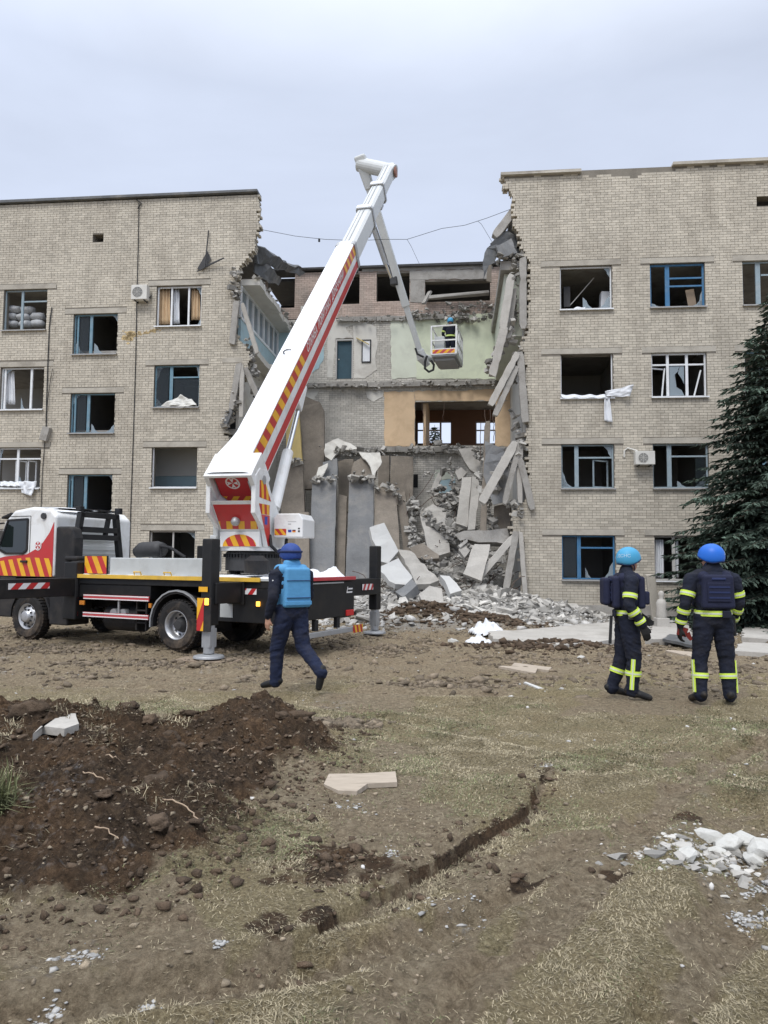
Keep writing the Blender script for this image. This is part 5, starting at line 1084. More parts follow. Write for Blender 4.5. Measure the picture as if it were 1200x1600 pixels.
T('tail_lamp', MB().box((-2.67, -1.0, 0.72), (0.05, 0.3, 0.12)), 'sticker_red', bevel=0.01); T('tail_lamp', MB().box((-2.67, 1.0, 0.72), (0.05, 0.3, 0.12)), 'sticker_red', bevel=0.01)
lg = [[(0, 0), (0.03, 0), (0.075, 0.13), (0.045, 0.13)], [(0.07, 0.07), (0.26, 0.07), (0.275, 0.10), (0.08, 0.10)], [(0.03, 0.0), (0.25, 0.0), (0.26, 0.03), (0.04, 0.03)]]
decal((-2.661, -0.86, 1.13), (0, -1, 0), ZA, lg, 'foil_white', 'maker_mark', truck, 0.004)
rb = T('under_run_bar', MB().span(-2.75, -2.68, -1.35, 0.9, 0.33, 0.43), 'galvanised', bevel=0.01); hazard((-2.751, -1.0, 0.30), (0, -1, 0), ZA, 0.42, 0.16, 0.16, -0.06, rb, 'paint_red', 'foil_yellow', lift=0.006)
for y in (0.3, -0.55): T('bar_hanger', MB().span(-2.66, -2.58, y-0.06, y+0.06, 0.44, 0.65), 'plastic_black')
# things on the deck
gb = MB(); gb.span(-0.55, 1.95, 0.72, 1.12, 1.455, 1.82); gbo = T('deck_locker', gb, 'box_grey', bevel=0.02)
for x in (0.3, 1.1): MB().tube([(x-0.09, 1.17, 1.47), (x-0.09, 1.2, 1.53), (x+0.09, 1.2, 1.53), (x+0.09, 1.17, 1.47)], 0.014, 6).build('lashing_ring', 'edge_yellow', truck)
hp = MB().span(2.05, 2.72, 1.06, 1.1, 1.47, 1.86).build('marker_board', 'plastic_black', truck); hazard((2.70, 1.1, 1.48), XA, ZA, 0.64, 0.37, 0.3, -0.2, hp, 'paint_red', 'foil_yellow')
T('tool_box', MB().span(2.78, 3.02, 0.8, 1.2, 1.44, 1.75), 'plastic_black', bevel=0.03); T('cowl', MB().box((3.02, 1.08, 1.8), (0.4, 0.26, 0.1)), 'plastic_black', bevel=0.04)
rc = MB(); rc.tube([(1.95, 0.35, 1.93), (1.8, 0.35, 2.0), (1.35, 0.35, 2.02), (1.2, 0.35, 2.0)], [0.13, 0.17, 0.17, 0.15], 12); T('rolled_cover', rc, 'hub_dark', smooth=True)
rk = MB(); rk.tube([(1.2, 0.45, 2.08), (0.9, 0.45, 2.04), (0.5, 0.45, 1.84)], 0.035, 8); rk.tube([(1.15, 0.45, 1.85), (1.2, 0.45, 2.06)], 0.03, 8); T('bent_guard', rk, 'plastic_black')
T('deck_post', MB().span(-0.62, -0.46, 0.0, 0.16, 1.46, 2.16), 'paint_black', bevel=0.02); T('post_cloth', MB().rock((-0.5, 0.1, 2.2), (0.2, 0.18, 0.14), n=14, seed=4), 'cloth_white', smooth=True)
# boom rest behind the cab
fr = MB()
for a, b_ in (((3.2, 1.02, 1.45), (3.2, 0.80, 2.82)), ((3.2, -0.42, 1.45), (3.2, -0.2, 2.82)), ((3.2, 0.86, 2.78), (3.2, -0.26, 2.78)), ((3.2, 0.88, 2.45), (3.2, -0.28, 2.45)), ((3.2, 0.92, 2.28), (3.2, -0.32, 2.28))): fr.bar(a, b_, 0.12, 0.13, up=(1, 0, 0))
fr.bar((3.2, 0.1, 2.3), (3.2, 0.0, 2.8), 0.08, 0.1, up=(1, 0, 0)); fr.span(3.12, 3.28, 0.9, 0.78, 2.85, 2.96); fr.span(3.12, 3.28, -0.24, -0.34, 2.85, 2.99); fr.bar((3.2, 0.8, 2.9), (3.2, -0.2, 2.9), 0.03, 0.03)
T('boom_rest', fr, 'paint_black', bevel=0.01)
# ---- outriggers
def outrigger(x, y0, y1, zt, pad, chev):
    s = 1 if y1 > 0 else -1
    r = MB().span(x-0.15, x+0.15, y0, y1+0.02*s, 1.0, 1.38).build('outrigger', 'paint_black', truck, bevel=0.012)
    MB().span(x-0.19, x+0.19, y0, s*1.27, 0.96, 1.42).build('beam_sleeve', 'paint_black', r, bevel=0.01)
    p = MB(); p.span(x-0.11, x+0.11, y1-0.125, y1+0.125, 0.62, zt); po = p.build('jack_post', 'paint_black', r, bevel=0.025)
    j = MB(); j.cyl((x, y1, 0.12), (x, y1, 0.7), 0.10, 14); j.box((x, y1, 0.40), (0.19, 0.19, 0.34)); j.box((x+0.1, y1-0.06, 0.5), (0.08, 0.08, 0.16)); j.lathe([(0.0, 0.11), (0.13, 0.11), (0.27, 0.085), (0.28, 0.04), (0, 0.04)], (x, y1, 0), 'Z', 24); j.build('jack_foot', 'galvanised', r, bevel=0.01)
    if chev:
        a = x-0.131; hazard((a, y1+0.12*s, 0.64), (0, -s, 0), ZA, 0.12, 0.58, 0.26, 0.2, po, 'paint_red', 'foil_yellow') if False else None
    return r, po
r1, p1 = outrigger(-1.45, 0.3, 2.0, 2.17, True, True)
cv = MB().span(-1.315, -1.30, 1.84, 2.155, 0.55, 1.1).build('corner_board', 'plastic_black', r1); 
cb2 = MB().span(-1.6, -1.3, 2.142, 2.165, 0.52, 1.12).build('corner_board', 'plastic_black', r1); hazard((-1.30, 2.165, 0.53), XA, ZA, 0.15, 0.58, 0.30, 0.22, cb2, 'paint_red', 'foil_yellow'); hazard((-1.315, 2.15, 1.22), XA, ZA, 0.2, 0.09, 5, 0, r1, 'foil_yellow', 'foil_yellow')
MB().box((-1.52, 2.17, 1.05), (0.07, 0.06, 0.12)).build('warning_lamp', 'amber_lamp', r1, bevel=0.01)
r2, p2 = outrigger(-1.95, -0.3, -3.6, 2.17, True, False)
mp_ = MB().span(-2.11, -2.105, -3.2, -2.6, 1.1, 1.28).build('marker_plate', 'plastic_black', r2); hazard((-2.11, -2.62, 1.12), (0, -1, 0), ZA, 0.56, 0.14, 0.2, 0.08, mp_, 'paint_red', 'foil_white')
r3, p3 = outrigger(2.9, 0.4, 3.6, 2.17, True, False)
mp_ = MB().span(2.74, 2.745, 1.9, 2.95, 1.16, 1.32).build('marker_plate', 'plastic_black', r3); hazard((2.74, 2.9, 1.18), (0, -1, 0), ZA, 0.95, 0.12, 0.34, 0.12, mp_, 'paint_red', 'foil_white')
r4, p4 = outrigger(2.9, -0.4, -3.0, 2.17, True, False)
hs = MB().span(2.72, 3.1, 0.85, 1.3, 0.5, 1.72).build('outrigger_housing', 'paint_black', truck, bevel=0.02)
# ---- turret
HD = Vector((1.78, 7.54, 0)).normalized(); RG = Vector((HD.y, -HD.x, 0))          # boom heading and its right-hand side
TC = TO+TF*(-0.9)-Vector((0, 0, TZ))                                             # slewing centre (world)
tur = empty('turret', (0, 0, 0), (0, 0, 0), truck); tur.matrix_parent_inverse = Matrix.Identity(4)
inv = Matrix.Translation(TO) @ Matrix.Rotation(TYAW, 4, 'Z')
def to_truck(p): return inv.inverted() @ Vector(p)
def tw(h, r, z): return TC+HD*h+RG*r+Vector((0, 0, z))
# turret frame: x = heading, y = left, z = up
TYW = math.atan2(HD.y, HD.x); tl = to_truck(TC); tur.location = tl; tur.rotation_euler = (0, 0, TYW-TYAW)
def U_(name, mb, m, parent=tur, **kw): return mb.build(name, m, parent, **kw)
Tz = lambda z: z-TC.z+0 if False else z
tur_z = -tl.z
U_('slewing_ring', MB().lathe([(0.55, 1.5), (0.55, 1.86), (0.5, 1.9), (0, 1.9)], (0, 0, 0), 'Z', 40), 'hub_dark')
gt = MB()
for k in range(48): a = 2*PI*k/48; gt.box((0.57*math.cos(a), 0.57*math.sin(a), 1.80), (0.05, 0.03, 0.07), Matrix.Rotation(a, 3, 'Z'))
U_('ring_teeth', gt, 'dark_metal')
pp = MB()
for a in range(8): pp.bar((0.45*math.cos(a*PI/4), 0.45*math.sin(a*PI/4), 1.45), (0.45*math.cos(a*PI/4), 0.45*math.sin(a*PI/4), 1.8), 0.09, 0.09)
U_('pedestal', pp, 'plastic_black')
U_('turntable', MB().lathe([(0, 1.9), (0.68, 1.9), (0.68, 1.97), (0, 1.97)], (0, 0, 0), 'Z', 40), 'paint_white')
cheek = [(-1.13, 2.62), (-1.12, 3.35), (-0.92, 3.52), (-0.62, 3.5), (-0.35, 3.12), (0.1, 2.72), (0.55, 2.4), (0.62, 1.97), (-0.5, 1.97), (-0.62, 2.3)]
for s in (1, -1):
    ck = MB(); ck.prism(cheek, lambda a, b, t: Vector((a, t, b)), s*0.43, s*0.52); co = U_('cheek_plate', ck, 'paint_white', bevel=0.012)
    if s == -1:
        o3 = (-0.95, -0.5205, 2.0); ux3 = (1, 0, 0)
        hazard(o3, ux3, ZA, 1.3, 1.5, 0.24, -0.22, co, clip=ccw([(0.02, 1.28), (0.28, 1.28), (0.62, 0.9), (0.02, 0.94)]), name='hazard_foil')
        hazard(o3, ux3, ZA, 1.3, 1.5, 0.24, -0.22, co, clip=ccw([(0.0, 0.82), (0.55, 0.82), (0.55, 0.62), (0.12, 0.62)]))
        decal(o3, ux3, ZA, [ccw([(0.12, 0.61), (0.56, 0.61), (0.62, 0.0), (0.50, 0.0)])], 'paint_red', 'red_panel', co); decal(o3, ux3, ZA, [ccw([(0.30, 0.42), (0.44, 0.42), (0.44, 0.58), (0.30, 0.58)])], 'flag_blue', 'sticker', co, 0.006)
        MB().cyl((-0.72, -0.515, 3.3), (-0.72, -0.535, 3.3), 0.09, 16).build('pivot_pin', 'galvanised', co)
bp = MB(); bp.prism([(-1.12, 2.86), (-1.06, 2.86), (-0.55, 2.3), (-0.48, 1.97), (-0.54, 1.97), (-0.62, 2.28)], lambda a, b, t: Vector((a, t, b)), -0.425, 0.425); bpo = U_('back_plate', bp, 'paint_white', bevel=0.008)
e1 = (Vector((-0.62, 0, 2.28))-Vector((-1.12, 0, 2.86))); up_ = -e1.normalized(); L1 = e1.length
hazard((-0.66, 0.40, 2.33), (0, -1, 0), up_, 0.80, L1*0.78, 0.26, 0.14, bpo, clip=[(0.0, 0.0), (0.80, 0.0), (0.80, 0.2), (0.0, 0.2)])
decal((-0.66, 0.40, 2.33), (0, -1, 0), up_, [[(0.0, 0.2), (0.80, 0.2), (0.80, L1*0.8), (0.0, L1*0.8)]], 'paint_red', 'red_panel', bpo)
MB().lathe([(0.09, 0), (0.085, 0.08), (0.05, 0.12), (0, 0.13)], Vector((-0.80, 0.02, 2.50)), 'Z', 16, R=Matrix.Rotation(rad(-135), 3, 'Y')).build('round_cap', 'galvanised', bpo, smooth=True)
arc = [(-0.36, 0)]+[(-0.36*math.cos(PI*k/12), 0.24*math.sin(PI*k/12)) for k in range(1, 12)]+[(0.36, 0)]
lowp = MB(); lowp.span(-0.66, -0.5, -0.425, 0.425, 1.972, 2.27); lo = U_('front_box', lowp, 'paint_white', bevel=0.01)
hazard((-0.6605, 0, 1.985), (0, -1, 0), ZA, 0.5, 0.24, 0.24, -0.12, lo, clip=ccw([(a, b) for a, b in arc]))
# white strut frame beside the ring and the ladder-like guard
sf = MB(); sf.bar((-0.35, 0.62, 1.47), (-0.62, 0.5, 2.42), 0.10, 0.2, up=(1, 0, 0)); sf.bar((-0.55, 0.66, 1.47), (-0.66, 0.56, 2.2), 0.14, 0.05, up=(1, 0, 0)); U_('strut', sf, 'boom_grey', bevel=0.01)
# counterweight box at the right with its stickers, hose loop below
cw = MB(); cw.prism([(-0.35, 2.2), (-0.35, 2.55), (-0.28, 2.62), (0.5, 2.62), (0.5, 2.2)], lambda a, b, t: Vector((a, t, b)), -1.18, -0.56); 
cwb = MB(); q8 = [(-0.58, 2.18), (-0.58, 2.58), (-0.66, 2.66), (-1.12, 2.66), (-1.2, 2.54), (-1.2, 2.18)]
cwb.prism(q8, lambda a, b, t: Vector((t, a, b)), -0.3, 0.45); cwo = U_('control_box', cwb, 'paint_white', bevel=0.02)
hazard((-0.3005, -0.60, 2.22), (0, -1, 0), ZA, 0.25, 0.13, 0.15, -0.11, cwo)
decal((-0.3005, -0.60, 2.22), (0, -1, 0), ZA, [[(0.29, 0.06), (0.36, 0.06), (0.36, 0.11), (0.29, 0.11)]], 'flag_blue', 'flag', cwo)
decal((-0.3005, -0.60, 2.22), (0, -1, 0), ZA, [[(0.38, 0.09), (0.45, 0.09), (0.45, 0.11), (0.38, 0.11)]], 'dark_metal', 'flag', cwo); decal((-0.3005, -0.60, 2.22), (0, -1, 0), ZA, [[(0.38, 0.074), (0.45, 0.074), (0.45, 0.09), (0.38, 0.09)]], 'sticker_red', 'flag', cwo); decal((-0.3005, -0.60, 2.22), (0, -1, 0), ZA, [[(0.38, 0.058), (0.45, 0.058), (0.45, 0.074), (0.38, 0.074)]], 'foil_yellow', 'flag', cwo)
decal((-0.3005, -0.60, 2.22), (0, -1, 0), ZA, [[(0.28, 0.27), (0.46, 0.27), (0.46, 0.275), (0.28, 0.275)], [(0.29, 0.22), (0.35, 0.22), (0.35, 0.23), (0.29, 0.23)], [(0.5, 0.06), (0.54, 0.06), (0.54, 0.1), (0.5, 0.1)], [(0.5, 0.12), (0.54, 0.12), (0.54, 0.15), (0.5, 0.15)]], 'hub_dark', 'sticker', cwo)
U_('bracket', MB().span(-0.1, 0.3, -0.6, -0.5, 2.2, 2.5), 'paint_white')
hl_ = MB(); hl_.tube([(-0.35, -0.52, 2.22), (-0.42, -0.58, 2.0), (-0.35, -0.72, 1.85), (-0.2, -0.8, 1.9), (-0.1, -0.78, 2.15)], 0.035, 8); U_('hose', hl_, 'dark_metal')
U_('control_seat', MB().tube([(-0.95, -0.5, 1.46), (-0.95, -0.5, 1.7), (-0.95, -0.5, 1.8)], [0.24, 0.24, 0.12], 18), 'plastic_black', smooth=False)
# ---- boom: sections slide inside one another; local frame x = along, y = left, z = up
BA = Vector((1.78, 7.54, 7.95)).normalized(); BN = RG.cross(BA).normalized(); B0 = Vector((-2.93, 14.46, 3.15)); LB = Vector((1.78, 7.54, 7.95)).length
BM = Matrix((( BA.x, -RG.x, BN.x, B0.x), (BA.y, -RG.y, BN.y, B0.y), (BA.z, -RG.z, BN.z, B0.z), (0, 0, 0, 1)))
boom = empty('boom', (0, 0, 0), (0, 0, 0), truck); boom.matrix_basis = inv.inverted() @ BM
def boxsec(x0, x1, w0, h0, w1, h1, ch, mi=0, mb=None, ztop=None):
    mb = mb or MB(); v = []
    for x, w, h in ((x0, w0, h0), (x1, w1, h1)):
        c_ = ch
        for y, z in ((-w/2+c_, h/2), (w/2-c_, h/2), (w/2, h/2-c_), (w/2, -h/2+c_*1.6), (w/2-c_*1.3, -h/2), (-w/2+c_*1.3, -h/2), (-w/2, -h/2+c_*1.6), (-w/2, h/2-c_)): v.append((x, y, z))
    f = [tuple(range(8)), tuple(range(15, 7, -1))]+[(i, i+8, (i+1) % 8+8, (i+1) % 8) for i in range(8)]
    mb.add(v, f, mi); return mb
W0, H0, W1, H1 = 0.60, 0.80, 0.54, 0.76
s1 = boxsec(0.05, LB, W0, H0, W1, H1, 0.012).build('boom_section', 'paint_white', boom)
# side foils on the right face (y = -W/2): u along boom, v upwards
ysd = -W0/2; uxs = Vector((LB, (W0-W1)/2, 0)).normalized()
def sd(shapes, m, name, lift): return decal((0.05, ysd-0.0005, -H0/2), uxs, ZA, shapes, m, name, s1, lift)
Lb = LB-0.05
def band(a, b, v0, v1): # taper with the boom
    t0, t1 = a/Lb, b/Lb; k = (H0-H1)/2
    return [(a, v0+k*t0*(1 if v0 < 0.4 else -1)), (b, v0+k*t1*(1 if v0 < 0.4 else -1)), (b, v1-k*t1*(1 if v1 > 0.4 else -1)), (a, v1-k*t0*(1 if v1 > 0.4 else -1))]
sd([band(0.5, Lb, 0.485, 0.785)], 'paint_red', 'red_band', 0.003)
def chev(a, b, pitch):
    out = []; x = a
    while x+pitch*0.5 < b:
        q_ = band(x, x+pitch*0.5, 0.495, 0.775); out.append([(q_[0][0]+0.06, q_[0][1]), (q_[1][0]+0.06, q_[1][1]), (q_[2][0]-0.06, q_[2][1]), (q_[3][0]-0.06, q_[3][1])]); x += pitch
    return out
sd(chev(0.55, Lb*0.41, 0.46)+chev(Lb*0.85, Lb-0.1, 0.40), 'foil_yellow', 'yellow_block', 0.006)
sd([band(0.75, Lb, 0.05, 0.26)], 'paint_red', 'red_band', 0.003)
vs_, fs = text_mb('СЛУЖБА  ПОРЯТУНКУ  ДОНЕЧЧИНИ', 0.27, bold=0.004)
mb = MB(); o_ = Vector((0.05, ysd-0.0005, -H0/2)); nn = uxs.cross(Vector(ZA)).normalized(); sx = Lb*0.39/max(1e-3, (max(p.x for p in vs_)-min(p.x for p in vs_)))
mb.add([o_+uxs*(Lb*0.635+p.x*sx+p.y*0.25)+Vector(ZA)*(0.635+p.y*1.0)+nn*(0.006+max(0, p.z)) for p in vs_], fs); mb.build('lettering', 'foil_white', s1)
# recess line, hook and root
rt = MB(); oc = [(-0.5, 0.42), (-0.5, -0.25), (-0.32, -0.52), (0.32, -0.52), (0.5, -0.25), (0.5, 0.42)]; ic = [(-0.40, 0.36), (-0.40, -0.2), (-0.26, -0.42), (0.26, -0.42), (0.40, -0.2), (0.40, 0.36)]
v = [(x, a, b) for x in (-0.16, 0.55) for a, b in oc]+[(x, a, b) for x in (-0.16, 0.3) for a, b in ic]; k6 = 6
f = []
for i in range(6):
    j = (i+1) % 6; f += [(i, j, 6+j, 6+i), (12+j, 12+i, 18+i, 18+j), (i, 12+i, 12+j, j)]
f += [tuple(range(6, 12)), tuple(range(23, 17, -1))]
rt.add(v, f); rto = rt.build('boom_root', 'paint_white', boom, bevel=0.012)
import bmesh as _bm
def fixn(o):
    b_ = _bm.new(); b_.from_mesh(o.data); _bm.ops.recalc_face_normals(b_, faces=b_.faces); b_.to_mesh(o.data); b_.free()
fixn(rto); fixn(s1)
ep = MB(); ep.add([(-0.02, a*0.92, b*0.9+(0.0)) for a, b in ic]+[(0.1, a*0.92, b*0.9) for a, b in ic], [tuple(range(6)), tuple(range(11, 5, -1))]+[(i, 6+i, 6+(i+1) % 6, (i+1) % 6) for i in range(6)]); epo = ep.build('end_cover', 'paint_red', rto); fixn(epo)
MB().box((-0.09, -0.385, -0.05), (0.13, 0.02, 0.6)).build('cover_edge', 'galvanised', rto)
emblem((-0.021, 0.02, 0.12), (0, -1, 0), ZA, 0.15, rto, 0.004)
decal((-0.021, 0.36, -0.38), (0, -1, 0), ZA, stripes(0.72, 0.16, 0.26, 0.14, clip=ccw([(0.14, 0.02), (0.58, 0.02), (0.70, 0.16), (0.03, 0.16)])), 'foil_yellow', 'stripe', rto, 0.004)
# flare between root and boom, snow lying on top
fm = MB(); fm.add([(x, y, z) for x, yl, zt_, zl in ((0.25, 0.49, 0.415, -0.40), (1.35, 0.297, 0.398, -0.38)) for y, z in ((-0.29, zt_), (yl, zt_), (yl, zl), (-0.29, zl))], [(0, 1, 2, 3), (7, 6, 5, 4)]+[(i, 4+i, 4+(i+1) % 4, (i+1) % 4) for i in range(4)]); fl_ = fm.build('boom_flare', 'paint_white', boom, bevel=0.01); fixn(fl_)
sb = MB(); nx_ = 40; vv = []
for i in range(nx_):
    x = -0.1+i/(nx_-1)*(LB+0.1); w = np.interp(x, [-0.1, 0.5, 1.2, LB], [0.5, 0.47, 0.295, 0.265]); z0 = np.interp(x, [-0.1, 0.5, 1.2, LB], [0.41, 0.41, 0.395, 0.375])
    for j in range(7): y = -min(w, np.interp(x, [-0.1, 0.3, 0.45], [0.49, 0.49, 0.295]))+(j/6)*(w+min(w, np.interp(x, [-0.1, 0.3, 0.45], [0.49, 0.49, 0.295]))); e_ = 1-abs(j/6*2-1)**4; vv.append((x, y, z0+0.008+e_*0.05*(0.6+0.8*random.random())))
sb.add(vv, [(i*7+j, (i+1)*7+j, (i+1)*7+j+1, i*7+j+1) for i in range(nx_-1) for j in range(6)]); so = sb.build('snow', 'snow', boom, smooth=True); tag(so, kind='stuff'); fixn(so)
MB().tube([(LB*0.40+0.11*math.cos(a*0.52), 0.02+0.11*math.sin(a*0.52), 0.47) for a in range(-1, 6)], 0.013, 6).build('lifting_loop', 'dark_metal', boom)
def collar(x, w, h, ln=0.16): o = boxsec(x-ln, x, w+0.07, h+0.07, w+0.07, h+0.07, 0.04).build('collar', 'galvanised', boom, bevel=0.008); fixn(o); return o
collar(LB, W1, H1, 0.22)
MB().span(LB-0.15, LB+0.05, -0.22, 0.22, -0.56, -0.38).build('slide_bracket', 'hub_dark', boom, bevel=0.02)
for (xa, xb, w, h) in ((LB-0.3, LB*1.27, 0.50, 0.70), (LB*1.2, LB*1.485, 0.455, 0.63), (LB*1.44, LB*1.70, 0.41, 0.56)):
    o = boxsec(xa, xb, w, h, w, h, 0.07).build('boom_section', 'boom_grey', boom); fixn(o)
    MB().box(((max(xa, LB)+xb)/2, -0.02, h/2+0.012), (xb-max(xa, LB)-0.1, 0.03, 0.02)).build('guide_rail', 'galvanised', o); MB().box(((max(xa, LB)+xb)/2, 0.1, h/2+0.008), (xb-max(xa, LB)-0.1, 0.015, 0.012)).build('guide_rail', 'galvanised', o)
    if xb < LB*1.6: collar(xb, w, h); sc_ = MB().span(xb-0.2, xb+0.03, -w/2, w/2, h/2+0.03, h/2+0.09).build('snow', 'snow', boom, bevel=0.025); tag(sc_, kind='stuff'); MB().span(xb-0.45, xb-0.05, -0.12, 0.12, -h/2-0.16, -h/2+0.01).build('slide_bracket', 'galvanised', boom, bevel=0.02)
mk('cover_brown', (0.30, 0.14, 0.10), rough=0.6)
# tip joint and jib (world points -> truck frame)
def tt(p): return to_truck(p)
TIP = B0+BA*(LB*1.68); J0 = at_depth(566, 256, TIP.y+0.35); J1 = at_depth(657, 552, 29.9)
jb = empty('jib', (0, 0, 0), (0, 0, 0), truck)
JA = (J1-J0).normalized()
MB().cyl(tt(TIP+RG*0.25), tt(J0-RG*0.15), 0.27, 20).build('tip_joint', 'boom_grey', jb, bevel=0.02)
MB().cyl(tt(TIP+RG*0.25), tt(TIP+RG*0.31), 0.2, 20).build('joint_cover', 'cover_brown', jb)
hd_ = MB(); hd_.bar(tt(TIP-BA*0.25), tt(TIP+BA*0.42), 0.42, 0.5, up=tuple(to_truck(TO+BN)-to_truck(TO))); hd_.build('boom_head', 'boom_grey', jb, bevel=0.06)
upj = tuple(to_truck(TO-HD)-to_truck(TO))
MB().bar(tt(J0-JA*0.3), tt(J0+JA*1.0), 0.46, 0.5, up=upj, w2=0.34, h2=0.42).build('jib_head', 'boom_grey', jb, bevel=0.08, seg=3)
jm = MB(); jm.bar(tt(J0+JA*0.8), tt(J0+JA*5.6), 0.30, 0.34, up=upj); jm.bar(tt(J0+JA*5.5), tt(J1-JA*0.1), 0.22, 0.26, up=upj); jmo = jm.build('jib_beam', 'boom_grey', jb, bevel=0.03)
lat = (RG*-1); K0 = J0+JA*1.75+lat*0.34-HD*0.1; K1 = J0+JA*4.6+lat*0.22-HD*0.1
MB().cyl(tt(K0), tt(J0+JA*3.9+lat*0.26-HD*0.1), 0.12, 14).build('jib_cylinder', 'hub_dark' if False else 'galvanised', jb); MB().cyl(tt(J0+JA*3.9+lat*0.26-HD*0.1), tt(K1), 0.07, 12).build('cylinder_rod', 'chrome', jb)
for P in (K0, K1): MB().box(tt(P+lat*-0.08), (0.3, 0.3, 0.34)).build('cylinder_bracket', 'hub_dark', jb, bevel=0.04)
kn = MB(); kn.tube([tt(J1-JA*0.15), tt(J1+JA*0.2), tt(J1+JA*0.55+RG*0.15)], [0.17, 0.22, 0.12], 12); kn.build('knuckle', 'boom_grey', jb, bevel=0.01)
lp = [tt(at_depth(x, y, 29.7)) for x, y in ((667, 556), (664, 566), (664, 576), (670, 581), (677, 578), (678, 570), (673, 563))]
MB().tube(lp, 0.05, 8).build('hose', 'dark_metal', jb); MB().tube([tt(at_depth(x, y, 29.6)) for x, y in ((649, 544), (652, 553), (662, 558))], 0.045, 8).build('hose', 'dark_metal', jb)
# lift cylinder under the boom
Pb = B0+BA*(LB*0.335)-BN*(H0/2+0.18)+RG*0.2; Pt = tw(0.3, 0.34, 2.8); mid = Pt.lerp(Pb, 0.52)
MB().cyl(tt(Pt), tt(mid), 0.125, 18).build('lift_cylinder', 'paint_white', truck, bevel=0.01); MB().cyl(tt(mid), tt(Pb), 0.06, 16).build('lift_rod', 'chrome', truck)
MB().bar(tt(Pb+BN*0.09-BA*0.2), tt(Pb+BN*0.16+BA*0.55), 0.2, 0.34, h2=0.1, up=tuple(to_truck(TO+BN)-to_truck(TO))).build('lift_bracket', 'paint_white', truck, bevel=0.03)
# ---- rescue basket
QF = at_depth(674, 555, 29.0); QR = at_depth(713, 555, 29.0)
bk = empty('basket', tt(QF), (0, 0, TYW-PI/2-TYAW), truck)      # x = right, y = away (along heading), z = up
bw, bd, bh = 1.0, 1.9, 1.17
fbx = MB(); fbx.span(0, bw, 0, bd, -0.06, 0.0); fbx.span(0.1, bw-0.1, 0.3, bd-0.2, -0.16, -0.061); fbx.build('basket_floor', 'galvanised', bk, bevel=0.01)
rl_ = MB()
for (x, y) in ((0, 0), (bw, 0), (0, bd), (bw, bd), (bw, bd/2), (0, bd/2)): rl_.span(x-0.03, x+0.03, y-0.03, y+0.03, 0, bh)
for z in (0.58, bh):
    for a in ((0, bw, 0, 0), (0, bw, bd, bd), (0, 0, 0, bd), (bw, bw, 0, bd)): rl_.bar((a[0], a[2], z), (a[1], a[3], z), 0.055, 0.055)
rl_.build('basket_rail', 'paint_white', bk, bevel=0.008)
for k in range(5):
    y0 = k*bd/5
    for a, b_ in (((bw, y0, 0.1), (bw, y0+bd/5, 1.1)), ((bw, y0+bd/5, 0.1), (bw, y0, 1.1))): MB().bar(a, b_, 0.022, 0.022).build('lattice_bar', 'paint_white', bk)
MB().span(bw-0.01, bw+0.01, 0.03, bd-0.03, 0.02, 0.2).build('toe_board', 'box_grey', bk)
fp = MB().span(0.02, bw-0.02, -0.045, -0.02, 0.0, 0.24).build('toe_board', 'paint_white', bk); hazard((0.05, -0.045, 0.04), (1, 0, 0), ZA, bw-0.1, 0.16, 0.3, 0.18, fp, 'rail_red', 'foil_yellow')
MB().span(0.12, 0.5, 0.15, 0.4, 0.0, 0.8).build('control_console', 'box_grey', bk, bevel=0.03); MB().span(0.05, 0.3, 0.5, 0.8, 0.0, 0.9).build('equipment_bag', 'cloth_white', bk, bevel=0.05)
arm = MB(); arm.tube([tt(J1+JA*0.1), tt(at_depth(676, 562, 30.4)), tt(at_depth(690, 562, 30.6))], [0.13, 0.12, 0.12], 12); arm.build('basket_arm', 'boom_grey', jb)
# boards under the near jack
fwp = TO+TF*(-1.45)+TL*2.0
gzz = gz(fwp.x, fwp.y)
sp = MB(); sp.box((0, 0, 0.03), (1.15, 0.62, 0.05), jit=0.01); so = sp.build('support_board', 'board_wood', None, loc=(fwp.x, fwp.y, TZ-0.035), rot=(0, 0, TYAW+0.25)); tag(so, 'flat brown wooden board under the near outrigger foot of the truck', 'board')
# ================================================================== PEOPLE
mk('skin', (0.48, 0.27, 0.19), rough=0.6, var=0.06, scale=8)
mk('uniform_navy', (0.010, 0.013, 0.026), rough=0.85, var=0.25, scale=7, bump=0.4, bscale=14, dirt=(0.04, 0.035, 0.03), dirt_amt=0.25, dirt_scale=5)
mk('trouser_navy', (0.012, 0.018, 0.045), rough=0.85, var=0.25, scale=7, bump=0.4, bscale=14, dirt=(0.05, 0.045, 0.04), dirt_amt=0.3, dirt_scale=5)
mk('vest_blue', (0.095, 0.30, 0.54), rough=0.75, var=0.10, scale=6, bump=0.3, bscale=16)
mk('vest_navy', (0.014, 0.017, 0.042), rough=0.8, var=0.2, scale=6, bump=0.3, bscale=20)
mk('helmet_cyan', (0.06, 0.31, 0.52), rough=0.45, var=0.06, scale=5, dirt=(0.1, 0.25, 0.36), dirt_amt=0.3)
mk('helmet_blue', (0.02, 0.14, 0.58), rough=0.4, var=0.05, scale=5)
mk('helmet_navy', (0.025, 0.06, 0.24), rough=0.6, var=0.12, scale=9, bump=0.2)
mk('strap_dark', (0.02, 0.03, 0.09), rough=0.7)
mk('boot', (0.014, 0.014, 0.015), rough=0.6, var=0.2, scale=8, dirt=(0.10, 0.078, 0.055), dirt_amt=0.6, dirt_scale=8)
mk('glove', (0.018, 0.018, 0.018), rough=0.8, var=0.25, scale=9)
mk('reflective', (0.62, 0.80, 0.10), rough=0.45, var=0.08, scale=9); mk('reflective_silver', (0.62, 0.66, 0.52), rough=0.35, var=0.06)
mk('letter_pale', (0.42, 0.55, 0.66), rough=0.5)
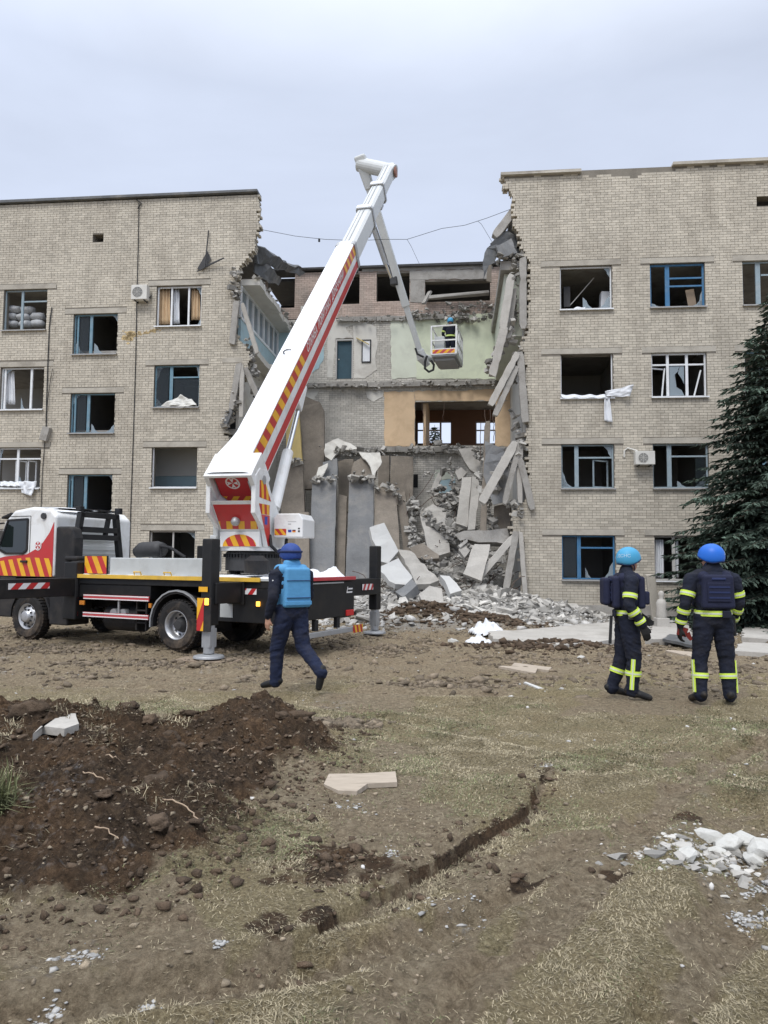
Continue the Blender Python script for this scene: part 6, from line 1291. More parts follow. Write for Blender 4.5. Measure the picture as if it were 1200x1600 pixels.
mk('hair_dark', (0.03, 0.022, 0.016), rough=0.8)
def capsule(mb, a, b, ra, rb, side=None, fs=1.0, n=14):
    a, b = Vector(a), Vector(b); ax = (b-a); L = ax.length; t = ax.normalized() if L > 1e-6 else Vector((0, 0, 1))
    s = Vector(side) if side is not None else (Vector((1, 0, 0)) if abs(t.x) < 0.9 else Vector((0, 1, 0)))
    s = (s-t*s.dot(t)).normalized(); q = t.cross(s); rings = []
    for k in range(1, 5): an = PI/2*(1-k/4); rings.append((a-t*ra*math.sin(an), ra*math.cos(an)))
    for k in (1, 2): rings.append((a.lerp(b, k/3), ra+(rb-ra)*k/3))
    for k in range(0, 4): an = PI/2*k/4; rings.append((b+t*rb*math.sin(an), rb*math.cos(an)))
    v = [a-t*ra]; 
    for c, r in rings:
        for k in range(n): an = 2*PI*k/n; v.append(c+(s*math.cos(an)*fs+q*math.sin(an))*r)
    v.append(b+t*rb); f = [(0, 1+(k+1) % n, 1+k) for k in range(n)]
    for i in range(len(rings)-1):
        for k in range(n): f.append((1+i*n+k, 1+i*n+(k+1) % n, 1+(i+1)*n+(k+1) % n, 1+(i+1)*n+k))
    e_ = 1+(len(rings)-1)*n; f += [(e_+k, e_+(k+1) % n, len(v)-1) for k in range(n)]
    mb.add(v, f)
def fuse(caps, voxel, smooth, mats, name, parent, wr=0.0, seed=0, offset=0.0):
    """one continuous surface grown over the body's limbs; material by the nearest limb"""
    mb = MB()
    for c in caps: capsule(mb, c[0], c[1], c[2]+offset, c[3]+offset, c[5] if len(c) > 5 else None, c[6] if len(c) > 6 else 1.0)
    me0 = bpy.data.meshes.new('t'); me0.from_pydata([tuple(p) for p in mb.v], [], mb.f); o = bpy.data.objects.new('t', me0); COL.objects.link(o)
    r = o.modifiers.new('r', 'REMESH'); r.mode = 'VOXEL'; r.voxel_size = voxel; r.use_smooth_shade = True
    s = o.modifiers.new('s', 'SMOOTH'); s.factor = 0.5; s.iterations = smooth
    dg = bpy.context.evaluated_depsgraph_get(); dg.update(); me = bpy.data.meshes.new_from_object(o.evaluated_get(dg)); bpy.data.objects.remove(o); bpy.data.meshes.remove(me0)
    me.name = name; nv = len(me.vertices); co = np.empty(nv*3, np.float32); me.vertices.foreach_get('co', co); co = co.reshape(-1, 3).astype(float)
    if wr:
        no = np.empty(nv*3, np.float32); me.vertices.foreach_get('normal', no); no = no.reshape(-1, 3)
        w = (fbm(co[:, 0]*16+co[:, 1]*9+seed, co[:, 2]*22+co[:, 1]*7, 3, seed)-0.5)*2+0.6*(billow(co[:, 2]*11+co[:, 0]*4, co[:, 1]*12+seed, 2, seed+3)-0.4)
    best = np.full(nv, 1e9); idx = np.zeros(nv, int)
    for i, c in enumerate(caps):
        a = np.array(c[0]); b = np.array(c[1]); d = b-a; l2 = max(1e-9, d@d); t = np.clip((co-a)@d/l2, 0, 1); dist = np.linalg.norm(co-a-t[:, None]*d, axis=1)-(c[2]+(c[3]-c[2])*t)*max(1.0, (c[6] if len(c) > 6 else 1.0)*0.85)
        m = dist < best; best[m] = dist[m]; idx[m] = i
    names = [c[4] for c in caps]; um = list(dict.fromkeys(names))
    if wr:
        cl = np.array([1.0 if names[i] not in ('skin', 'glove', 'boot') else 0.15 for i in idx]); co = co+no*(w*wr*cl)[:, None]; me.vertices.foreach_set('co', co.reshape(-1).astype(np.float32))
    me.materials.clear()
    for m in um: me.materials.append(MT[m])
    vm = np.array([um.index(names[i]) for i in idx]); npoly = len(me.polygons)
    ls = np.empty(npoly, np.int32); me.polygons.foreach_get('loop_start', ls); lv = np.empty(len(me.loops), np.int32); me.loops.foreach_get('vertex_index', lv)
    me.polygons.foreach_set('material_index', vm[lv[ls]].astype(np.int32)); me.polygons.foreach_set('use_smooth', np.ones(npoly, bool)); me.update()
    ob = bpy.data.objects.new(name, me); COL.objects.link(ob); ob.parent = parent; return ob
def loop_band(parent, a, b, t, w, ra, rb, side=None, fs=1.0, n=22, extra=0.012):
    a, b = Vector(a), Vector(b); ax = (b-a); L = ax.length; d = ax.normalized(); s = Vector(side) if side is not None else (Vector((1, 0, 0)) if abs(d.x) < 0.9 else Vector((0, 1, 0))); s = (s-d*s.dot(d)).normalized(); q = d.cross(s)
    out = None
    for m, ww, ex in (('reflective', w, extra), ('reflective_silver', w*0.3, extra+0.003)):
        v = []; tt_ = [t*L-ww/2, t*L-ww/2, t*L+ww/2, t*L+ww/2]
        for k in range(n):
            an = 2*PI*k/n
            for j, pos in enumerate(tt_):
                r = ra+(rb-ra)*pos/L+(ex if j in (1, 2) else ex-0.012); v.append(a+d*pos+(s*math.cos(an)*fs+q*math.sin(an))*r)
        f = [(k*4+j, ((k+1) % n)*4+j, ((k+1) % n)*4+j+1, k*4+j+1) for k in range(n) for j in range(3)]
        mb = MB(); mb.add(v, f); o = mb.build('reflective_band', m, parent if out is None else out, smooth=False); out = out or o
    return out
def hand_caps(w, d, pn, m, curl, s=1.0, up=None):
    """palm and five bent fingers; w wrist, d pointing direction, pn palm normal"""
    w, d, pn = Vector(w), Vector(d).normalized(), Vector(pn); pn = (pn-d*pn.dot(d)).normalized(); ac = d.cross(pn); out = []
    for k in (-1, 0, 1): out.append((tuple(w+ac*0.022*k*s), tuple(w+d*0.085*s+ac*0.027*k*s), 0.019*s, 0.017*s, m))
    for k, ln in zip((-1.5, -0.5, 0.5, 1.5), (0.062, 0.078, 0.072, 0.056)):
        p = w+d*0.095*s+ac*0.0225*k*s; dd = d.copy(); r = 0.0105*s
        for seg, fr in enumerate((0.5, 0.32, 0.25)):
            ang = curl*(0.5+0.5*seg); dd = (dd*math.cos(ang)+pn*math.sin(ang)).normalized() if seg else (d*math.cos(curl*0.5)+pn*math.sin(curl*0.5)).normalized()
            e_ = p+dd*ln*fr*s*1.15; out.append((tuple(p), tuple(e_), r, r*0.9, m)); p = e_; r *= 0.92
    p = w+d*0.025*s+ac*0.03*s; q = p+(d*0.7+ac*0.5+pn*0.35).normalized()*0.045*s; e_ = q+(d*0.85+pn*0.45).normalized()*0.035*s
    out += [(tuple(p), tuple(q), 0.014*s, 0.0125*s, m), (tuple(q), tuple(e_), 0.0125*s, 0.010*s, m)]; return out
def helmet(parent, c, yaw, m, rx=0.119, ry=0.140, rz=0.130, text=None, taz=0.0, tilt=0.0, brim=True):
    h = empty('helmet', c, (tilt, 0, yaw), parent); nA, nP = 36, 12; v = []
    def end(az): fwd = math.cos(az); return rad(98)+rad(27)*(0.5-0.5*fwd)-rad(2)*max(0, fwd)+rad(20)*abs(math.sin(az))**3
    def pt(az, ph, k=1.0): r = k*(1+0.06*max(0, (ph-rad(80))/rad(30))**2*(1.6 if math.cos(az) > 0.5 else 1.0)); return Vector((rx*r*math.sin(ph)*math.sin(az), ry*r*math.sin(ph)*math.cos(az), rz*math.cos(ph)*(1 if ph < PI/2 else 0.95)*k))
    mb = MB(); v.append(Vector((0, 0, rz)))
    for j in range(1, nP+1):
        for i in range(nA): az = 2*PI*i/nA; v.append(pt(az, end(az)*j/nP))
    f = [(0, 1+i, 1+(i+1) % nA) for i in range(nA)]+[(1+(j-1)*nA+i, 1+j*nA+i, 1+j*nA+(i+1) % nA, 1+(j-1)*nA+(i+1) % nA) for j in range(1, nP) for i in range(nA)]
    mb.add(v, f); sh = mb.build('helmet_shell', m, h, smooth=True); so = sh.modifiers.new('thick', 'SOLIDIFY'); so.thickness = 0.008; so.offset = 1
    fixn(sh)
    rim = MB(); rim.tube([pt(2*PI*i/nA, end(2*PI*i/nA), 1.03) for i in range(nA+1)], 0.0075, 6, cap=False); rim.build('helmet_rim', 'strap_dark', h)
    cs = MB()
    for s_ in (-1, 1): cs.tube([(s_*rx*0.98, 0.02, -0.03), (s_*rx*0.72, 0.05, -0.11), (0, 0.07, -0.155)], 0.007, 5)
    cs.build('chin_strap', 'strap_dark', h)
    if text:
        vs_, fs = text_mb(text, 0.052, bold=0.0); mt = MB(); V_ = []
        for p in vs_:
            az = taz-p.x/rx*0.92; ph = rad(80)-p.y/rz; V_.append(pt(az, ph, 1.07+max(0, p.z)*2))
        mt.add(V_, fs); mt.build('helmet_lettering', 'letter_pale', h)
    return h
def head_caps(c, f, m='skin'):
    c, f = Vector(c), Vector(f).normalized(); r = Vector((f.y, -f.x, 0)); u = Vector((0, 0, 1)); P = lambda a, b, d: tuple(c+f*a+r*b+u*d)
    return [(P(-0.02, 0, 0.02), P(0.02, 0, 0.04), 0.092, 0.088, m, tuple(r), 0.86), (P(0.02, 0, -0.03), P(0.045, 0, -0.075), 0.072, 0.05, m, tuple(r), 0.85),
            (P(0.098, 0, 0.005), P(0.118, 0, -0.022), 0.010, 0.014, m), (P(0.085, -0.035, 0.03), P(0.085, 0.035, 0.03), 0.016, 0.016, m), (P(0.088, -0.018, -0.055), P(0.088, 0.018, -0.055), 0.012, 0.012, m),
            (P(0.0, 0.078, 0.02), P(-0.012, 0.088, -0.02), 0.013, 0.010, m), (P(0.0, -0.078, 0.02), P(-0.012, -0.088, -0.02), 0.013, 0.010, m), (P(-0.02, 0, -0.05), tuple(c-u*0.16-f*0.025), 0.056, 0.064, m)]
def face_bits(parent, c, f):
    c, f = Vector(c), Vector(f).normalized(); r = Vector((f.y, -f.x, 0)); u = Vector((0, 0, 1))
    for s in (-1, 1): MB().rock(c+f*0.094+r*0.032*s+u*0.01, (0.011, 0.008, 0.008), n=20, seed=2).build('eye', 'dark_metal', parent, smooth=True)
    MB().rock(c+f*0.098-u*0.056, (0.022, 0.006, 0.005), n=20, seed=3).build('mouth', 'stain_lip', parent, smooth=True)
mk('stain_lip', (0.36, 0.15, 0.12), rough=0.6)
SX = (1, 0, 0)
def body(cloth, trous, legs, arms, lean=0.0, hand='glove', boots='boot', head_c=(0, 0.02, 1.66), head_f=(0, 1, 0), bulk=1.0, hands=None):
    """legs: two (hip, knee, ankle, toe); arms: two (shoulder, elbow, wrist, palm dir, palm normal, curl)"""
    b = bulk; c = [((-0.07, 0, 0.98), (0.07, 0, 0.98), 0.135*b, 0.135*b, trous, (0, 1, 0), 0.92), ((0, 0, 1.05), (0, lean*0.3, 1.18), 0.135*b, 0.14*b, cloth, SX, 1.22), ((0, lean*0.3, 1.18), (0, lean, 1.38), 0.142*b, 0.15*b, cloth, SX, 1.25),
         ((-0.13, lean, 1.44), (0.13, lean, 1.44), 0.095*b, 0.095*b, cloth), ((0, lean, 1.44), (0, lean*1.1+0.01, 1.53), 0.085, 0.068, cloth)]
    for hp, kn, an, to in legs:
        c += [(hp, kn, 0.112*b, 0.082*b, trous), (kn, an, 0.080*b, 0.066*b, trous)]
        A, T_ = Vector(an), Vector(to); d = (T_-A); fl_ = Vector((d.x, d.y, d.z)); heel = A-fl_.normalized()*0.055
        c += [(tuple(A), tuple(A.lerp(T_, 0.12)-Vector((0, 0, 0.012))), 0.062, 0.056, boots), (tuple(heel+(T_-A)*0.0), tuple(A.lerp(T_, 0.5)), 0.045, 0.046, boots), (tuple(A.lerp(T_, 0.45)), tuple(T_), 0.047, 0.038, boots, None, 1.1)]
    for sh, el, wr_, hdir, pn, curl in arms:
        c += [(sh, el, 0.074*b, 0.060*b, cloth), (el, wr_, 0.060*b, 0.046*b, cloth)]
        c += hand_caps(Vector(wr_)+Vector(hdir).normalized()*0.03, hdir, pn, hand, curl, 1.12 if hand == 'glove' else 1.0)
    c += head_caps(head_c, head_f); return c
def stripe_on(parent, a, b, t0, t1, r, side, w=0.05):
    a, b, s = Vector(a), Vector(b), Vector(side).normalized(); d = (b-a).normalized(); s = (s-d*s.dot(d)).normalized(); q = d.cross(s); out = None
    for m, ww, ex in (('reflective', w, 0.012), ('reflective_silver', w*0.3, 0.015)):
        mb = MB(); v = []
        for k in range(9):
            t = t0+(t1-t0)*k/8; rr_ = r(t)+ex
            for an in (-ww/2/rr_, 0, ww/2/rr_): v.append(a.lerp(b, t)+(s*math.cos(an)+q*math.sin(an))*rr_)
            for an in (ww/2/rr_, -ww/2/rr_): v.append(a.lerp(b, t)+(s*math.cos(an)+q*math.sin(an))*(rr_-0.012))
        f = [(k*5+j, (k+1)*5+j, (k+1)*5+(j+1) % 5, k*5+(j+1) % 5) for k in range(8) for j in range(5)]
        mb.add(v, f); o = mb.build('reflective_stripe', m, parent if out is None else out); out = out or o
    return out
# ---------- walking man in the light blue vest
def place_person(x, y, rz, s, label):
    o = empty('person', (x, y, gz(x, y)+0.005), (0, 0, rz)); o.scale = (s, s, s); tag(o, label, 'person'); return o
pw = place_person(-1.19, 9.62, rad(36), 1.045, 'man walking away in light blue ballistic vest, blue helmet and navy trousers')
legsA = [((-0.095, 0.0, 0.93), (-0.12, 0.13, 0.51), (-0.12, 0.15, 0.10), (-0.21, 0.31, 0.045)), ((0.095, 0.0, 0.93), (0.14, -0.06, 0.53), (0.22, -0.38, 0.25), (0.20, -0.35, 0.07))]
armsA = [((-0.225, 0.02, 1.42), (-0.285, -0.06, 1.16), (-0.29, 0.05, 0.93), (0.0, 0.25, -1), (1, 0.2, 0), 0.5), ((0.225, 0.02, 1.42), (0.27, 0.05, 1.16), (0.255, 0.20, 0.95), (0, 0.4, -1), (-1, 0.2, 0), 0.5)]
fuse(body('uniform_navy', 'trouser_navy', legsA, armsA, 0.03, hand='skin', head_c=(0.0, 0.06, 1.66), head_f=(-0.35, 1, -0.05), bulk=1.13), 0.0095, 4, None, 'body', pw, 0.010, 3)
face_bits(pw, (0.0, 0.06, 1.66), (-0.35, 1, 0))
def vest(parent, m, lean, depth=1.0, hgt=(1.08, 1.46), name='ballistic_vest', w=1.0):
    """soft carrier wrapped round the chest with plates front and back"""
    caps = [((0, lean*0.4, hgt[0]+0.06), (0, lean*0.8, hgt[1]-0.17), 0.152, 0.156, m, SX, 1.24), ((-0.07, lean, hgt[1]-0.08), (0.07, lean, hgt[1]-0.08), 0.125, 0.125, m, (0, 1, 0), 1.12)]
    for s_ in (-1, 1): caps.append(((0.125*s_, lean-0.07, hgt[1]-0.01), (0.125*s_, lean+0.07, hgt[1]-0.01), 0.062, 0.062, m))
    v = fuse(caps, 0.011, 4, None, name, parent, 0.004, 9, offset=0.010)
    for y, nm in ((-0.136*min(depth, 1.14), 'back_plate'), (0.136, 'front_plate')):
        b_ = MB().box((0, y+lean*0.6, (hgt[0]+hgt[1])/2+0.005), (0.375*w, 0.095, hgt[1]-hgt[0]+0.03), taper=(0.9, 0.95)).build(nm, m, v, bevel=0.036, seg=4)
        for pol in b_.data.polygons: pol.use_smooth = False
    return v
v1 = vest(pw, 'vest_blue', 0.03, 1.1, (1.04, 1.50))
fuse([((-0.06, 0.0, 1.50), (0.06, 0.0, 1.50), 0.075, 0.075, 'vest_blue'), ((-0.045, 0.01, 1.565), (0.045, 0.01, 1.565), 0.072, 0.072, 'vest_blue')], 0.011, 3, None, 'vest_collar', v1, 0.003, 5)
for z, t in ((1.36, 0.012), (1.15, 0.012)): MB().box((0, -0.186 if z < 1.3 else -0.180, z), (0.34, 0.016, t*0.6)).build('seam', 'strap_dark', v1, bevel=0.004)
MB().box((0, -0.178, 1.085), (0.36, 0.02, 0.05)).build('belt_flap', 'vest_blue', v1, bevel=0.005)
h1 = helmet(pw, (0.0, 0.045, 1.695), rad(18), 'helmet_navy', 0.118, 0.136, 0.122)
st_ = MB(); ring = [(0.128*math.sin(a), 0.148*math.cos(a), 0.02) for a in np.linspace(0, 2*PI, 33)]; st_.tube(ring, 0.014, 6, cap=False); st_.build('goggle_strap', 'strap_dark', h1)
gg = MB(); gg.tube([(0.118*math.sin(a)*1.06, 0.136*math.cos(a)*1.1, 0.025) for a in np.linspace(-0.9, 0.9, 9)], 0.03, 8); gg.build('goggles', 'strap_dark', h1)
MB().box((-0.287, -0.03, 1.33), (0.02, 0.05, 0.075)).build('sleeve_patch', 'foil_white', pw, bevel=0.006)
MB().box((0.2, -0.03, 1.04), (0.05, 0.09, 0.08)).build('belt_pouch', 'uniform_navy', pw, bevel=0.015)
# ---------- two firefighters
def firefighter(x, y, rz, s, label, legs, arms, helm, htext, taz, head_c, head_f, hyaw, arm_bands=((0, 0.55), (1, 0.30), (1, 0.82))):
    p = place_person(x, y, rz, s, label); B = 1.12
    fuse(body('uniform_navy', 'uniform_navy', legs, arms, 0.0, head_c=head_c, head_f=head_f, bulk=B), 0.0098, 4, None, 'body', p, 0.011, int(x*10))
    face_bits(p, head_c, head_f); 
    v = vest(p, 'vest_navy', 0.0, 1.25, (1.10, 1.46), w=1.0)
    MB().box((0, -0.205, 1.28), (0.26, 0.02, 0.22)).build('back_panel', 'vest_navy', v, bevel=0.018); MB().box((0, -0.195, 1.43), (0.16, 0.03, 0.03)).build('drag_strap', 'strap_dark', v, bevel=0.01)
    for k in range(3): MB().box((0, -0.217, 1.22+k*0.06), (0.23, 0.008, 0.02)).build('webbing', 'strap_dark', v)
    for s_ in (-1, 1): MB().box((0.10*s_, 0.20, 1.22), (0.12, 0.07, 0.16)).build('front_pouch', 'vest_navy', v, bevel=0.02)
    loop_band(p, (0, 0, 1.0), (0, 0, 1.2), 0.18, 0.065, 0.155, 0.155, SX, 1.25, 30, 0.010)
    MB().box((0.09, -0.175, 1.03), (0.1, 0.03, 0.085)).build('belt_pouch', 'uniform_navy', p, bevel=0.012)
    fuse([((-0.05, -0.005, 1.51), (0.05, -0.005, 1.51), 0.078, 0.078, 'uniform_navy'), ((-0.03, 0.0, 1.56), (0.03, 0.0, 1.56), 0.072, 0.072, 'uniform_navy')], 0.011, 3, None, 'collar', p, 0.004, 5)
    for sh, el, wr_, *_ in arms:
        loop_band(p, sh, el, 0.62, 0.06, 0.074*B, 0.06*B); loop_band(p, el, wr_, 0.38, 0.055, 0.06*B, 0.046*B); loop_band(p, el, wr_, 0.86, 0.045, 0.06*B, 0.046*B)
    for hp, kn, an, to in legs:
        loop_band(p, kn, an, 0.45, 0.06, 0.080*B, 0.066*B)
        for sd_ in (((1 if hp[0] > 0 else -1), -0.35, 0),): stripe_on(p, kn, an, 0.02, 0.92, lambda t: (0.080+(0.066-0.080)*t)*B, sd_)
    helmet(p, Vector(head_c)+Vector((0, -0.005, 0.035)), hyaw, helm, text=htext, taz=taz); return p
legsB = [((-0.10, 0.0, 0.93), (-0.10, -0.04, 0.50), (-0.10, -0.17, 0.10), (-0.14, 0.02, 0.04)), ((0.10, 0.0, 0.93), (0.11, 0.05, 0.50), (0.11, 0.02, 0.10), (0.15, 0.21, 0.04))]
armsB = [((-0.235, 0.0, 1.42), (-0.30, 0.02, 1.15), (-0.26, 0.20, 1.0), (0.1, 0.8, -0.6), (1, 0, 0), 0.6), ((0.235, 0.0, 1.42), (0.295, -0.05, 1.14), (0.29, 0.10, 0.92), (0.05, 0.35, -1), (-1, 0.1, 0), 0.7)]
f1 = firefighter(3.10, 9.42, rad(-94), 1.04, 'firefighter in navy gear and cyan helmet, turned right with a pack on his back', legsB, armsB, 'helmet_cyan', 'ДСНС', rad(125), (0.0, 0.03, 1.665), (0.05, 1, 0.05), rad(0))
MB().box((-0.02, -0.255, 1.29), (0.26, 0.09, 0.34)).build('backpack', 'vest_navy', f1, bevel=0.04, seg=3)
MB().box((0.19, 0.02, 1.03), (0.10, 0.12, 0.13)).build('tool_pouch', 'sheet_dark', f1, bevel=0.015)
MB().bar((0.05, -0.20, 1.0), (0.05, -0.22, 0.66), 0.035, 0.03).build('baton', 'dark_metal', f1)
legsC = [((-0.10, 0.0, 0.93), (-0.15, 0.03, 0.50), (-0.165, -0.02, 0.10), (-0.21, 0.15, 0.04)), ((0.10, 0.0, 0.93), (0.15, 0.03, 0.50), (0.165, -0.02, 0.10), (0.21, 0.15, 0.04))]
armsC = [((-0.24, 0.0, 1.42), (-0.315, -0.03, 1.15), (-0.36, 0.03, 0.90), (-0.05, 0.15, -1), (1, 0.2, 0), 0.7), ((0.24, 0.0, 1.42), (0.30, 0.02, 1.15), (0.27, 0.14, 0.95), (-0.1, 0.4, -1), (-1, 0.2, 0), 0.7)]
f2 = firefighter(4.06, 9.12, rad(-4), 1.065, 'firefighter in navy gear and deep blue helmet seen from behind, looking left', legsC, armsC, 'helmet_blue', 'ДСНС', rad(158), (0.0, 0.02, 1.665), (-0.95, 0.45, 0.08), rad(62))
MB().cyl((0.21, -0.02, 1.0), (0.23, 0.0, 0.78), 0.03, 10).build('radio', 'dark_metal', f2)
tl_ = MB(); tl_.bar((-0.38, 0.06, 0.83), (-0.29, 0.02, 0.80), 0.07, 0.10); tl_.bar((-0.29, 0.02, 0.80), (-0.25, 0.0, 0.72), 0.05, 0.06, w2=0.03, h2=0.03)
mk('tool_red', (0.16, 0.02, 0.015), rough=0.6, var=0.2)
to_ = tl_.build('hand_tool', 'tool_red', None, loc=f2.matrix_basis @ Vector((0, 0, 0)) if False else None)
to_.matrix_world = Matrix.Translation(f2.location) @ Matrix.Rotation(rad(-4), 4, 'Z') @ Matrix.Scale(1.065, 4); tag(to_, 'small dark red hand tool held by the firefighter in the deep blue helmet', 'tool', kind='thing')
# ---------- worker standing in the basket
bkw = QF+RG*0.62+HD*1.0
pb_ = empty('person', bkw, (0, 0, TYW-PI/2+rad(10))); tag(pb_, 'rescuer in blue helmet standing inside the raised lift basket', 'person')
legsD = [((-0.10, 0.0, 0.93), (-0.11, 0.03, 0.50), (-0.11, 0, 0.10), (-0.13, 0.17, 0.045)), ((0.10, 0.0, 0.93), (0.11, 0.03, 0.50), (0.11, 0, 0.10), (0.13, 0.17, 0.045))]
armsD = [((-0.235, 0.0, 1.42), (-0.30, 0.06, 1.16), (-0.25, 0.30, 1.10), (0.1, 1, 0), (0, 0, -1), 0.6), ((0.235, 0.0, 1.42), (0.30, 0.06, 1.16), (0.25, 0.30, 1.10), (-0.1, 1, 0), (0, 0, -1), 0.6)]
fuse(body('uniform_navy', 'uniform_navy', legsD, armsD, 0.0, head_c=(0, 0.03, 1.665), head_f=(0, 1, 0), bulk=1.1), 0.014, 3, None, 'body', pb_, 0.006, 2)
helmet(pb_, (0, 0.025, 1.70), 0, 'helmet_cyan'); loop_band(pb_, (0, 0, 1.0), (0, 0, 1.2), 0.18, 0.06, 0.155, 0.155, SX, 1.22, 30, 0.012)
for sh, el, *_ in armsD: loop_band(pb_, sh, el, 0.62, 0.055, 0.08, 0.066)
# ================================================================== TREES
mk('bark', (0.085, 0.065, 0.05), rough=0.95, var=0.25, scale=6, bump=0.6, bscale=14)
mk('needles', (0.066, 0.094, 0.072), rough=0.75, var=0.3, scale=1.4, tint=True)
mk('needles_far', (0.04, 0.06, 0.042), rough=0.8, var=0.25, scale=1.0, tint=True)
def spruce(loc, H, R, seed, label, m='needles', dens=1.0, zmin=0.25, droop=0.22):
    rr = random.Random(seed); root = empty('spruce_tree', loc); tag(root, label, 'tree')
    tk = MB(); tk.tube([(0, 0, -0.2), (0.03, 0, H*0.3), (0.0, 0.03, H*0.7), (0, 0, H)], [0.17*H/9, 0.13*H/9, 0.06*H/9, 0.012], 10); tk.build('trunk', 'bark', root, smooth=True)
    lim = MB(); V = []; Fc = []; Tn = []
    nr = np.random.default_rng(seed)
    z = zmin
    def spray(p, d, ln, wd, tn):
        """a flat fan of short shoots, every shoot a few needle blades"""
        d = d.normalized(); s = d.cross(Vector((0, 0, 1))); s = s.normalized() if s.length > 1e-3 else Vector((1, 0, 0)); u = s.cross(d)
        for q_ in range(3):
            a = rr.uniform(-1, 1); ss = (s*math.cos(a)+u*math.sin(a)); k = len(V); w = wd*rr.uniform(0.7, 1.2); m_ = p+d*ln*0.5+ss*0
            V.extend([p-ss*w*0.25, p+d*ln*0.45-ss*w*0.5, p+d*ln*rr.uniform(0.9, 1.1)-Vector((0, 0, ln*0.1)), p+d*ln*0.4+ss*w*0.5]); Fc.append((k, k+1, k+2, k+3)); Tn.append(tn*rr.uniform(0.8, 1.25))
    while z < H-0.15:
        f = 1-z/H; rad_ = R*(f**0.8)*rr.uniform(0.82, 1.1); nb = rr.randint(7, 9) if f > 0.12 else 4; a0 = rr.uniform(0, 6.3)
        for b_ in range(nb):
            a = a0+b_*2*PI/nb+rr.uniform(-0.25, 0.25); L = rad_*rr.uniform(0.84, 1.06); pts = []; n = max(3, int(L/0.3))
            for i in range(n+1):
                t = i/n; r_ = L*t; zz = z+0.10*L*t-droop*L*t*t*1.2+0.13*L*max(0, t-0.7)*1.5; pts.append(Vector((r_*math.cos(a), r_*math.sin(a), max(0.12, zz))))
            lim.tube(pts, [0.022*(1-i/(n+0.5))+0.004 for i in range(n+1)], 4, cap=False)
            tb = rr.choice((0.65, 0.8, 0.95, 1.1, 1.3))
            for i in range(n):
                p, q = pts[i], pts[i+1]; d = (q-p).normalized(); side = d.cross(Vector((0, 0, 1))).normalized(); t = (i+0.5)/n
                if t < 0.22: continue
                wdt = L*0.42*(1-t)*1.1+0.16
                m_n = max(3, int(5.2*dens*(0.6+wdt)))
                for sgn in (-1, 1):
                    for k in range(m_n):
                        pp = p.lerp(q, rr.random()); dirn = (d*rr.uniform(0.5, 1.0)+side*sgn*rr.uniform(0.5, 1.1)+Vector((0, 0, rr.uniform(-0.35, 0.1)))).normalized(); ln = wdt*rr.uniform(0.3, 0.75); st = 0
                        while st < ln:
                            spray(pp+dirn*st-Vector((0, 0, 0.10*st)), dirn+Vector((rr.uniform(-.5, .5), rr.uniform(-.5, .5), rr.uniform(-.4, .25))), rr.uniform(0.13, 0.24), 0.066, tb*(1.25 if st+0.2 > ln else 0.9)); st += 0.12
            spray(pts[-1], pts[-1]-pts[-2], 0.26, 0.05, tb*1.3)
        z += rr.uniform(0.19, 0.28)*(0.7+0.5*f)
    lim.build('branches', 'bark', root)
    me = bpy.data.meshes.new('crown'); me.from_pydata([tuple(p) for p in V], [], Fc); me.materials.append(MT[m]); at_ = me.attributes.new('tint', 'FLOAT', 'FACE'); at_.data.foreach_set('value', Tn); link_mesh('crown', me, root)
    return len(Fc)
nf = spruce((11.5, 21.0, gz(11.5, 21.0)), 10.0, 4.0, 5, 'tall dark blue spruce in front of the right wing', dens=0.95)
# trees behind the building, one of them seen through the rear window
nf2 = spruce((3.6, 52.5, -0.1), 11.7, 3.0, 8, 'distant fir seen through the rear window of the orange room', 'needles_far', dens=0.1)

# ================================================================== THINGS ON AND IN THE FACADES
def fp(px, py, d): u, z = fac(px, py, d); return fw(u, d, z)
def cloth(name, m, c4, folds, amp, label=None, cat='cloth', seed=0, nu=22, nv=14, parent=None, thin=0.006, fdir='u'):
    """a sheet hung between four corners with folds and sag"""
    A, B, C_, D = [Vector(p) for p in c4]; n = (B-A).cross(D-A).normalized(); base = (A+B+C_+D)/4; base.z = min(p.z for p in (A, B, C_, D)); mb = MB(); v = []
    for j in range(nv):
        for i in range(nu):
            s, t = i/(nu-1), j/(nv-1); p = A.lerp(B, s).lerp(D.lerp(C_, s), t); ph = (s if fdir == 'u' else t)*folds*2*PI
            p += n*(amp*math.sin(ph+seed+2.0*(mnoise.noise(Vector((s*2, t*2, seed)))))+amp*0.8*mnoise.noise(Vector((s*4, t*5, seed+7)))); v.append(p-base)
    mb.add(v, [(j*nu+i, j*nu+i+1, (j+1)*nu+i+1, (j+1)*nu+i) for j in range(nv-1) for i in range(nu-1)])
    o = mb.build(name, m, parent, smooth=True, loc=base if parent is None else None)
    so = o.modifiers.new('thick', 'SOLIDIFY'); so.thickness = thin
    if label: tag(o, label, cat, kind='thing')
    return o
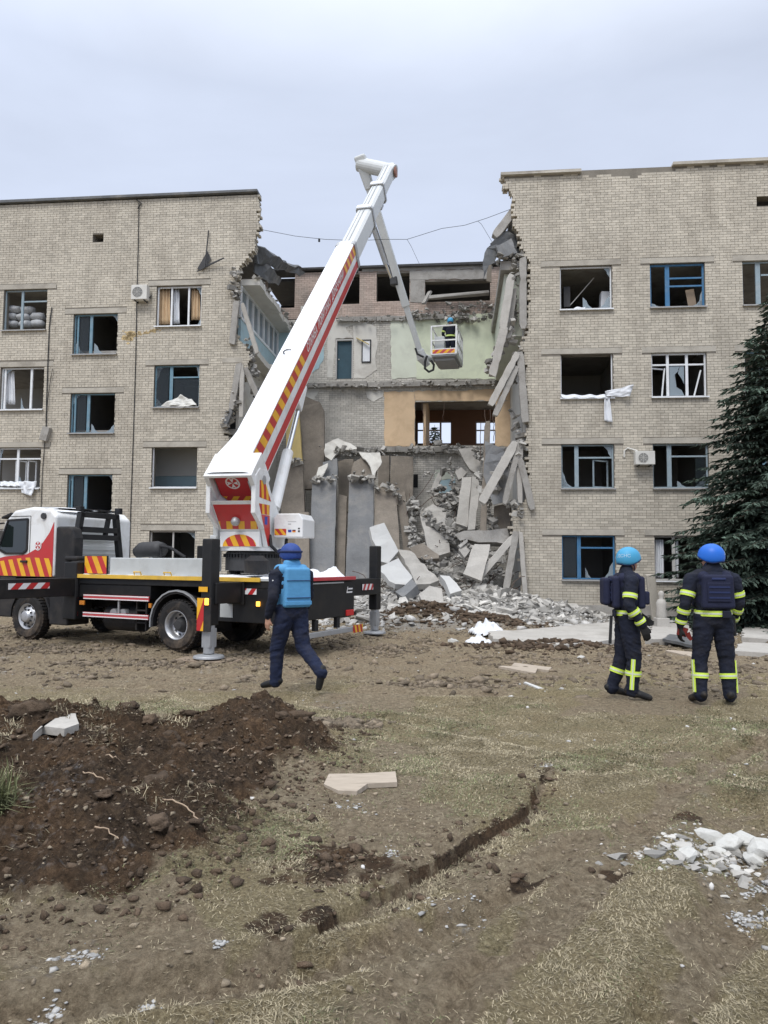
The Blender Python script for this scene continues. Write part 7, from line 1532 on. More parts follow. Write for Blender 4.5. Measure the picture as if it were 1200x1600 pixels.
def aircon(px0, py0, px1, py1, d, label):
    a = fac(px0, py1, d); b = fac(px1, py0, d); w, h = b[0]-a[0], b[1]-a[1]; r = empty('air_conditioner', fw((a[0]+b[0])/2, d-0.24, a[1]), (0, 0, TH)); tag(r, label, 'air conditioner')
    MB().span(-w/2, w/2, -0.14, 0.14, 0, h).build('casing', 'ac_white', r, bevel=0.015)
    fx = -w*0.1
    MB().lathe([(0.0, -0.146), (h*0.36, -0.146), (h*0.36, -0.142)], (fx, 0, h*0.5), 'Y', 24).build('fan_opening', 'hub_dark', r)
    g = MB()
    for k in range(1, 6): g.lathe([(h*0.07*k-0.006, -0.152), (h*0.07*k+0.006, -0.152)], (fx, 0, h*0.5), 'Y', 24)
    for k in range(4): g.bar((fx+h*0.36*math.cos(k*PI/4), -0.153, h*0.5+h*0.36*math.sin(k*PI/4)), (fx-h*0.36*math.cos(k*PI/4), -0.153, h*0.5-h*0.36*math.sin(k*PI/4)), 0.008, 0.006)
    g.build('fan_grille', 'ac_white', r)
    for s in (-1, 1):
        k = MB(); k.bar((s*w*0.3, -0.12, -0.02), (s*w*0.3, 0.235, -0.02), 0.03, 0.03); k.bar((s*w*0.3, 0.22, -0.02), (s*w*0.3, 0.22, 0.25), 0.03, 0.03); k.build('bracket', 'dark_metal', r)
    MB().tube([(w*0.4, 0.0, h*0.3), (w*0.55, 0.1, h*0.2), (w*0.55, 0.23, h*0.5)], 0.018, 6).build('pipe', 'dark_metal', r); return r
aircon(211, 450, 236, 473, DL, 'white air conditioner unit on the left wing beside the top curtained window')
ac2 = aircon(989, 707, 1019, 728, DR, 'white air conditioner unit on the right wing between two second floor windows')
MB().tube([(-0.2, 0.1, 0.5), (-0.5, 0.2, 0.62), (-0.62, 0.22, 0.52), (-0.62, 0.22, 0.3)], 0.03, 8).build('pipe', 'ac_white', ac2)
# cloth and insulation hanging from windows
cloth('torn_cloth', 'cloth_white', [fp(945, 612, -0.08), fp(990, 601, -0.25), fp(984, 620, -0.2), fp(948, 620, -0.1)], 1.5, 0.05, 'torn white cloth flapping sideways from the third floor window corner on the right wing', 'cloth', 3)
cloth('torn_cloth', 'cloth_white', [fp(944, 618, -0.07), fp(952, 619, -0.07), fp(957, 660, -0.1), fp(944, 658, -0.08)], 1.2, 0.03, 'narrow strip of torn white cloth hanging straight down under the flapping one', 'cloth', 4)
cloth('torn_cloth', 'cloth_white', [fp(876, 617, 0.0), fp(946, 617, 0.0), fp(946, 622, -0.12), fp(878, 622, -0.12)], 3, 0.03, 'crumpled white sheet lying along the third floor sill of the right wing', 'cloth', 5)
cloth('torn_cloth', 'cloth_white', [fp(30, 752, DL-0.06), fp(58, 752, DL-0.06), fp(50, 776, DL-0.14), fp(34, 770, DL-0.12)], 2, 0.05, 'white rag hanging over the sill of the lower left window', 'cloth', 6)
cloth('torn_cloth', 'cloth_white', [fp(0, 752, DL), fp(32, 753, DL), fp(32, 760, DL-0.14), fp(0, 759, DL-0.14)], 3, 0.03, 'white sheet bunched on the sill of the lower left window', 'cloth', 7)
cloth('insulation_sheet', 'ac_white', [fp(250, 634, DL-0.03), fp(283, 617, DL+0.05), fp(308, 632, DL-0.03), fp(280, 638, DL-0.12)], 1.5, 0.05, 'pale roll of insulation slumped on the third floor sill of the left wing', 'insulation', 8)
cloth('insulation_sheet', 'ac_white', [fp(270, 625, DL+0.02), fp(300, 624, DL+0.02), fp(308, 634, DL-0.1), fp(262, 634, DL-0.1)], 1.5, 0.04, 'second fold of pale insulation beneath the slumped roll', 'insulation', 9)
for (a, b_, y0, y1, d, m, lab, fo) in ((250, 266, 452, 507, DL+0.3, 'curtain_tan', 'tan curtain on the left side of the top window beside the air conditioner', 3), (300, 312, 452, 500, DL+0.3, 'curtain_tan', 'tan curtain on the right side of the top window beside the air conditioner', 2.5), (272, 280, 452, 506, DL+0.35, 'cloth_white', 'thin pale curtain between the two tan curtains', 2),
                                   (2, 22, 577, 632, DL+0.3, 'cloth_white', 'grey white curtain in the far left third floor window', 4), (1024, 1037, 843, 903, 0.3, 'cloth_white', 'white curtain in the ground floor window half hidden by the spruce', 4), (1052, 1060, 843, 903, 0.32, 'cloth_white', 'narrow pale curtain behind the middle bar of the window by the spruce', 2)):
    cloth('curtain', m, [fp(a, y0, d), fp(b_, y0, d), fp(b_+1, y1, d), fp(a-1, y1, d)], fo, 0.035, lab, 'curtain', a % 7, 40, 8)
# white sacks stacked in the top left window
k = 0
SACK = ['lowest white sack at the left end of the top left window', 'lowest white sack in the middle of the top left window', 'lowest white sack at the right end of the top left window', 'white sack on the second row, left, in the top left window', 'white sack on the second row, middle, in the top left window', 'white sack on the second row, right, in the top left window', 'topmost white sack, left, in the top left window', 'topmost white sack, right, in the top left window']
for (x, y) in ((20, 507), (41, 507), (60, 506), (18, 495), (38, 496), (60, 495), (24, 484), (44, 485)):
    P = fp(x, y, DL+0.62); mb = MB(); R = Matrix.Rotation(TH, 3, 'Z'); nA = 14; v = []
    for j in range(9):
        ph = PI*j/8; 
        for i in range(nA):
            az = 2*PI*i/nA; q = Vector((0.29*abs(math.cos(ph))**0.7*(1 if math.cos(ph) > 0 else -1), 0.25*math.sin(ph)**0.6*math.cos(az), 0.16*math.sin(ph)**0.6*math.sin(az))); q *= 1+0.18*mnoise.noise(q*6+Vector((k*3.1, 0, 0))); v.append(R @ q)
    mb.add(v, [(j*nA+i, j*nA+(i+1) % nA, (j+1)*nA+(i+1) % nA, (j+1)*nA+i) for j in range(8) for i in range(nA)]); o = mb.build('sack', 'sack', None, smooth=True, loc=P); tag(o, SACK[k], 'sack', 'white sacks stacked in the top left window', 'thing'); k += 1
# boards and furniture seen through the right wing's windows
def loose_box(name, m, x0, y0, x1, y1, d, th, label, cat, rot=0.0):
    a = fac(x0, y1, d); b = fac(x1, y0, d); o = MB().box((0, 0, (b[1]-a[1])/2), (b[0]-a[0], th, b[1]-a[1])).build(name, m, None, bevel=0.01, loc=fw((a[0]+b[0])/2, d, a[1]), rot=(0, rot, TH)); tag(o, label, cat, kind='thing'); return o
loose_box('white_cabinet', 'cloth_white', 937, 458, 956, 485, 0.9, 0.4, 'white cabinet standing inside the top left window of the right wing', 'cabinet', 0.05)
loose_box('dark_cabinet', 'hub_dark', 880, 450, 890, 482, 0.8, 0.3, 'dark cabinet at the left side inside the top window of the right wing', 'cabinet'); loose_box('leaning_board', 'board_wood', 1075, 452, 1088, 478, 0.35, 0.04, 'brown board leaning inside the blue framed top window', 'board', -0.15)
o = MB().bar(fp(890, 478, 0.7)-fp(890, 478, 0.7), fp(928, 434, 0.8)-fp(890, 478, 0.7), 0.03, 0.03).build('fallen_rod', 'grey_trim', None, loc=fp(890, 478, 0.7)); tag(o, 'thin grey rod slanting across the top left window of the right wing', 'rod', kind='thing')
cloth('torn_cloth', 'cloth_white', [fp(885, 483, 0.1), fp(915, 479, 0.15), fp(912, 486, 0.0), fp(884, 487, 0.0)], 1.5, 0.03, 'small white sheet on the sill of the top right wing window', 'cloth', 12)
for (x, y, w_, h_) in ((28, 470, 4, 20), ): pass
# cables down the left facade, junction box, bracket with dark smear
cbx = MB(); pts = [fp(x, y, DL-0.03) for x, y in ((217, 318), (216, 380), (214, 450), (212, 560), (208, 690), (204, 800), (202, 880))]; cbx.tube(pts, 0.016, 5); cbx.tube([fp(213, 312, DL-0.05), fp(221, 318, DL-0.05), fp(215, 326, DL-0.05)], 0.02, 5); o = cbx.build('facade_cable', 'dark_metal'); tag(o, 'long black cable running down the left wing next to the air conditioner', 'cable', kind='thing')
cbx = MB(); cbx.tube([fp(x, y, DL-0.04) for x, y in ((81, 480), (77, 510), (75, 560), (73, 620), (72, 668))], 0.02, 5); cbx.tube([fp(x, y, DL-0.06) for x, y in ((82, 576), (78, 600), (73, 640))], 0.012, 5); o = cbx.build('facade_cable', 'dark_metal'); tag(o, 'shorter black cable on the left wing ending at the tilted box', 'cable', kind='thing')
cbx = MB(); cbx.tube([fp(x, y, DL-0.03) for x, y in ((70, 690), (66, 740), (63, 820), (60, 870))], 0.012, 5); o = cbx.build('facade_cable', 'dark_metal'); tag(o, 'thin dark wire below the tilted box on the left wing', 'cable', kind='thing')
P = fp(71, 678, DL-0.12); o = MB().box((0, 0, 0), (0.3, 0.2, 0.55)).build('junction_box', 'concrete', None, bevel=0.01, loc=P, rot=(0.0, 0.25, TH)); tag(o, 'grey concrete box hanging tilted on the left wing between windows', 'box', kind='thing')
br = MB(); O_ = fp(322, 420, DL-0.1)
for a, b_ in (((326, 360), (320, 418)), ((320, 416), (350, 403)), ((308, 424), (350, 403))): br.bar(fp(*a, DL-0.06)-O_, fp(*b_, DL-0.22)-O_, 0.035, 0.035)
br.add([fp(324, 392, DL-0.05)-O_, fp(308, 420, DL-0.05)-O_, fp(318, 421, DL-0.05)-O_, fp(330, 405, DL-0.05)-O_]+[fp(324, 392, DL-0.02)-O_, fp(308, 420, DL-0.02)-O_, fp(318, 421, DL-0.02)-O_, fp(330, 405, DL-0.02)-O_], BOXF, 0)
o = br.build('wall_bracket', 'hub_dark', None, loc=O_); tag(o, 'bent metal bracket fixed high on the left wing near the torn edge', 'bracket', kind='thing')
sp_ = MB()
for i in range(110):
    t = random.random(); x = 192+t*(248-192)+random.gauss(0, 3); y = 527-t*12+random.gauss(0, 4 if t < 0.3 else 1.3); p = fac(x, y, DL-0.004); s = random.uniform(0.015, 0.05)*(1.3 if t < 0.3 else 0.7)
    sp_.prism([(p[0]+s*1.6*math.cos(a), p[1]+s*math.sin(a)) for a in (0, 1.1, 2.0, 3.2, 4.4, 5.2)], lambda a, b, t: Vector((a, t, b)), DL-0.008, DL-0.003)
o = sp_.build('foam_spatter', 'stain_yellow', lw); tag(o, kind='stuff')
# ================================================================== THINGS ON THE GROUND
def lay(name, m, pl, th, label, cat, lift=0.0, jit=0.02, grp=None, tilt=None):
    """slab lying on the ground, outline read from the photograph on the ground plane"""
    P = []
    for x, y in pl:
        p = on_plane(x, y, (0, 0, 0), Vector((0, 0, 1))); 
        for _ in range(3): p = on_plane(x, y, (0, 0, gz(p.x, p.y)+lift+th*0.5), Vector((0, 0, 1)))
        P.append(Vector((p.x, p.y)))
    c = sum(P, Vector((0, 0)))/len(P); zb = min(gz(p.x, p.y) for p in P)*0.5+gz(c.x, c.y)*0.5+lift; Q = []
    for a, b_ in zip(P, P[1:]+P[:1]):
        k = max(1, int((b_-a).length/0.25))
        for j in range(k): q = a.lerp(b_, j/k)+Vector((random.uniform(-jit, jit), random.uniform(-jit, jit))); Q.append((q.x-c.x, q.y-c.y))
    mb = MB(); mb.prism(Q, lambda a, b_, t: Vector((a, b_, t)), -th*0.3, th*0.7); o = mb.build(name, m, None, loc=(c.x, c.y, zb)); fixn(o); 
    if tilt: o.rotation_euler = tilt
    tag(o, label, cat, grp, 'thing'); return o
lay('concrete_slab', 'slab_pale', [(770, 1002), (762, 985), (800, 974), (960, 974), (965, 1003), (880, 1004)], 0.22, 'large flat pale slab on the ground left of the cyan helmet firefighter', 'concrete slab', jit=0.05)
lay('concrete_slab', 'slab_pale', [(1010, 1000), (1022, 978), (1075, 972), (1085, 1000)], 0.2, 'flat pale slab on the ground between the two firefighters', 'concrete slab', jit=0.05)
lay('concrete_slab', 'slab_pale', [(1160, 1000), (1165, 972), (1260, 972), (1280, 1005)], 0.2, 'flat pale slab at the right edge behind the deep blue helmet firefighter', 'concrete slab', jit=0.05)
lay('concrete_slab', 'slab_pale', [(1140, 1018), (1160, 1006), (1260, 1010), (1260, 1024)], 0.12, 'low grey slab in front of the right edge slab', 'concrete slab', jit=0.05)
mk('board_pale', (0.42, 0.36, 0.29), rough=0.9, var=0.14, scale=4, dirt=(0.22, 0.18, 0.14), dirt_amt=0.5, dirt_scale=3, stretch=(1, 5, 1))
lay('wooden_board', 'board_pale', [(508, 1222), (514, 1207), (560, 1211), (620, 1207), (623, 1224), (575, 1227), (556, 1236), (530, 1234)], 0.035, 'weathered pale board lying on the frosty grass right of the soil mound', 'board', 0.012, 0.012)
lay('stone_slab', 'slab_pale', [(52, 1134), (112, 1122), (120, 1128), (104, 1144), (62, 1144)], 0.06, 'pale stone slab half buried behind the soil mound', 'stone slab', 0.03, 0.02)
lay('broken_stick', 'slab_white', [(818, 1064), (822, 1066), (856, 1082), (852, 1084)], 0.025, 'thin white stick lying on the grass left of the cyan helmet firefighter', 'stick', 0.01, 0.003)
lay('plank', 'board_pale', [(800, 1040), (805, 1036), (862, 1042), (858, 1047)], 0.05, 'grey plank in front of the low dark soil ridge', 'plank', 0.01, 0.01); lay('plank', 'board_pale', [(778, 1044), (784, 1041), (840, 1046), (836, 1050)], 0.04, 'thinner plank just in front of the grey plank', 'plank', 0.005, 0.01)
lay('plank', 'board_pale', [(1040, 1018), (1044, 1015), (1090, 1022), (1088, 1026)], 0.05, 'pale plank on the ground between the two firefighters', 'plank', 0.01, 0.01)
lay('sheet_metal', 'sheet_dark', [(1036, 998), (1046, 990), (1090, 996), (1084, 1006)], 0.06, 'dark bent sheet on the debris between the two firefighters', 'metal sheet', 0.12, 0.03)
def chunk(px, py, s, label, m='slab_pale', cat='stone', name='rubble_chunk', grp=None, flat=0.45, seed=1):
    p = on_plane(px, py, (0, 0, 0), Vector((0, 0, 1)))
    for _ in range(3): p = on_plane(px, py, (0, 0, gz(p.x, p.y)), Vector((0, 0, 1)))
    o = MB().rock((0, 0, 0), (s, s*0.75, s*flat), n=16 if s < 0.08 else 26, seed=seed).build(name, m, None, loc=(p.x, p.y, gz(p.x, p.y)+s*flat*0.35), rot=(0, 0, seed*1.3), bevel=s*0.06, seg=2); tag(o, label, cat, grp, 'thing'); return o
GR = 'white rubble by the right edge of the lawn'
mk('rubble_white', (0.50, 0.495, 0.465), rough=0.92, var=0.12, scale=9, dirt=(0.28, 0.26, 0.22), dirt_amt=0.6, dirt_scale=6, bump=0.4, bscale=30)
for a in ((1075, 1338, 0.10, 'flat white chunk, leftmost of the white rubble on the right lawn'), (1108, 1312, 0.11, 'white chunk standing up at the back left of the white rubble'), (1135, 1322, 0.13, 'large white chunk in the middle of the white rubble'), (1165, 1318, 0.12, 'white chunk at the back right of the white rubble'), (1196, 1330, 0.15, 'biggest white chunk at the frame edge of the white rubble'), (1147, 1360, 0.055, 'small white chunk in front of the white rubble'), (1180, 1345, 0.09, 'white chunk low at the front right of the white rubble'), (1120, 1332, 0.07, 'small grey white chunk between the leftmost and the middle ones')):
    chunk(*a, m='rubble_white', grp=GR, seed=int(a[0]) % 97)
chunk(908, 1028, 0.10, 'single white stone beside the low dark soil ridge', 'rubble_white', seed=5); chunk(738, 1205, 0.035, 'tiny dark stone on the grass', 'slab_brown', seed=8) if False else None
for i, (x, y, s, lab) in enumerate(((1052, 975, 0.22, 'white broken block behind the firefighters, left one'), (1075, 968, 0.2, 'white broken block behind the firefighters, right one'), (1012, 972, 0.22, 'pale block next to the cyan helmet firefighter at hip height'))): chunk(x, y, s, lab, 'rubble_white', seed=30+i)
P = on_plane(1034, 985, (0, 0, -0.08), Vector((0, 0, 1))); bo = empty('garden_figure', (P.x, P.y, gz(P.x, P.y))); tag(bo, 'small white upright figure standing in the debris between the firefighters', 'statue')
MB().box((0, 0, 0.17), (0.34, 0.3, 0.34)).build('pedestal', 'slab_pale', bo, bevel=0.02); MB().lathe([(0.13, 0.34), (0.15, 0.42), (0.12, 0.6), (0.14, 0.72), (0.10, 0.82), (0.05, 0.86), (0.075, 0.92), (0.075, 1.0), (0.04, 1.06), (0, 1.07)], (0, 0, 0), 'Z', 16).build('figure', 'slab_pale', bo, smooth=True)
po = MB().box((0, 0, 0.75), (0.28, 0.14, 1.5), jit=0.02).build('leaning_post', 'lintel_concrete', None, bevel=0.02, loc=(P.x+1.05, P.y+3.2, -0.1), rot=(0, -0.12, 0)); tag(po, 'grey post leaning on the wall under the window by the spruce', 'post', kind='thing')
def crumple(px, py, rx, ry, hh, label, sd):
    c = on_plane(px, py, (0, 0, -0.05), Vector((0, 0, 1))); g = 26; xs_ = np.linspace(-1, 1, g); XX, YY = np.meshgrid(xs_, xs_); r_ = np.hypot(XX, YY)*(0.8+0.5*fbm(XX*1.5+sd, YY*1.5, 2, sd)); px_ = c.x+XX*rx; py_ = c.y+YY*ry; e_ = np.clip(1-r_, 0, 1); zz = ground_h(px_, py_, False)+0.02+hh*e_**0.6*(0.35+0.9*np.abs(fbm(XX*2.2+sd*5, YY*2.2, 3, sd)-0.5)*2+0.35*fbm(XX*2, YY*2+sd, 2, sd)); z0 = gz(c.x, c.y)
    mb = MB(); mb.add([(a-c.x, b-c.y, z-z0) for a, b, z in zip(px_.ravel(), py_.ravel(), zz.ravel())], [(j*g+i, j*g+i+1, (j+1)*g+i+1, (j+1)*g+i) for j in range(g-1) for i in range(g-1) if r_[j, i] < 1]); o = mb.build('plastic_sheet', 'cloth_white', None, loc=(c.x, c.y, z0)); so = o.modifiers.new('thick', 'SOLIDIFY'); so.thickness = 0.01; tag(o, label, 'plastic sheet', kind='thing')
crumple(762, 990, 0.48, 0.5, 0.42, 'white crumpled sheet heaped at the left end of the large flat slab', 2); crumple(748, 1003, 0.3, 0.3, 0.2, 'smaller white sheet in front of the crumpled heap by the slab', 5)
chunk(708, 1003, 0.14, 'pale block at the front of the brown soil heap', 'rubble_white', seed=41); chunk(792, 1005, 0.06, 'orange brown brick piece at the end of the large flat slab', 'stain_yellow', seed=44)
# roots lying on the dug soil
def root(pl, r, label):
    P = []
    for x, y, l in pl:
        p = on_plane(x, y, (0, 0, 0.1), Vector((0, 0, 1)))
        for _ in range(6): p = on_plane(x, y, (0, 0, gz(p.x, p.y)+l), Vector((0, 0, 1)))
        P.append(p)
    Q = []
    for i in range(len(P)-1):
        for k in range(4): Q.append(P[i].lerp(P[i+1], k/4)+Vector((random.gauss(0, 0.006), random.gauss(0, 0.006), random.gauss(0, 0.006))))
    Q.append(P[-1]); b_ = min(Q, key=lambda p: p.z).copy(); n = len(Q); o = MB().tube([q-b_ for q in Q], [r*0.62*(1-0.55*i/n) for i in range(n)], 6).build('root', 'root_pale', None, smooth=True, loc=b_); tag(o, label, 'root', 'pale roots in the dug soil', 'thing')
mk('root_pale', (0.36, 0.27, 0.19), rough=0.9, var=0.2, scale=10)
root([(238, 1247, 0.02), (268, 1249, 0.05), (292, 1262, 0.06), (310, 1278, 0.05), (320, 1297, 0.01)], 0.010, 'long pale root curving over the middle of the soil mound'); root([(110, 1200, 0.02), (140, 1208, 0.03), (163, 1218, 0.02)], 0.010, 'straight pale root on the left half of the soil mound'); root([(166, 1180, 0.02), (186, 1186, 0.05), (194, 1198, 0.02)], 0.008, 'short bent root near the top left of the soil mound')
root([(346, 1180, 0.01), (358, 1172, 0.06), (371, 1164, 0.1)], 0.008, 'short root sticking up near the right peak of the soil mound'); root([(405, 1190, 0.02), (420, 1180, 0.07), (438, 1180, 0.07), (446, 1200, 0.01)], 0.008, 'arched root on the right flank of the soil mound'); root([(372, 1280, 0.0), (370, 1268, 0.05), (376, 1262, 0.08)], 0.007, 'tiny upright root at the front of the soil mound'); root([(150, 1290, 0.01), (172, 1300, 0.05), (196, 1316, 0.02)], 0.008, 'thin root low on the front of the soil mound')
# ================================================================== CLODS, PEBBLES, DEAD GRASS
def lump(n_sub, seed, amp=0.35, crumb=0):
    b_ = _bm.new(); _bm.ops.create_icosphere(b_, subdivisions=n_sub, radius=1.0); V = np.array([v.co[:] for v in b_.verts]); F_ = np.array([[v.index for v in f.verts] for f in b_.faces]); b_.free()
    for i in range(len(V)): V[i] *= 1+amp*mnoise.noise(Vector(V[i]*1.7)+Vector((seed*7.1, 0, 0)))+amp*0.6*mnoise.noise(Vector(V[i]*3.9)+Vector((seed*3.3, 5, 0)))+(0.28*mnoise.noise(Vector(V[i]*9)+Vector((seed, 2, 0)))+0.18*mnoise.noise(Vector(V[i]*17)) if crumb else 0)
    return V, F_
def scatter(name, bases, pos, sc, tint, m, seed=0, smooth=True, fl=True):
    g = np.random.default_rng(seed); n = len(pos); ch = g.integers(0, len(bases), n); Vs, Fs, Ts = [], [], []; off = 0
    for b_ in range(len(bases)):
        V, F_ = bases[b_]; ids = np.where(ch == b_)[0]
        if not len(ids): continue
        q = g.normal(size=(len(ids), 4)); q /= np.linalg.norm(q, axis=1, keepdims=True); w, x, y, z = q.T
        R = np.stack([1-2*(y*y+z*z), 2*(x*y-z*w), 2*(x*z+y*w), 2*(x*y+z*w), 1-2*(x*x+z*z), 2*(y*z-x*w), 2*(x*z-y*w), 2*(y*z+x*w), 1-2*(x*x+y*y)], -1).reshape(-1, 3, 3)
        P = np.einsum('nij,vj->nvi', R, V); P = P*(sc[ids][:, None, :] if sc.ndim == 2 else sc[ids][:, None, None])+pos[ids][:, None, :]
        k = len(V); Fi = F_[None]+(np.arange(len(ids))*k)[:, None, None]+off; Vs.append(P.reshape(-1, 3)); Fs.append(Fi.reshape(-1, F_.shape[1])); Ts.append(np.repeat(tint[ids], len(F_))); off += k*len(ids)
    V = np.concatenate(Vs); F_ = np.concatenate(Fs); T_ = np.concatenate(Ts); me = bpy.data.meshes.new(name); me.vertices.add(len(V)); me.vertices.foreach_set('co', V.reshape(-1).astype(np.float32)); w_ = F_.shape[1]
    me.loops.add(F_.size); me.loops.foreach_set('vertex_index', F_.reshape(-1).astype(np.int32)); me.polygons.add(len(F_)); me.polygons.foreach_set('loop_start', np.arange(0, F_.size, w_, dtype=np.int32)); me.polygons.foreach_set('use_smooth', np.full(len(F_), smooth)); me.update()
    a = me.attributes.new('tint', 'FLOAT', 'FACE'); a.data.foreach_set('value', T_.astype(np.float32)); me.materials.append(MT[m]); o = bpy.data.objects.new(name, me); COL.objects.link(o); tag(o, kind='stuff'); return o
mk('soil_clod', (0.092, 0.065, 0.044), rough=0.95, var=0.35, scale=9, tint=True, fine=0.25, bump=0.8, bscale=60)
mk('mud_clod', (0.25, 0.205, 0.148), rough=0.95, var=0.25, scale=9, tint=True, fine=0.2, bump=0.7, bscale=50)
mk('yard_clod', (0.18, 0.145, 0.105), rough=0.95, var=0.35, scale=7, tint=True, fine=0.25, bump=0.8, bscale=50)
mk('pebble', (0.42, 0.41, 0.39), rough=0.9, var=0.2, scale=9, tint=True)
LUM = [lump(3, s, 0.5, 1) for s in range(6)]; LUM1 = [lump(1, s, 0.95) for s in range(6)]
def sample(n, x0, x1, y0, y1, wfun, seed):
    g = np.random.default_rng(seed); X_, Y_ = [], []; tot = 0
    while tot < n:
        x = g.uniform(x0, x1, n*2); y = g.uniform(y0, y1, n*2); w = wfun(x, y); k = g.random(n*2) < w; X_.append(x[k]); Y_.append(y[k]); tot += k.sum()
    return np.concatenate(X_)[:n], np.concatenate(Y_)[:n]
def clods(name, n, box, wf, smin, smean, smax, m, bases, seed, sink=0.25):
    g = np.random.default_rng(seed+1); x, y = sample(n, *box, wf, seed); s = np.clip(smin+g.exponential(smean, n), smin, smax); z = ground_h(x, y)+s*(0.5-sink); sc = s[:, None]*np.stack([g.uniform(0.6, 1.5, n), g.uniform(0.6, 1.5, n), g.uniform(0.45, 0.9, n)], -1)
    return scatter(name, bases, np.stack([x, y, z], -1), sc, g.choice([0.75, 0.85, 0.95, 1.05, 1.2, 1.35], n), m, seed)
mw = lambda x, y: np.clip(sst(0.02, 0.14, mound(x, y))*0.9, 0, 1)
clods('soil_clods', 6500, (-6, -0.2, 3.8, 8.3), lambda x, y: np.clip(sst(0.015, 0.12, mound(x, y)), 0, 1), 0.004, 0.006, 0.028, 'soil_clod', LUM1, 31)
clods('soil_clods', 70, (-6, -0.4, 3.9, 8.2), mw, 0.04, 0.018, 0.11, 'soil_clod', LUM, 33, 0.55)
edge_w = lambda x, y: np.clip(0.9*sst(0.5, 0.1, np.hypot((x+0.27)/0.8, (y-4.25)/1.0))+0.5*sst(0.005, 0.03, mound(x, y))*sst(0.12, 0.04, mound(x, y))+0.35*sst(0.25, 0.05, seg_dist(x, y, LEDGE)[0])*sst(4.4, 2.5, seg_dist(x, y, LEDGE)[2])+0.2*sst(0.3, 0.1, np.hypot(x-0.67, y-4.45)*1.0)+0.15*sst(0.3, 0.1, np.hypot(x-1.0, y-4.35)), 0, 1)
clods('soil_clods', 2300, (-5, 2.0, 2.4, 8.5), edge_w, 0.004, 0.007, 0.035, 'soil_clod', LUM1, 35)
clods('mud_clods', 7000, (-4.5, 4.8, 2.3, 9), lambda x, y: 0.05+0.6*soilmask(x, y)**2, 0.002, 0.004, 0.018, 'mud_clod', LUM1, 37)
clods('mud_clods', 12000, (-13, 9, 9.0, 21), lambda x, y: sst(9, 12, y)*(0.12+0.9*sst(0.5, 0.62, fbm(x*0.9, y*0.9, 3, 91))), 0.008, 0.015, 0.075, 'yard_clod', LUM1, 39, 0.35)
clods('soil_clods', 900, (0.2, 5.5, 14.6, 16.8), lambda x, y: np.exp(-(((x-3.5)/1.3)**2+((y-15.6)/0.55)**2)), 0.012, 0.02, 0.09, 'soil_clod', LUM1, 41)
clods('soil_clods', 1300, (-1.2, 4.8, 19.5, 23.4), lambda x, y: np.clip(np.exp(-(((x-1.2)/1.3)**2+((y-21.7)/0.8)**2))+np.exp(-(((x-2.9)/1.1)**2+((y-20.6)/0.6)**2)), 0, 1), 0.015, 0.025, 0.12, 'soil_clod', LUM1, 43)
clods('pebbles', 900, (-8, 8, 2.4, 20), lambda x, y: np.full(np.shape(x), 0.25)+0.6*sst(12, 18, y), 0.003, 0.006, 0.03, 'pebble', LUM1, 45)
clods('pebbles', 1500, (-2, 9.5, 18, 25.2), lambda x, y: 0.15+0.8*sst(17.5, 24, y-0.1*x), 0.012, 0.028, 0.13, 'pebble', LUM1, 47)
# flattened winter grass: single blades
mk('dead_grass', (0.32, 0.275, 0.185), rough=0.9, var=0.2, scale=3, tint=True)
mk('green_grass', (0.16, 0.17, 0.085), rough=0.9, var=0.2, scale=3, tint=True)
def blades(name, n, box, wf, l0, l1, m, seed, lie=1.0, wd=0.0022):
    g = np.random.default_rng(seed); x, y = sample(n, *box, wf, seed+1); z = ground_h(x, y)
    clump = fbm(x*2.2, y*2.2, 3, seed)*6.28*2; a = clump+g.normal(0, 0.9, n); L = g.uniform(l0, l1, n)*(0.7+0.6*fbm(x*3, y*3, 2, seed+3)); el = np.abs(g.normal(0.18, 0.28, n))*lie; w = wd*g.uniform(0.7, 1.4, n)*np.clip(y/4.0, 0.8, 2.2)
    d = np.stack([np.cos(a)*np.cos(el), np.sin(a)*np.cos(el), np.sin(el)], -1); s = np.stack([-np.sin(a), np.cos(a), np.zeros(n)], -1); P = np.stack([x, y, z+0.002], -1); mid = P+d*(L*0.55)[:, None]+np.stack([np.zeros(n), np.zeros(n), L*0.06], -1); tip = P+d*L[:, None]-np.stack([np.zeros(n), np.zeros(n), L*0.12*np.clip(el*3, 0, 1)], -1)
    V = np.stack([P-s*w[:, None], P+s*w[:, None], mid+s*w[:, None]*0.8, mid-s*w[:, None]*0.8, tip], 1).reshape(-1, 3); b_ = np.arange(n)[:, None]*5; F4 = b_+np.array([[0, 1, 2, 3]]); F3 = b_+np.array([[3, 2, 4]])
    me = bpy.data.meshes.new(name); me.vertices.add(len(V)); me.vertices.foreach_set('co', V.reshape(-1).astype(np.float32)); lv = np.concatenate([F4, F3], 1).reshape(-1); me.loops.add(len(lv)); me.loops.foreach_set('vertex_index', lv.astype(np.int32)); st = np.stack([np.arange(n)*7, np.arange(n)*7+4], -1).reshape(-1); me.polygons.add(2*n); me.polygons.foreach_set('loop_start', st.astype(np.int32)); me.update()
    at_ = me.attributes.new('tint', 'FLOAT', 'FACE'); at_.data.foreach_set('value', np.repeat(g.choice([0.45, 0.65, 0.85, 1.0, 1.2, 1.5], n), 2).astype(np.float32)); me.materials.append(MT[m]); o = bpy.data.objects.new(name, me); COL.objects.link(o); tag(o, kind='stuff'); return o
gw_ = lambda x, y: (1-soilmask(x, y))**1.3*np.clip(1.25-y/11, 0.12, 1)*(0.35+0.65*sst(0.42, 0.56, fbm(x*1.3, y*1.3, 3, 88)))*(np.abs(x) < 0.62*y+0.8)
blades('dead_grass', 140000, (-6, 6.5, 2.3, 11), gw_, 0.010, 0.034, 'dead_grass', 61, 1.0, 0.0014)
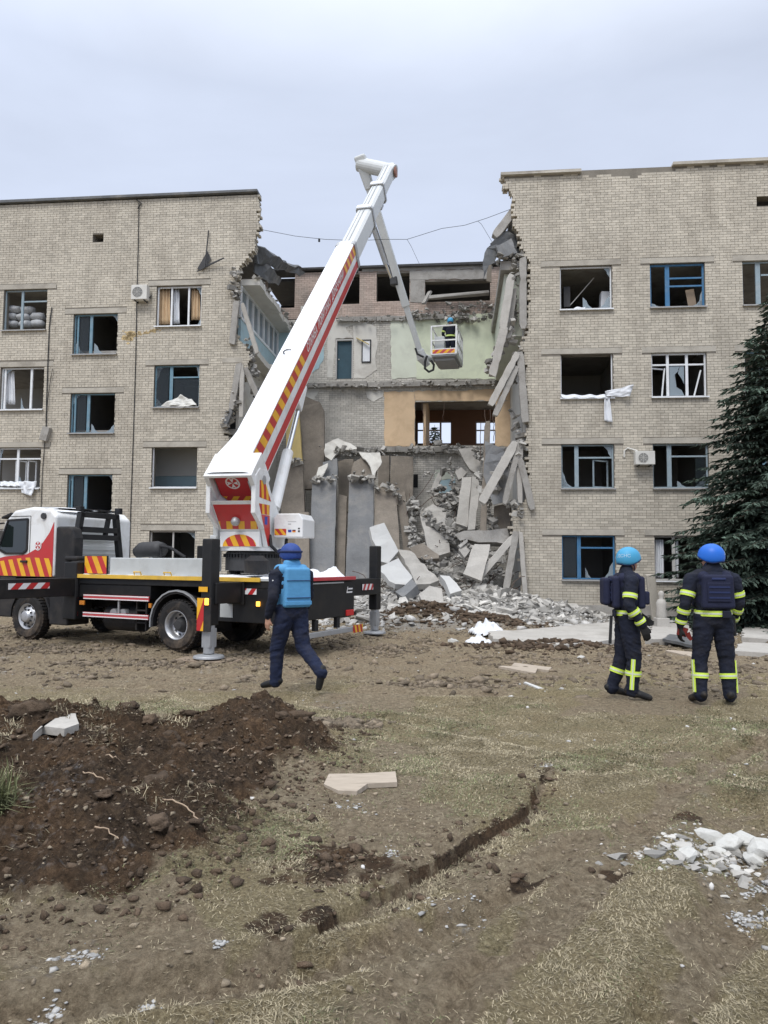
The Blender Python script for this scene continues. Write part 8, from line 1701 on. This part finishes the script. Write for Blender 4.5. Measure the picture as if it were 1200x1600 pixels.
blades('dead_grass', 3000, (-1.6, 1.5, 2.4, 5.4), lambda x, y: sst(0.2, 0.02, seg_dist(x, y, LEDGE)[0])*(seg_dist(x, y, LEDGE)[1] > -0.5)*sst(4.2, 3.2, seg_dist(x, y, LEDGE)[2]), 0.012, 0.038, 'dead_grass', 63, 1.5, 0.0013)
blades('green_grass', 36000, (-6, 6.5, 2.3, 9), lambda x, y: gw_(x, y)*sst(0.5, 0.62, fbm(x*1.1+5, y*1.1, 3, 95)), 0.010, 0.032, 'green_grass', 65, 1.5, 0.0017)
blades('dead_grass', 9000, (-6, -0.5, 3.8, 8), lambda x, y: mw(x, y)*sst(0.56, 0.68, fbm(x*1.6, y*1.6, 3, 97)), 0.03, 0.09, 'dead_grass', 67, 2.0, 0.0018)
tuft = np.random.default_rng(3)
blades('green_grass', 900, (-2.55, -2.2, 4.35, 4.7), lambda x, y: np.exp(-((x+2.38)/0.1)**2-((y-4.52)/0.1)**2), 0.14, 0.26, 'green_grass', 69, 4.0, 0.003)
# remnants of snow left on the turf
mk('old_snow', (0.47, 0.465, 0.45), rough=0.95, var=0.1, scale=9, tint=True, bump=0.4, bscale=60)
def snowbits(cs, n, seed):
    g = np.random.default_rng(seed); X_, Y_ = [], []
    for (px, py, rx, ry, w) in cs:
        c = on_plane(px, py, (0, 0, 0), Vector((0, 0, 1))); k = int(n*w); X_.append(c.x+g.normal(0, rx*0.6, k)+0.5*rx*(g.random(k)-0.5)); Y_.append(c.y+g.normal(0, ry*0.6, k))
    x = np.concatenate(X_); y = np.concatenate(Y_); k = len(x); s_ = np.clip(0.0025+g.exponential(0.0035, k), 0.0025, 0.014); z = ground_h(x, y)+s_*0.05; sc = s_[:, None]*np.stack([g.uniform(0.8, 2.2, k), g.uniform(0.8, 2.2, k), g.uniform(0.3, 0.6, k)], -1)
    return scatter('snow_remnants', LUM1, np.stack([x, y, z], -1), sc, g.choice([0.6, 0.75, 0.9, 1.0], k), 'old_snow', seed)
snowbits([(1172, 1418, 0.09, 0.10, 0.7), (130, 1497, 0.08, 0.05, 0.35), (1185, 1378, 0.10, 0.05, 0.4), (855, 1198, 0.08, 0.06, 0.15), (345, 1487, 0.04, 0.04, 0.12), (540, 1262, 0.16, 0.14, 0.16), (70, 1570, 0.05, 0.07, 0.25), (690, 1400, 0.14, 0.12, 0.12), (612, 1335, 0.03, 0.10, 0.16), (740, 1385, 0.10, 0.10, 0.10), (235, 1560, 0.05, 0.05, 0.12), (1110, 1325, 0.22, 0.12, 0.6)], 230, 5)

for (px, py, sx, h_) in ((60, 1012, 1.3, 900), (215, 1038, 0.9, 600), (520, 1140, 0.35, 500), (590, 1010, 0.8, 500), (700, 1075, 0.7, 400)):      # churned dark patches of the yard
    c = on_plane(px, py, (0, 0, -0.05), Vector((0, 0, 1))); clods('soil_clods', h_, (c.x-2*sx, c.x+2*sx, c.y-sx, c.y+sx), lambda x, y: np.exp(-((x-c.x)/sx)**2-((y-c.y)/(sx*0.45))**2), 0.008, 0.014, 0.06, 'yard_clod', LUM1, 80+px, 0.3)

g_ = np.random.default_rng(77); c = on_plane(1135, 1330, (0, 0, 0), Vector((0, 0, 1))); k = 420; x = c.x+g_.normal(0, 0.30, k); y = c.y-0.02+g_.normal(0, 0.13, k)+0.1*(x-c.x); s_ = np.clip(0.005+g_.exponential(0.009, k), 0.005, 0.04); z = ground_h(x, y)
scatter('rubble_crumbs', LUM1, np.stack([x, y, z+s_*0.1], -1), s_[:, None]*np.stack([g_.uniform(0.7, 1.8, k), g_.uniform(0.7, 1.4, k), g_.uniform(0.3, 0.7, k)], -1), g_.choice([0.55, 0.75, 0.95, 1.1, 1.25], k), 'rubble', 78, smooth=False)
